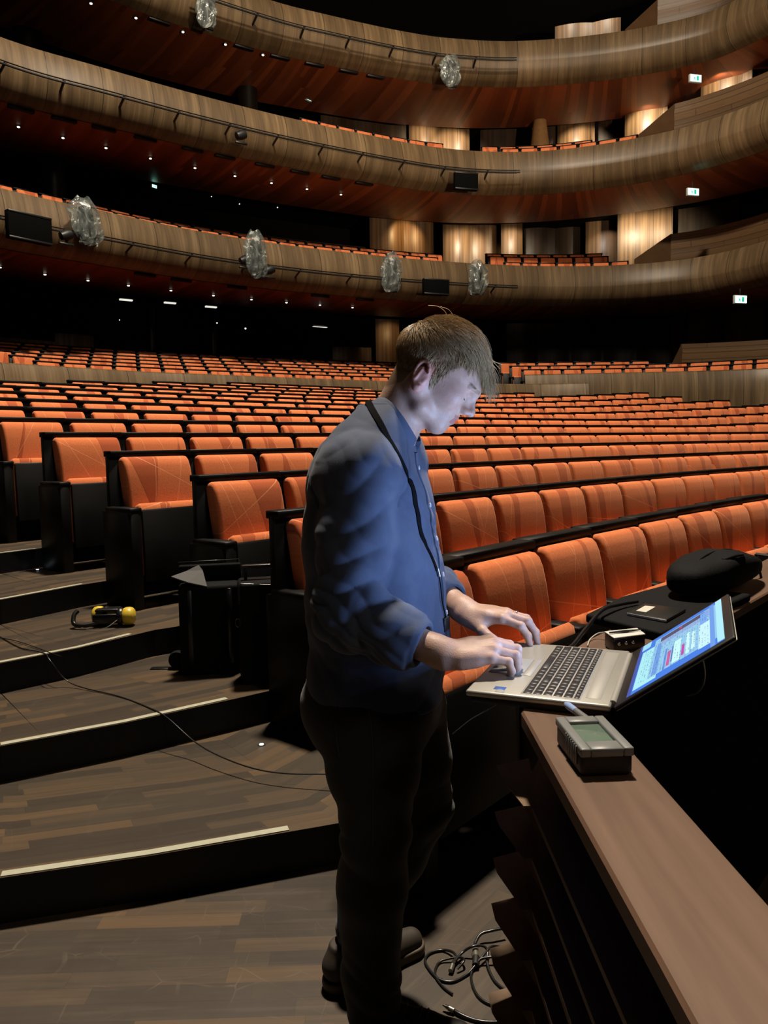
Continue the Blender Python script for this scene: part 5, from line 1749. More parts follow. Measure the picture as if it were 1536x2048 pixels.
# ---- head frame
HC = np.array([0.094, 1.685, 1.548])
HK = 0.94
yaw = math.radians(-4); pit = math.radians(35)
f0 = np.array([math.cos(yaw), math.sin(yaw), 0]); s0 = np.array([-math.sin(yaw), math.cos(yaw), 0])
HF = f0 * math.cos(pit) - ZU * math.sin(pit)
HT = f0 * math.sin(pit) + ZU * math.cos(pit)
HS_ = s0
HR = np.stack([HF, HS_, HT])       # rows: local axes


def hl(f, s, t): return HC + (HF * f + HS_ * s + HT * t) * HK


def hell(c, r, rot=0.0):
    R = HR
    if rot:
        ca, sa = math.cos(rot), math.sin(rot)
        R = np.stack([HF * ca + HT * sa, HS_, -HF * sa + HT * ca])
    return ell(hl(*c), np.array(r) * HK, R)


def hrc(a, b, r1, r2): return rc(hl(*a), hl(*b), r1 * HK, r2 * HK)


head = []
head.append(hell((0.004, 0, 0.047), (0.094, 0.077, 0.087)))          # cranium
head.append(hell((0.062, 0, 0.052), (0.050, 0.058, 0.052)))          # forehead
head.append(hell((0.045, 0, -0.012), (0.058, 0.060, 0.060)))         # mid face
head.append(hell((0.082, 0, -0.040), (0.028, 0.031, 0.032)))         # muzzle
head.append(hrc((0.105, -0.026, 0.036), (0.112, 0, 0.034), 0.012, 0.010)); head.append(hrc((0.105, 0.026, 0.036), (0.112, 0, 0.034), 0.012, 0.010))
for s in (-1, 1):
    head.append(hell((0.045, s * 0.040, 0.012), (0.046, 0.026, 0.042)))
    head.append(hell((0.074, s * 0.044, -0.002), (0.024, 0.019, 0.022)))
    head.append(hrc((-0.002, s * 0.058, -0.030), (0.030, s * 0.049, -0.061), 0.017, 0.014))
    head.append(hrc((0.030, s * 0.049, -0.061), (0.080, s * 0.012, -0.074), 0.014, 0.015))
    head.append(hrc((0.0, s * 0.066, 0.0), (-0.002, s * 0.058, -0.030), 0.014, 0.017))
head.append(hell((0.087, 0, -0.073), (0.0165, 0.021, 0.0165)))           # chin
head.append(hrc((0.025, 0, -0.052), (0.070, 0, -0.064), 0.028, 0.02))     # under the jaw
skull = clus(head, 0.022)
nose = clus([hrc((0.113, 0, 0.030), (0.131, 0, -0.004), 0.0075, 0.0085), hell((0.1325, 0, -0.010), (0.0105, 0.0105, 0.0095)),
             hell((0.119, -0.0125, -0.0145), (0.011, 0.0065, 0.0075)), hell((0.119, 0.0125, -0.0145), (0.011, 0.0065, 0.0075)), hrc((0.108, 0, 0.010), (0.112, 0, -0.012), 0.013, 0.014)], 0.007)
lips = clus([hrc((0.105, -0.017, -0.0405), (0.1115, 0, -0.037), 0.0035, 0.0058), hrc((0.105, 0.017, -0.0405), (0.1115, 0, -0.037), 0.0035, 0.0058)], 0.004)
lipl = clus([hrc((0.103, -0.015, -0.0465), (0.1085, 0, -0.050), 0.0035, 0.0062), hrc((0.103, 0.015, -0.0465), (0.1085, 0, -0.050), 0.0035, 0.0062)], 0.004)
sock = [hell((0.118, s * 0.031, 0.014), (0.018, 0.019, 0.0135)) for s in (-1, 1)]
lids = [hell((0.0925, s * 0.031, 0.0135), (0.0135, 0.0150, 0.0120)) for s in (-1, 1)]
lidfold = [hrc((0.1, s * 0.044, 0.006), (0.1065, s * 0.022, 0.0055), 0.0018, 0.0018) for s in (-1, 1)]
nostr = [hell((0.121, s * 0.0075, -0.0230), (0.0065, 0.0035, 0.004)) for s in (-1, 1)]
mouthcut = clus([hrc((0.1125, -0.019, -0.0435), (0.1175, 0, -0.0435), 0.0018, 0.0018), hrc((0.1125, 0.019, -0.0435), (0.1175, 0, -0.0435), 0.0018, 0.0018)], 0.002)


def ear(s):
    c = (-0.006, s * 0.078, -0.004)
    pts = []
    for i in range(15):
        a = math.radians(-70 + i * 19.5)
        rx, rz = 0.0165, 0.029
        x = -rx * math.sin(a) * 1.0; z = rz * math.cos(a)
        z = z * (1.0 if z > 0 else 0.92)
        pts.append((c[0] + x * 0.95 + z * -0.18, c[1] + s * (0.0035 - 0.005 * math.sin(a)) * 1.0, c[2] + z))
    prs = [hrc(pts[i], pts[i + 1], 0.0034, 0.0034) for i in range(len(pts) - 1)]
    prs.append(hell((c[0] + 0.004, c[1] - s * 0.004, c[2]), (0.013, 0.0045, 0.024), 0.15))      # bowl
    prs.append(hell((c[0] + 0.0075, c[1] + s * 0.002, c[2] - 0.028), (0.0085, 0.0042, 0.0105)))      # lobe
    prs.append(hrc((c[0] + 0.014, c[1], c[2] - 0.005), (c[0] + 0.013, c[1] + s * 0.001, c[2] - 0.012), 0.004, 0.0035))   # tragus
    prs.append(hrc((c[0] - 0.004, c[1] + s * 0.002, c[2] + 0.014), (c[0] - 0.006, c[1] + s * 0.003, c[2] - 0.014), 0.003, 0.003))  # antihelix
    return clus(prs, 0.0035)


ears = [ear(-1), ear(1)]
# neck
NB = np.array([-0.012, 1.705, 1.395])
neckp = [rc(hl(-0.020, 0, -0.030), NB + BF * 0.006, 0.046, 0.058), rc(hl(0.002, 0, -0.045), NB + BF * 0.032, 0.038, 0.040)]
nk_ = clus(neckp, 0.03)


def headsdf(P):
    d = skull(P)
    for s in sock: d = smax(d, -s(P), 0.010)
    for s in lids: d = smin(d, s(P), 0.0035)
    d = smin(d, nose(P), 0.009)
    d = smin(d, lips(P), 0.004); d = smin(d, lipl(P), 0.004)
    d = smax(d, -mouthcut(P), 0.002)
    for s in nostr: d = smax(d, -s(P), 0.002)
    for e in ears: d = smin(d, e(P), 0.004)
    return d


headsdf.c = HC; headsdf.R = 0.17

# ---- arms and hands (bare from the rolled cuffs down)
SH_R = np.array([-0.045, 1.545, 1.352]); EL_R = np.array([-0.075, 1.485, 1.075]); WR_R = np.array([0.116, 1.405, 1.010])
SH_L = np.array([0.035, 1.885, 1.352]); EL_L = np.array([0.06, 1.93, 1.09]); WR_L = np.array([0.188, 1.695, 1.022])


def hand(wrist, D, Nn, side, curl, spread, thumb, sc=1.0):
    """D fingers direction, Nn back of the hand normal, side=+1 when the thumb lies towards +A"""
    D = D / np.linalg.norm(D); A = np.cross(Nn, D); A /= np.linalg.norm(A); Nn = np.cross(D, A)
    w_ = wrist

    def W(x, y, z): return w_ + (D * x + A * y * side + Nn * z) * sc
    palm = [rc(W(-0.01, 0.008, 0), W(0.045, 0.018, 0.003), 0.0205 * sc, 0.0165 * sc), rc(W(-0.01, -0.010, -0.001), W(0.045, -0.020, -0.001), 0.0195 * sc, 0.0145 * sc),
            rc(W(0.03, 0.012, 0.002), W(0.083, 0.028, 0.004), 0.0165 * sc, 0.0118 * sc), rc(W(0.03, 0.0, 0.003), W(0.088, 0.009, 0.0065), 0.016 * sc, 0.0118 * sc),
            rc(W(0.03, -0.012, 0.001), W(0.082, -0.010, 0.005), 0.0155 * sc, 0.0112 * sc), rc(W(0.02, -0.02, -0.001), W(0.073, -0.028, 0.0), 0.0155 * sc, 0.0105 * sc),
            rc(W(0.005, 0.020, -0.006), W(0.035, 0.034, -0.010), 0.017 * sc, 0.0145 * sc)]
    P_ = clus(palm, 0.012)
    tend = [rc(W(0.03, 0.014, 0.0175), W(0.083, 0.028, 0.0125), 0.0016, 0.003), rc(W(0.028, 0.003, 0.018), W(0.088, 0.009, 0.0155), 0.0016, 0.0032), rc(W(0.028, -0.007, 0.0165), W(0.082, -0.010, 0.0135), 0.0016, 0.003)]
    T_ = clus(tend, 0.002)
    base = [(0.083, 0.028, 0.004), (0.088, 0.009, 0.0065), (0.082, -0.010, 0.005), (0.073, -0.028, 0.0)]
    lens = [(0.043, 0.025, 0.021), (0.047, 0.029, 0.022), (0.044, 0.027, 0.021), (0.034, 0.021, 0.019)]
    rad = [(0.0100, 0.0088, 0.0080, 0.0068), (0.0102, 0.0090, 0.0081, 0.0069), (0.0096, 0.0085, 0.0077, 0.0066), (0.0086, 0.0076, 0.0070, 0.006)]
    fingers = []
    tips = []
    for i in range(4):
        p = W(*base[i]); a0 = 0.0
        dirv = D * math.cos(spread[i]) + A * side * math.sin(spread[i])
        prs = []
        for j in range(3):
            a0 += curl[i][j]
            v = dirv * math.cos(a0) - Nn * math.sin(a0)
            q = p + v * lens[i][j] * sc
            prs.append(rc(p, q, rad[i][j] * sc, rad[i][j + 1] * sc))
            if j < 2: prs.append(ell(q, [rad[i][j + 1] * sc * 1.08] * 3))
            p = q
        tips.append((p, v, np.cross(v, A)))
        fingers.append(clus(prs, 0.003))
    tb = [W(*t) for t in thumb]
    tr = (0.0135, 0.0112, 0.0105, 0.0085)
    th = clus([rc(tb[k], tb[k + 1], tr[k] * sc, tr[k + 1] * sc) for k in range(3)], 0.004)

    def f(P):
        d = P_(P)
        d = smin(d, T_(P), 0.003)
        fd = None
        for g in fingers:
            x = smin(d, g(P), 0.005)
            fd = x if fd is None else np.minimum(fd, x)
        return smin(fd, th(P), 0.008)
    f.c = W(0.06, 0, 0); f.R = 0.16 * sc
    f.W = W; f.tips = tips; f.tb = tb; f.A = A * side; f.N = Nn; f.D = D
    return f


r_ = math.radians
# near (right) hand: back up, fingers bent down on the palm rest / touch pad
RH = hand(WR_R, np.array([0.93, 0.06, 0.10]), np.array([-0.10, -0.30, 0.95]), 1,
          [(r_(26), r_(58), r_(28)), (r_(24), r_(64), r_(30)), (r_(22), r_(64), r_(32)), (r_(18), r_(60), r_(32))], [r_(3), 0, r_(-3), r_(-6)],
          [(0.012, 0.022, -0.008), (0.045, 0.045, -0.016), (0.072, 0.05, -0.022), (0.094, 0.045, -0.027)])
# far (left) hand reaching for the keys
LH = hand(WR_L, np.array([0.86, -0.40, 0.03]), np.array([0.0, -0.14, 0.99]), -1,
          [(r_(16), r_(40), r_(24)), (r_(14), r_(44), r_(26)), (r_(16), r_(46), r_(28)), (r_(22), r_(46), r_(28))], [r_(7), r_(1), r_(-5), r_(-12)],
          [(0.012, 0.024, -0.008), (0.045, 0.052, -0.018), (0.070, 0.066, -0.030), (0.090, 0.070, -0.042)])
print('hand side R', RH.A, 'L', LH.A, 'tips', [proj(*t[0]) for t in RH.tips], [proj(*t[0]) for t in LH.tips], [round(t[0][2], 3) for t in RH.tips + LH.tips])
armR = clus([rc(SH_R, EL_R, 0.048, 0.040), rc(EL_R, EL_R + (WR_R - EL_R) * .45, 0.040, 0.037), rc(EL_R + (WR_R - EL_R) * .4, WR_R - (WR_R - EL_R) * .06, 0.037, 0.0265), rc(WR_R - (WR_R - EL_R) * .1, WR_R + RH.D * .01, 0.0265, 0.0225)], 0.02)
armL = clus([rc(SH_L, EL_L, 0.048, 0.040), rc(EL_L, EL_L + (WR_L - EL_L) * .45, 0.040, 0.036), rc(EL_L + (WR_L - EL_L) * .4, WR_L - (WR_L - EL_L) * .06, 0.036, 0.0265), rc(WR_L - (WR_L - EL_L) * .1, WR_L + LH.D * .01, 0.0265, 0.0225)], 0.02)
torso_core = clus([rc((-0.02, 1.71, 1.33), (-0.01, 1.72, 0.95), 0.07, 0.09), rc(SH_R, SH_L, 0.05, 0.05)], 0.03)


def skin_sdf(P):
    c = P.mean(0); r = np.linalg.norm(P - c, axis=1).max() + 0.05
    d = np.full(len(P), 1.0)
    far = True
    for fn_, k in ((headsdf, 0.0), (nk_, 0.02), (torso_core, 0.03), (armR, 0.02), (armL, 0.02), (RH, 0.01), (LH, 0.01)):
        if np.linalg.norm(fn_.c - c) - fn_.R > r and len(P) < 1e6 and fn_.R < 0.4 and not GLOBAL_PASS[0]: continue
        d = smin(d, fn_(P), k) if k else np.minimum(d, fn_(P))
    return d


GLOBAL_PASS = [False]


def split_pass(fn):
    """evaluate scattered points one block at a time so culling keeps working"""
    def g(P):
        if len(P) < 50000:
            GLOBAL_PASS[0] = True
            out = fn(P); GLOBAL_PASS[0] = False
            return out
        n = 17 ** 3
        out = np.empty(len(P))
        for i in range(0, len(P), n): out[i:i + n] = fn(P[i:i + n])
        return out
    return g


import time
t0_ = time.time()


def wrap(fn):
    def g(P):
        n = 17 ** 3
        if len(P) % n == 0 and len(P) >= n:
            return np.concatenate([fn(P[i:i + n]) for i in range(0, len(P), n)])
        GLOBAL_PASS[0] = True
        o = fn(P)
        GLOBAL_PASS[0] = False
        return o
    return g


H_SKIN = 0.0017
skin_me, SV = mesh_sdf(wrap(skin_sdf), (-0.16, 1.33, 0.90), (0.36, 2.02, 1.74), H_SKIN)
print('skin', len(SV), time.time() - t0_)

# colour of the skin: lips, ears, knuckles, scalp under the hair, closed lashes (intrinsic tints)
q = (SV - HC) @ HR.T / HK
col = np.tile(np.array([0.52, 0.345, 0.27]), (len(SV), 1))


def blend(mask, c):
    global col
    m = np.clip(mask, 0, 1)[:, None]
    col = col * (1 - m) + np.array(c) * m


inhead = np.linalg.norm(q, axis=1) < 0.17
lipm = (inhead & (q[:, 0] > 0.100) & (np.abs(q[:, 1]) < 0.020) & (q[:, 2] < -0.0325) & (q[:, 2] > -0.0555)).astype(float)
blend(lipm * 0.75, (0.42, 0.16, 0.14))
earm = (inhead & (np.abs(q[:, 1]) > 0.074) & (q[:, 0] < 0.02)).astype(float)
blend(earm * 0.5, (0.6, 0.24, 0.2))
cheek = np.exp(-(((q[:, 0] - 0.075) / 0.03) ** 2 + ((q[:, 2] + 0.01) / 0.025) ** 2)) * (np.abs(q[:, 1]) > 0.03)
blend(cheek * 0.3, (0.55, 0.28, 0.23))
lash = (inhead & (q[:, 0] > 0.095) & (np.abs(np.abs(q[:, 1]) - 0.033) < 0.013) & (np.abs(q[:, 2] - 0.0055 - 6 * (np.abs(np.abs(q[:, 1]) - 0.033)) ** 2) < 0.0011)).astype(float)
blend(lash * 0.85, (0.05, 0.03, 0.02))
brow = (inhead & (q[:, 0] > 0.088) & (np.abs(np.abs(q[:, 1]) - 0.032) < 0.02) & (np.abs(q[:, 2] - 0.036 + 0.1 * (np.abs(q[:, 1]) - .03)) < 0.0045)).astype(float)
blend(brow * 0.6, (0.2, 0.12, 0.06))
stub = (inhead & (q[:, 2] < -0.03) & (q[:, 0] > 0.0)).astype(float)
blend(stub * 0.12, (0.3, 0.2, 0.16))


def hairline(f, s, t):
    """>0 where hair grows (local head coordinates)"""
    top = t - (0.098 - 0.0 * f) + 0.0
    # front hairline at the upper forehead, dropping behind the temples to the sideburn and round the ear to the nape
    lim = np.interp(f, [-0.12, -0.06, -0.035, -0.018, 0.008, 0.03, 0.045, 0.06, 0.075, 0.085], [-0.075, -0.072, -0.045, 0.034, -0.014, -0.010, 0.040, 0.068, 0.082, 0.10])
    return t - lim


hm = hairline(q[:, 0], q[:, 1], q[:, 2])
scalp = np.clip(hm / 0.008, 0, 1) * inhead * (1 - earm)
blend(scalp * 0.85, (0.16, 0.105, 0.055))
ca = skin_me.color_attributes.new('tint', 'FLOAT_COLOR', 'POINT')
ca.data.foreach_set('color', np.c_[col, np.ones(len(col))].astype(np.float32).ravel())

m, nt, b = nodes('skin')
a_ = N(nt, 'ShaderNodeAttribute', attribute_name='tint')
tc = N(nt, 'ShaderNodeTexCoord')
nz = N(nt, 'ShaderNodeTexNoise', inp={'Scale': 38.0, 'Detail': 5.0}); lk(nt, tc.outputs['Object'], nz.inputs['Vector'])
c_ = mixc(nt, 1.0, a_.outputs['Color'], ramp(nt, nz.outputs[0], [(0.3, (0.86, 0.8, 0.8)), (0.7, (1.08, 1.06, 1.04))]), 'MULTIPLY')
lk(nt, c_, b.inputs['Base Color'])
b.inputs['Roughness'].default_value = 0.5
b.inputs['Specular IOR Level'].default_value = 0.4
b.inputs['Subsurface Weight'].default_value = 0.12
b.inputs['Subsurface Radius'].default_value = (0.012, 0.005, 0.003)
b.inputs['Subsurface Scale'].default_value = 1.0
nb_ = N(nt, 'ShaderNodeTexNoise', inp={'Scale': 420.0, 'Detail': 3.0}); lk(nt, tc.outputs['Object'], nb_.inputs['Vector'])
bn = N(nt, 'ShaderNodeBump', inp={'Strength': 0.35, 'Distance': 0.0012}); lk(nt, nb_.outputs[0], bn.inputs['Height']); lk(nt, bn.outputs[0], b.inputs['Normal'])
M_SKIN = m
BASE = Vector((-0.03, 1.70, 0.0))
person = thing('person', 'man in blue denim shirt and dark jeans bending over the open laptop', 'person', tuple(BASE))


def pchild(name, me, mat, parent=None, label=None, world=True):
    par = parent or person
    o = obj(name, me, mat, None, label=label)
    o.parent = par
    if par is person: o.matrix_parent_inverse = Matrix.Translation(-BASE)
    return o


body = pchild('body', skin_me, M_SKIN)

# finger nails
nails = []
for tp, v, nn in RH.tips + LH.tips:
    pass


def nail(tip, v, up, r):
    up = up - v * (up @ v); up /= np.linalg.norm(up); sdv = np.cross(v, up)
    vs, fs = [], []
    for i in range(5):
        for j in range(5):
            a = (j - 2) / 2 * 0.85; x = (i / 4 - 0.35) * 0.0105
            rr = r * (1.0 - 0.10 * (i / 4))
            vs.append(tuple(tip + v * x + sdv * math.sin(a) * rr * 0.95 + up * math.cos(a) * rr * 1.06))
    for i in range(4):
        for j in range(4): fs.append((i * 5 + j, i * 5 + j + 1, (i + 1) * 5 + j + 1, (i + 1) * 5 + j))
    me = bpy.data.meshes.new('m'); me.from_pydata(vs, [], fs); smooth(me, 80)
    return me


M_NAIL = flat('finger_nail', (0.62, 0.42, 0.35), 0.25)
for hnd in (RH, LH):
    for i, (tp, v, nn) in enumerate(hnd.tips):
        up = hnd.N * abs(v @ hnd.D) + hnd.D * abs(v @ hnd.N)
        pchild('fingernail', nail(tp - v * 0.001, v, up, (0.0068, 0.0069, 0.0066, 0.006)[i]), M_NAIL)
for s in (-1, 1):
    lp_ = catmull([tuple(hl(0.1035 - 0.0035 * abs(k) ** 1.5, s * (0.031 + 0.0125 * k), 0.0052 + 0.0018 * k * k)) for k in (-1, -.5, 0, .5, 1)], 4)
    pchild('eyelash', tube(lp_ + HF * 0.0012, 0.0009, 5), flat('dark_lash', (0.03, 0.02, 0.015), 0.7))
    bw = []
    for k in range(40):
        y_ = s * (0.017 + 0.034 * k / 40); z_ = 0.034 + 0.004 * math.sin(k / 40 * 2.6) + random.uniform(-.002, .002)
        p_ = hl(0.1165 - 9 * (abs(y_) - .012) ** 2, y_, z_)
        bw.append(tube([tuple(p_), tuple(p_ + HS_ * s * 0.006 + HT * 0.002 + HF * 0.0005)], 0.00035, 3))
    pchild('eyebrow', join_meshes(bw), flat('brow_hair', (0.25, 0.16, 0.08), 0.6))
# wedding ring on the far hand's ring finger
b0 = LH.W(0.082, -0.010, 0.005); dd = LH.D * math.cos(r_(12)) - LH.N * math.sin(r_(12))
rc_ = b0 + dd * 0.022
rp = [rc_ + 0.0098 * (math.cos(a) * LH.A + math.sin(a) * np.cross(dd, LH.A)) for a in np.linspace(0, 2 * math.pi, 22)]
pchild('ring', tube(rp, 0.0013, 6), flat('silver_ring', (0.8, 0.78, 0.72), 0.2, metal=1), label='thin silver finger ring')

# ------------------------------------------------------------------ hair: thousands of combed strands over the scalp
def skull_r(fdir):
    pass


SKC, SKR = np.array([0.005, 0, 0.049]), np.array([0.097, 0.080, 0.090])


def scalp_pt(u, v):
    """point on the skull ellipsoid in head coordinates; u azimuth (0 = front), v elevation"""
    d = np.array([math.cos(v) * math.cos(u), math.cos(v) * math.sin(u), math.sin(v)])
    return SKC + d * SKR, d


hr = np.random.default_rng(11)
strv, strf, strc = [], [], []
off = 0
nst = 0
CROWN = np.array([-0.07, 0.0, 0.105])
cand = hr.normal(size=(26000, 3)); cand /= np.linalg.norm(cand, axis=1)[:, None]
cand = cand[cand[:, 2] > -0.8]
cw, cg = HC + (SKC + cand * SKR) @ HR * HK, None
for i_ in range(4):
    dd_ = skull(cw); e_ = 1e-3
    g_ = np.stack([(skull(cw + np.eye(3)[k] * e_) - dd_) / e_ for k in range(3)], 1); g_ /= np.linalg.norm(g_, axis=1)[:, None]
    cw = cw - g_ * dd_[:, None]
cl = (cw - HC) @ HR.T / HK; cn = g_ @ HR.T
for ci in range(len(cl)):
    if nst >= 11000: break
    p = cl[ci] + cn[ci] * 0.0006
    d = cand[ci]
    hmv = hairline(p[0], p[1], p[2])
    if hmv < 0: continue
    if abs(p[1]) > 0.06 and -0.03 < p[0] < 0.014 and p[2] < 0.028: continue      # keep the ear free
    topf = np.clip((p[2] - 0.072) / 0.045, 0, 1) ** 1.3          # 1 on the long top, 0 on the clipped sides
    topf *= float(0.25 + 0.75 * np.clip((p[0] + 0.09) / 0.08, 0.0, 1.0))
    if p[0] < 0.0 and p[2] > 0.01: topf = max(topf, 0.38 * float(np.clip((p[2] - 0.01) / 0.07, 0, 1)))
    L_ = 0.010 + 0.006 * hr.random() + topf * (0.055 + 0.05 * hr.random()) + (0.022 * topf if p[0] > 0.03 else 0)
    if topf < 0.05 and hr.random() < 0.3: continue
    nrm = cn[ci]
    # combing direction: away from the crown, forward on top, down on the sides
    fl_ = p - CROWN; fl_[1] *= 0.6
    fl_ += np.array([0.06, 0, 0]) * topf
    if topf < 0.3 and p[0] > -0.04: fl_ = np.array([0.35 if p[0] > 0 else -0.15, 0, -1.0]) * 0.1 + hr.normal(size=3) * 0.015
    fl_ -= nrm * (fl_ @ nrm); fl_ /= np.linalg.norm(fl_) + 1e-9
    clump = 0.35 * np.array([math.sin(90 * p[1] + 3), math.sin(70 * p[0] + 60 * p[1]), 0])
    dirv = fl_ + nrm * (0.35 + 0.25 * topf) + hr.normal(size=3) * (0.10 + 0.05 * topf) + clump * topf * .5
    seg = 4 if topf < 0.1 else 9
    st = L_ / seg
    gl = HR @ np.array([0, 0, -1.0])                 # gravity in head coordinates
    pts = [p.copy()]
    x = p.copy(); dv = dirv / np.linalg.norm(dirv)
    for i in range(seg):
        x = x + dv * st
        # stay outside the skull with some volume
        e = (x - SKC) / SKR; rr = np.linalg.norm(e)
        lift = 1.0 + (0.06 + 0.25 * topf * hr.random() ** 1.2) * min(1.0, (i + 1) / 5.0)
        if rr < lift and topf > 0.02:
            x = SKC + e / rr * SKR * (rr + (lift - rr) * 0.6 * min(1.0, topf * 1.6))
        elif topf <= 0.02: x = x + nrm * st * 0.12
        n2 = e / SKR; n2 /= np.linalg.norm(n2)
        tang = dv - n2 * (dv @ n2)
        if x[0] > 0.085:      # fringe falls free off the forehead
            dv = dv * 0.70 + gl * 0.24 + hr.normal(size=3) * 0.05
        else:
            dv = tang * 0.8 + dv * 0.2 + gl * 0.03 + hr.normal(size=3) * 0.05
        dv /= np.linalg.norm(dv)
        pts.append(x.copy())
    W_ = HC + np.array(pts) @ HR * HK
    n = len(W_)
    rad = (0.00042 + 0.00025 * hr.random()) * (1.0 if topf > .1 else .85)
    T = np.gradient(W_, axis=0); T /= np.linalg.norm(T, axis=1)[:, None] + 1e-9
    A_ = np.cross(T, np.array([0.3, 0.5, 0.8])); A_ /= np.linalg.norm(A_, axis=1)[:, None] + 1e-9
    B_ = np.cross(T, A_)
    taper = np.linspace(1, 0.25, n)
    for k in range(3):
        a = 2 * math.pi * k / 3
        strv.append(W_ + (A_ * math.cos(a) + B_ * math.sin(a)) * (rad * taper)[:, None])
    base = off
    for i in range(n - 1):
        for k in range(3):
            k2 = (k + 1) % 3
            strf.append((base + k * n + i, base + k2 * n + i, base + k2 * n + i + 1, base + k * n + i + 1))
    strc.append(np.full(3 * n, hr.random() * 0.8 + 0.2 * topf))
    off += 3 * n
    nst += 1
# a few flyaway hairs: two arcs on the crown and the ruffled tips at the brow
for (f, s, t), path in (((-0.03, 0.0, 0.132), [(-0.012, 0, 0.014), (-0.035, 0, 0.016), (-0.055, 0, 0.006)]), ((0.0, 0.01, 0.136), [(0.008, 0, 0.012), (0.026, 0, 0.016), (0.045, 0, 0.008)]), ((-0.01, -0.01, 0.135), [(-0.012, 0, 0.012), (-0.03, 0, 0.019), (-0.05, 0, 0.014)]),
                        ((0.07, -0.02, 0.115), [(0.02, 0, 0.004), (0.038, 0, -0.008), (0.055, 0, -0.012)]), ((0.075, 0.0, 0.112), [(0.02, 0, 0.006), (0.04, 0, 0.002), (0.056, 0, -0.002)]), ((0.07, 0.01, 0.118), [(0.022, 0, 0.004), (0.04, 0, 0.0), (0.06, 0, 0.004)]), ((0.078, -0.03, 0.10), [(0.018, 0, 0), (0.034, 0, -0.012), (0.046, 0, -0.03)])):
    W_ = catmull([tuple(hl(f, s, t))] + [tuple(hl(f + a, s + b2, t + c)) for a, b2, c in path], 5)
    me = tube(W_, 0.0007, 3, cap=False)
    co = np.zeros(len(me.vertices) * 3); me.vertices.foreach_get('co', co); co = co.reshape(-1, 3)
    strv.append(co); strf += [tuple(i + off for i in pl.vertices) for pl in me.polygons]; strc.append(np.full(len(co), 0.9)); off += len(co)
Vh = np.concatenate(strv)
hm_ = bpy.data.meshes.new('m'); hm_.from_pydata(Vh.tolist(), [], strf)
at2 = hm_.attributes.new('shade', 'FLOAT', 'POINT'); at2.data.foreach_set('value', np.concatenate(strc).astype(np.float32))
hm_.polygons.foreach_set('use_smooth', [True] * len(hm_.polygons))
m, nt, b = nodes('sandy_hair')
a_ = N(nt, 'ShaderNodeAttribute', attribute_name='shade')
lk(nt, ramp(nt, a_.outputs['Fac'], [(0.0, (0.16, 0.10, 0.05)), (0.5, (0.46, 0.31, 0.16)), (1.0, (0.85, 0.64, 0.38))]), b.inputs['Base Color'])
b.inputs['Roughness'].default_value = 0.42
b.inputs['Specular IOR Level'].default_value = 0.6
hair = pchild('hair', hm_, m, label='short sandy blond hair with loose fringe')
hair['kind'] = 'stuff'

# ------------------------------------------------------------------ shirt
def sec(ypx, xb, xf, b_, Y=1.715, z=None):
    """torso section from the silhouette: back and front pixel columns at row ypx"""
    pb, pf = atY(xb, ypx, Y), atY(xf, ypx, Y)
    zc = 0.5 * (pb.z + pf.z) if z is None else z
    w2 = (pf.x - pb.x) / 2
    # the ellipse is turned by the body yaw: silhouette half width^2 = (a cos)^2 + (b sin)^2
    a = math.sqrt(max(0.0025, (w2 ** 2 - (b_ * 0.259) ** 2))) / 0.966
    return (zc, 0.5 * (pb.x + pf.x), Y, a, b_)


TORSO = [sec(812, 730, 806, 0.070), sec(832, 708, 818, 0.105), sec(852, 688, 826, 0.14), sec(872, 668, 832, 0.168), sec(892, 652, 838, 0.185), sec(918, 638, 844, 0.197), sec(945, 629, 850, 0.203), sec(975, 622, 856, 0.205), sec(1020, 619, 864, 0.205), sec(1080, 617, 873, 0.202), sec(1140, 619, 883, 0.196),
         sec(1200, 622, 890, 0.19), sec(1250, 624, 894, 0.187), sec(1300, 625, 894, 0.185), sec(1345, 623, 891, 0.186), sec(1385, 622, 888, 0.186)]
torso = loft(TORSO)
zt_, zb_ = TORSO[0][0], TORSO[-1][0]
shoulders = clus([rc(SH_R + np.array([0.0, 0.03, 0.0]), np.array([-0.03, 1.68, 1.38]), 0.070, 0.075), rc(SH_L - np.array([0, 0.03, 0]), np.array([-0.01, 1.74, 1.38]), 0.070, 0.075)], 0.04)
cuffR0 = EL_R + (WR_R - EL_R) * 0.52
cuffR1 = EL_R + (WR_R - EL_R) * 0.70
cuffL0 = EL_L + (WR_L - EL_L) * 0.50
cuffL1 = EL_L + (WR_L - EL_L) * 0.68


def sleeve(sh, el, c0, c1, k=1.0):
    up = clus([rc(sh, sh + (el - sh) * .5, 0.074 * k, 0.069 * k), rc(sh + (el - sh) * .5, el, 0.069 * k, 0.063 * k), rc(el, c0, 0.063 * k, 0.054 * k), rc(c0, c1, 0.054 * k, 0.047 * k)], 0.03)
    return up


slR, slL = sleeve(SH_R, EL_R, cuffR0, cuffR1), sleeve(SH_L, EL_L, cuffL0, cuffL1, 0.9)


def flatcut(P, c, n):     # >0 beyond the plane
    return (P - c) @ n


def noise3(P, freq, seed):
    g = np.random.default_rng(seed)
    out = np.zeros(len(P))
    for i in range(5):
        k = g.normal(size=3); k /= np.linalg.norm(k)
        out += np.sin(P @ k * freq * (0.7 + 0.25 * i) + g.uniform(0, 6.28) + 1.3 * np.sin(P @ np.roll(k, 1) * freq * 0.5))
    return out / 5


def ridged(P, axis, freq, warp, seed):
    """folds running across 'axis'"""
    ph = P @ axis * freq + warp * noise3(P, freq * 0.35, seed) * 3.0
    return 1 - 2 * np.abs(np.sin(ph))


axR = (WR_R - EL_R) / np.linalg.norm(WR_R - EL_R)
axU = (EL_R - SH_R) / np.linalg.norm(EL_R - SH_R)
axL = (WR_L - EL_L) / np.linalg.norm(WR_L - EL_L)


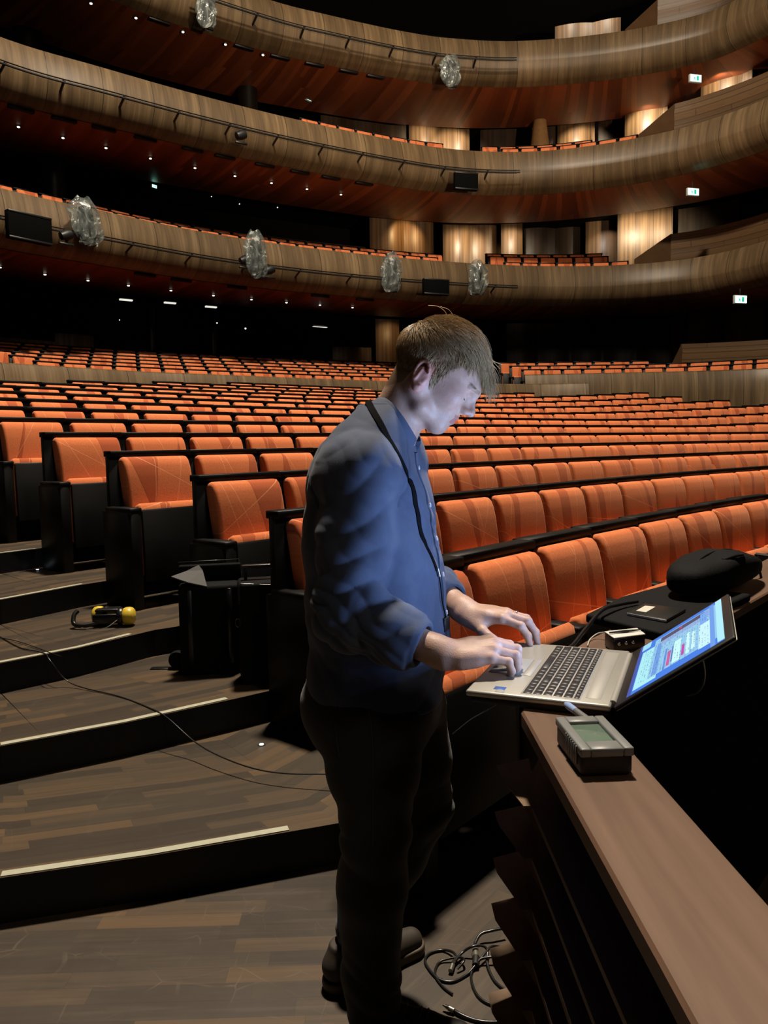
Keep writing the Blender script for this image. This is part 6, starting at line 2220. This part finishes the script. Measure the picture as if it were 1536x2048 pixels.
def sleeve_fold(P, sh, el, ax_up, ax_fo, seed):
    tu = np.clip((P - sh) @ ax_up / np.linalg.norm(el - sh), 0, 1)
    tf = (P - el) @ ax_fo
    e = np.exp(-(np.linalg.norm(P - el, axis=1) / 0.10) ** 2)
    f1 = ridged(P, ax_up + 0.45 * BF, 42, 0.9, seed) * (0.0022 + 0.004 * e)
    f1 = f1 + ridged(P, ax_up * 0.9 - 0.6 * BF + 0.3 * BL, 75, 1.2, seed + 7) * (0.0008 + 0.0022 * e)
    f2 = ridged(P, ax_fo * 0.8 + np.array([0, 0, .5]), 60, 0.8, seed + 3) * 0.0035 * np.clip(tf / 0.06, 0, 1)
    return f1 + f2


def cuff_roll(c, ax, r):
    def f(P):
        d = P - c; t = d @ ax; rr = np.linalg.norm(d - t[:, None] * ax, axis=1)
        return np.sqrt((rr - r) ** 2 + (t * 0.55) ** 2) - 0.0085
    f.c = c; f.R = r + 0.03
    return f


cfs = [cuff_roll(cuffR1 - axR * 0.004, axR, 0.041), cuff_roll(cuffR1 - axR * 0.024, axR, 0.045), cuff_roll(cuffL1 - axL * 0.004, axL, 0.037), cuff_roll(cuffL1 - axL * 0.024, axL, 0.040)]
# shirt tail planes
HEM = 0.845


def shirt_sdf(P):
    d = torso(P)
    body_fold = ridged(P, np.array([0.35, 0.1, 0.9]), 17, 1.1, 5) * 0.0028 + noise3(P, 22, 8) * 0.003 + ridged(P, np.array([0.2, -0.1, -0.98]) + 0.8 * BL, 26, 1.0, 12) * 0.0022 * np.clip((1.15 - P[:, 2]) / 0.2, 0, 1)
    body_fold = body_fold + ridged(P, np.array([0.5, 0.2, 0.6]), 48, 1.3, 15) * 0.0011 + ridged(P, BL * 0.8 - BF * 0.2 + np.array([0, 0, 0.35]), 30, 1.0, 17) * 0.0030 * np.clip((P[:, 2] - 1.0) / 0.2, 0, 1)
    d = d + body_fold
    d = smin(d, shoulders(P) + noise3(P, 26, 3) * 0.002, 0.035)
    armpit = 0.018
    dR = slR(P) + sleeve_fold(P, SH_R, EL_R, axU, axR, 21)
    dR = smax(dR, flatcut(P, cuffR1, axR), 0.004)
    dL = slL(P) + sleeve_fold(P, SH_L, EL_L, axU, axL, 31)
    dL = smax(dL, flatcut(P, cuffL1, axL), 0.004)
    d = smin(d, dR, armpit); d = smin(d, dL, armpit)
    for i, c in enumerate(cfs): d = smin(d, c(P) + noise3(P, 70, 40 + i) * 0.002, 0.006)
    # yoke seam over the shoulder: a shallow groove
    g = np.abs((P - (SH_R + np.array([0.0, 0.075, 0.06]))) @ np.array([0.10, -0.86, 0.5]))
    d = d + 0.0022 * np.exp(-(g / 0.003) ** 2) * (P[:, 1] < 1.72) * (P[:, 2] > 1.28)
    # bottom opening
    d = smax(d, HEM + 0.02 * np.sin((P[:, 0]) * 30) * 0 - P[:, 2] + 0.035 * np.clip((P[:, 0] + 0.15) / 0.3, 0, 1) * -1 + 0.0, 0.006)
    # neck opening
    d = smax(d, -(nkcut(P)), 0.008)
    # sleeve openings (hollow cuffs)
    for c, ax, r in ((cuffR1, axR, 0.036), (cuffL1, axL, 0.034)):
        e = P - c; t = e @ ax; rr = np.linalg.norm(e - t[:, None] * ax, axis=1)
        d = smax(d, -np.maximum(rr - r, -(t + 0.03)), 0.003)
    return d


nkcut = rc(hl(-0.02, 0, -0.05), NB + np.array([0.025, 0, 0.075]), 0.056, 0.050)
H_SH = 0.0031
shirt_me, V1 = mesh_sdf(wrap(shirt_sdf), (-0.26, 1.36, 0.80), (0.30, 2.06, 1.53), H_SH)
print('shirt', len(V1), time.time() - t0_)


def cloth(name, c0, c1, c2, scale=900, rough=0.85):
    m, nt, b = nodes(name)
    tc = N(nt, 'ShaderNodeTexCoord')
    n1 = N(nt, 'ShaderNodeTexNoise', inp={'Scale': 7.0, 'Detail': 6.0, 'Roughness': 0.65}); lk(nt, tc.outputs['Object'], n1.inputs['Vector'])
    n2 = N(nt, 'ShaderNodeTexNoise', inp={'Scale': scale, 'Detail': 2.0}); lk(nt, tc.outputs['Object'], n2.inputs['Vector'])
    c = ramp(nt, n1.outputs[0], [(0.3, c0), (0.5, c1), (0.72, c2)])
    c = mixc(nt, mth(nt, 'MULTIPLY', n2.outputs[0], 0.35), c, tuple(x * 1.5 for x in c2))
    lk(nt, c, b.inputs['Base Color'])
    b.inputs['Roughness'].default_value = rough
    b.inputs['Specular IOR Level'].default_value = 0.2
    b.inputs['Sheen Weight'].default_value = 0.15
    bn = N(nt, 'ShaderNodeBump', inp={'Strength': 0.4, 'Distance': 0.001}); lk(nt, n2.outputs[0], bn.inputs['Height']); lk(nt, bn.outputs[0], b.inputs['Normal'])
    return m


M_SHIRT = cloth('washed_denim_shirt', (0.034, 0.048, 0.088), (0.056, 0.074, 0.126), (0.088, 0.108, 0.165))
M_JEANS = cloth('charcoal_jeans', (0.016, 0.0165, 0.019), (0.021, 0.022, 0.025), (0.030, 0.030, 0.032))
shirt = pchild('shirt', shirt_me, M_SHIRT, label='blue denim shirt with rolled sleeves')


def project(P, fn, it=6):
    P = np.array(P, float).reshape(-1, 3)
    for _ in range(it):
        GLOBAL_PASS[0] = True
        d = fn(P)
        e = 1e-3
        g = np.stack([(fn(P + np.eye(3)[i] * e) - d) / e for i in range(3)], 1)
        GLOBAL_PASS[0] = False
        g /= np.linalg.norm(g, axis=1)[:, None] + 1e-9
        P = P - g * d[:, None]
    return P, g


# collar: stand and folded leaf round the neck, button-down points in front
NAX = (HC - NB); NAX = NAX - HF * 0.0; NAX = np.array([0.70, -0.04, 0.71]); NAX /= np.linalg.norm(NAX)
CB = np.array([0.030, 1.70, 1.446])       # centre of the collar ring
e1 = BF - NAX * (BF @ NAX); e1 /= np.linalg.norm(e1); e2 = np.cross(NAX, e1)
verts, faces = [], []
nu = 44
prof_c = [(0.0, -0.030), (0.001, 0.0), (0.001, 0.024), (0.006, 0.030), (0.011, 0.026), (0.017, 0.005), (0.026, -0.022), (0.0235, -0.0235), (0.012, 0.0), (0.007, 0.02)]
for i in range(nu):
    a = math.radians(16 + (328) * i / (nu - 1))
    fr = (1 + math.cos(a)) / 2          # 1 towards the throat
    ra, rb = 0.056, 0.062
    c_, s_ = math.cos(a), math.sin(a)
    for (o, z) in prof_c:
        zz = z - 0.020 * fr ** 3 + (0.0 if z > -0.01 or o < 0.01 else -0.020 * fr ** 6)
        p = CB + e1 * (ra + o) * c_ + e2 * (rb + o) * s_ + NAX * zz
        verts.append(tuple(p))
mpf = len(prof_c)
for i in range(nu - 1):
    for j in range(mpf):
        j2 = (j + 1) % mpf
        faces.append((i * mpf + j, i * mpf + j2, (i + 1) * mpf + j2, (i + 1) * mpf + j))
faces.append(tuple(range(mpf))); faces.append(tuple(reversed([(nu - 1) * mpf + j for j in range(mpf)])))
me = bpy.data.meshes.new('m'); me.from_pydata(verts, [], faces)
bm = bmesh.new(); bm.from_mesh(me); bmesh.ops.recalc_face_normals(bm, faces=bm.faces); bm.to_mesh(me); bm.free(); smooth(me, 50)
pchild('collar', me, M_SHIRT, shirt)

# button placket, buttons, pocket edge and lanyard laid on the cloth
fr0 = []
for y_, x_ in ((905, 822), (950, 838), (1000, 850), (1050, 860), (1100, 869), (1150, 878), (1200, 886), (1250, 890), (1300, 890), (1345, 887)):
    fr0.append(tuple(atY(x_, y_, 1.66)))
Pf, Gf = project(fr0, shirt_sdf)
# walk the placket round to the true front: offset along his left
Pf2, Gf2 = project(Pf + BL * 0.03 + BF * 0.02, shirt_sdf)
plc = catmull([tuple(p + g * 0.0015) for p, g in zip(Pf2, Gf2)], 5)


def ribbon(pts, width, thick, fn=None, side=None):
    P, G = project(pts, fn) if fn is not None else (np.array(pts, float), None)
    T = np.gradient(P, axis=0); T /= np.linalg.norm(T, axis=1)[:, None] + 1e-9
    S = np.cross(T, G); S /= np.linalg.norm(S, axis=1)[:, None] + 1e-9
    vs, fs = [], []
    for p, g, s in zip(P, G, S):
        vs += [tuple(p - s * width / 2 + g * 0.0), tuple(p - s * width / 2 + g * thick), tuple(p + s * width / 2 + g * thick), tuple(p + s * width / 2)]
    n = len(P)
    for i in range(n - 1):
        for j in range(4):
            j2 = (j + 1) % 4
            fs.append((i * 4 + j, i * 4 + j2, (i + 1) * 4 + j2, (i + 1) * 4 + j))
    fs += [(0, 1, 2, 3), ((n - 1) * 4 + 3, (n - 1) * 4 + 2, (n - 1) * 4 + 1, (n - 1) * 4)]
    me = bpy.data.meshes.new('m'); me.from_pydata(vs, [], fs)
    bm = bmesh.new(); bm.from_mesh(me); bmesh.ops.recalc_face_normals(bm, faces=bm.faces); bm.to_mesh(me); bm.free()
    smooth(me, 40)
    return me, P, G


me, Pp, Gp = ribbon(plc, 0.03, 0.003, shirt_sdf)
pchild('placket', me, M_SHIRT, shirt)
M_BTN = flat('pearl_button', (0.5, 0.52, 0.55), 0.3)
L = np.r_[0, np.cumsum(np.linalg.norm(np.diff(Pp, axis=0), axis=1))]
def button(p, g, r=0.0055):
    q = Vector(g).to_track_quat('Z', 'X').to_matrix().to_4x4()
    return lathe([(0, 0), (r, 0), (r, 0.0018), (r * .75, 0.0028), (r * .5, 0.0022), (0, 0.0022)], 14, Matrix.Translation(Vector(p)) @ q)


for s_ in np.arange(0.03, L[-1], 0.082):
    i = int(np.searchsorted(L, s_)); i = min(i, len(Pp) - 1)
    pchild('button', button(Pp[i] + Gp[i] * 0.003, Gp[i]), M_BTN, shirt)
cbp = CB + e1 * 0.088 * math.cos(r_(-36)) + e2 * 0.088 * math.sin(r_(-36)) + NAX * -0.036
pchild('button', button(cbp, np.array([0.55, -0.75, 0.35]), 0.005), M_BTN, shirt)
# chest pocket on his left
pk = [atY(853, 1015, 1.74), atY(862, 1018, 1.78)]

# black lanyard: round the back of the collar, down the chest
ln = [tuple(atY(735, 800, 1.66)), tuple(atY(750, 835, 1.60)), tuple(atY(772, 872, 1.57)), tuple(atY(795, 915, 1.57)), tuple(atY(815, 965, 1.59)), tuple(atY(832, 1015, 1.60)), tuple(atY(850, 1065, 1.61)), tuple(atY(864, 1110, 1.63)), tuple(atY(872, 1140, 1.64))]
lpath = catmull(ln, 5)


def shirt_collar(P):
    d = shirt_sdf(P)
    # include the collar leaf as a ring so the strap rides over it
    e = P - CB; t = e @ NAX; rr = np.linalg.norm(e - t[:, None] * NAX, axis=1)
    col_ = np.sqrt(np.maximum(np.abs(rr - 0.070) - 0.012, 0) ** 2 + np.maximum(np.abs(t - 0.004) - 0.024, 0) ** 2) - 0.004
    return smin(d, col_, 0.01)


me, Pl, Gl = ribbon(lpath, 0.014, 0.0022, shirt_collar)
M_LAN = flat('black_lanyard_webbing', (0.006, 0.006, 0.007), 0.95, spec=0.05)
lan = pchild('lanyard', me, M_LAN, label='black neck lanyard strap')
# thin cord with metal clip hanging below
cp, cg = project([tuple(atY(870, 1138, 1.64)), tuple(atY(878, 1170, 1.65)), tuple(atY(884, 1205, 1.66)), tuple(atY(888, 1235, 1.67))], shirt_sdf)
cpp = catmull([tuple(p + g * 0.004) for p, g in zip(cp, cg)], 5)
pchild('cord', tube(cpp, 0.0016, 6), M_LAN, lan)
pchild('clip', tube([tuple(cp[0] + cg[0] * .004), tuple(cp[0] + cg[0] * .005 + np.array([.003, 0, -.018]))], 0.0035, 8), flat('clip_metal', (0.5, 0.5, 0.5), 0.3, metal=1), lan)
badge = rbox(-0.018, 0.018, -0.0015, 0.0015, -0.03, 0.0, 0.001, 1, Matrix.Translation(Vector(cp[-1] + cg[-1] * .006)) @ Matrix.Rotation(math.radians(68), 4, 'Z'))
pchild('badge', badge, flat('dark_badge', (0.02, 0.02, 0.022), 0.4), lan)

# ------------------------------------------------------------------ jeans
HIP = [sec(1330, 640, 872, 0.165, 1.72), sec(1370, 624, 884, 0.172, 1.72), sec(1410, 627, 884, 0.175, 1.72), sec(1450, 636, 876, 0.17, 1.73)]
hips = loft(HIP)
HR_ = np.array(atY(742, 1420, 1.635)); KN_R = np.array(atY(752, 1665, 1.63)); AN_R = np.array(atY(742, 1955, 1.70))
HL_ = np.array(atY(800, 1420, 1.82)); KN_L = np.array(atY(846, 1610, 1.86)); AN_L = np.array([-0.085, 1.93, 0.14])
MR1 = HR_ + (KN_R - HR_) * 0.45
legs = [rc(HR_, MR1, 0.118, 0.098), rc(MR1, KN_R, 0.098, 0.071), rc(KN_R, KN_R + (AN_R - KN_R) * .35 + np.array([-0.004, 0, 0]), 0.071, 0.075), rc(KN_R + (AN_R - KN_R) * .35 + np.array([-0.004, 0, 0]), AN_R, 0.075, 0.063), rc(AN_R, AN_R + np.array([0.004, 0, -0.075]), 0.062, 0.062),
        rc(HL_, HL_ + (KN_L - HL_) * .5, 0.112, 0.092), rc(HL_ + (KN_L - HL_) * .5, KN_L, 0.092, 0.07), rc(KN_L, KN_L + (AN_L - KN_L) * .4, 0.070, 0.07), rc(KN_L + (AN_L - KN_L) * .4, AN_L, 0.07, 0.062)]
legsR = clus(legs[:5], 0.03); legsL = clus(legs[5:], 0.03)
butt = clus([ell(atY(672, 1410, 1.66), (0.075, 0.085, 0.085)), ell(atY(690, 1410, 1.80), (0.075, 0.085, 0.085))], 0.03)


def jeans_sdf(P):
    d = hips(P)
    d = smin(d, butt(P), 0.04)
    foldR = ridged(P, np.array([0.35, 0.3, 0.8]), 52, 1.2, 61) * (0.0006 + 0.0022 * np.exp(-((P[:, 2] - KN_R[2]) / 0.09) ** 2) + 0.003 * np.clip((0.26 - P[:, 2]) / 0.15, 0, 1)) + noise3(P, 16, 62) * 0.0018
    foldL = ridged(P, np.array([-0.25, 0.3, 0.9]), 52, 1.2, 63) * (0.0006 + 0.0022 * np.exp(-((P[:, 2] - KN_L[2]) / 0.09) ** 2)) + noise3(P, 16, 64) * 0.0018
    a = legsR(P) + foldR; b2 = legsL(P) + foldL
    ab = smin(a, b2, 0.006)
    d = smin(d, ab, 0.035)
    d = smax(d, P[:, 2] - 0.93, 0.004)
    d = smax(d, 0.055 + 0.04 * np.clip((P[:, 1] - 1.75) / .1, 0, 1) - P[:, 2], 0.004)
    return d


jeans_me, V2 = mesh_sdf(wrap(jeans_sdf), (-0.26, 1.44, 0.03), (0.26, 2.02, 0.95), 0.0042)
print('jeans', len(V2), time.time() - t0_)
jeans = pchild('jeans', jeans_me, M_JEANS, label='dark charcoal jeans')
M_SEAM = flat('dark_seam_thread', (0.045, 0.045, 0.046), 0.8)


def seam(pts, r=0.0012, name='pocket_seam', fn=jeans_sdf, mat=None, par=None):
    P, G = project(catmull(pts, 5), fn)
    pchild(name, tube(P + G * 0.0006, r, 5), mat or M_SEAM, par or jeans)


seam([tuple(atY(x, y, 1.56)) for x, y in ((632, 1372), (660, 1368), (688, 1372))]); seam([tuple(atY(x, y, 1.56)) for x, y in ((688, 1372), (687, 1430), (688, 1505))])
seam([tuple(atY(x, y, 1.53)) for x, y in ((735, 1376), (770, 1378), (808, 1366))]); seam([tuple(atY(x, y, 1.53)) for x, y in ((736, 1384), (770, 1386), (806, 1375))])
seam([tuple(atY(x, y, 1.53)) for x, y in ((732, 1350), (735, 1400), (744, 1470), (746, 1600), (744, 1700))], name='side_seam')
# jeans belong with a leather belt hidden by the hanging shirt front; the shirt tail hangs lower in front
tailp = [tuple(atY(x, y, 1.60)) for x, y in ((722, 1345), (780, 1352), (830, 1372), (862, 1392), (884, 1372))]

# ------------------------------------------------------------------ shoes
def shoe_sdf(hx, tx, lean=0.0):
    hx = np.array(hx, float); tx = np.array(tx, float)
    d = tx - hx; L_ = np.linalg.norm(d); d /= L_; s = np.array([-d[1], d[0], 0]); z = ZU
    def W(a, b2, c): return hx + d * a * L_ + s * b2 + z * c
    up = clus([rc(W(.12, 0, .055), W(.3, 0, .055), .036, .036), rc(W(.3, 0, .06), W(.62, 0, .042), .040, .036), rc(W(.6, 0, .042), W(.88, .002, .036), .038, .033), rc(W(.14, 0, .06), W(.18, 0, .095), .036, .038)], 0.02)
    so = clus([rc(W(.12, 0, .018), W(.5, 0, .018), .036, .038), rc(W(.5, 0, .018), W(.87, .003, .018), .038, .040)], 0.02)
    return W, up, so


def build_shoe(h_, t_, mu, ms, label, lace):
    W, up, so = shoe_sdf(h_, t_)
    lo = np.minimum(h_, t_) - 0.08; hi = np.maximum(h_, t_) + 0.08
    f = lambda P: smax(smax(up(P), 0.026 - P[:, 2], 0.003), P[:, 2] - 0.115, 0.004)
    g = lambda P: smax(smax(so(P) - 0.003, P[:, 2] - 0.03, 0.003), 0.0 - P[:, 2] + 0.001, 0.002)
    me1, _ = mesh_sdf(f, (lo[0], lo[1], -0.01), (hi[0], hi[1], 0.14), 0.003)
    me2, _ = mesh_sdf(g, (lo[0], lo[1], -0.01), (hi[0], hi[1], 0.06), 0.003)
    s1 = pchild('shoe', me1, mu, label=label)
    pchild('sole', me2, ms, s1)
    for i in range(5):
        a = 0.40 + i * 0.06
        P, G = project([tuple(W(a, -.022, .09)), tuple(W(a + .01, 0, .1)), tuple(W(a, .022, .09))], up)
        pchild('lace', tube(catmull([tuple(p + g_ * .002) for p, g_ in zip(P, G)], 4), 0.0024, 6), lace, s1)
    P, G = project([tuple(W(.4, 0, .1)), tuple(W(.48, -.03, .08)), tuple(W(.6, -.035, .06))], up)
    pchild('lace', tube(catmull([tuple(p + g_ * .003) for p, g_ in zip(P, G)], 5), 0.002, 6), lace, s1)
    return s1


M_SH1 = flat('brown_shoe_suede', (0.032, 0.024, 0.017), 0.7, noise=0.2)
M_SH2 = flat('black_shoe_mesh', (0.008, 0.008, 0.009), 0.6)
M_SO1 = flat('tan_shoe_sole', (0.07, 0.05, 0.03), 0.6)
M_SO2 = flat('dark_shoe_sole', (0.012, 0.012, 0.012), 0.6)
M_LACE = flat('grey_black_lace', (0.12, 0.12, 0.11), 0.6)
build_shoe(np.array([-0.175, 1.875, 0.0]), np.array([0.085, 2.045, 0.0]), M_SH1, M_SO1, 'brown shoe on the far foot', M_LACE)
build_shoe(np.array([-0.10, 1.725, 0.0]), np.array([0.185, 1.665, 0.0]), M_SH2, M_SO2, 'black laced near shoe', M_LACE)
pchild('sock', lathe([(0.040, 0.06), (0.043, 0.1), (0.046, 0.15), (0.05, 0.24), (0.0, 0.24)], 20, Matrix.Translation((-0.104, 1.915, 0)) @ Matrix.Rotation(0.06, 4, 'Y')), flat('light_blue_sock', (0.09, 0.14, 0.21), 0.8, noise=0.1), label='pale blue sock at the far ankle')
print('person done', time.time() - t0_)
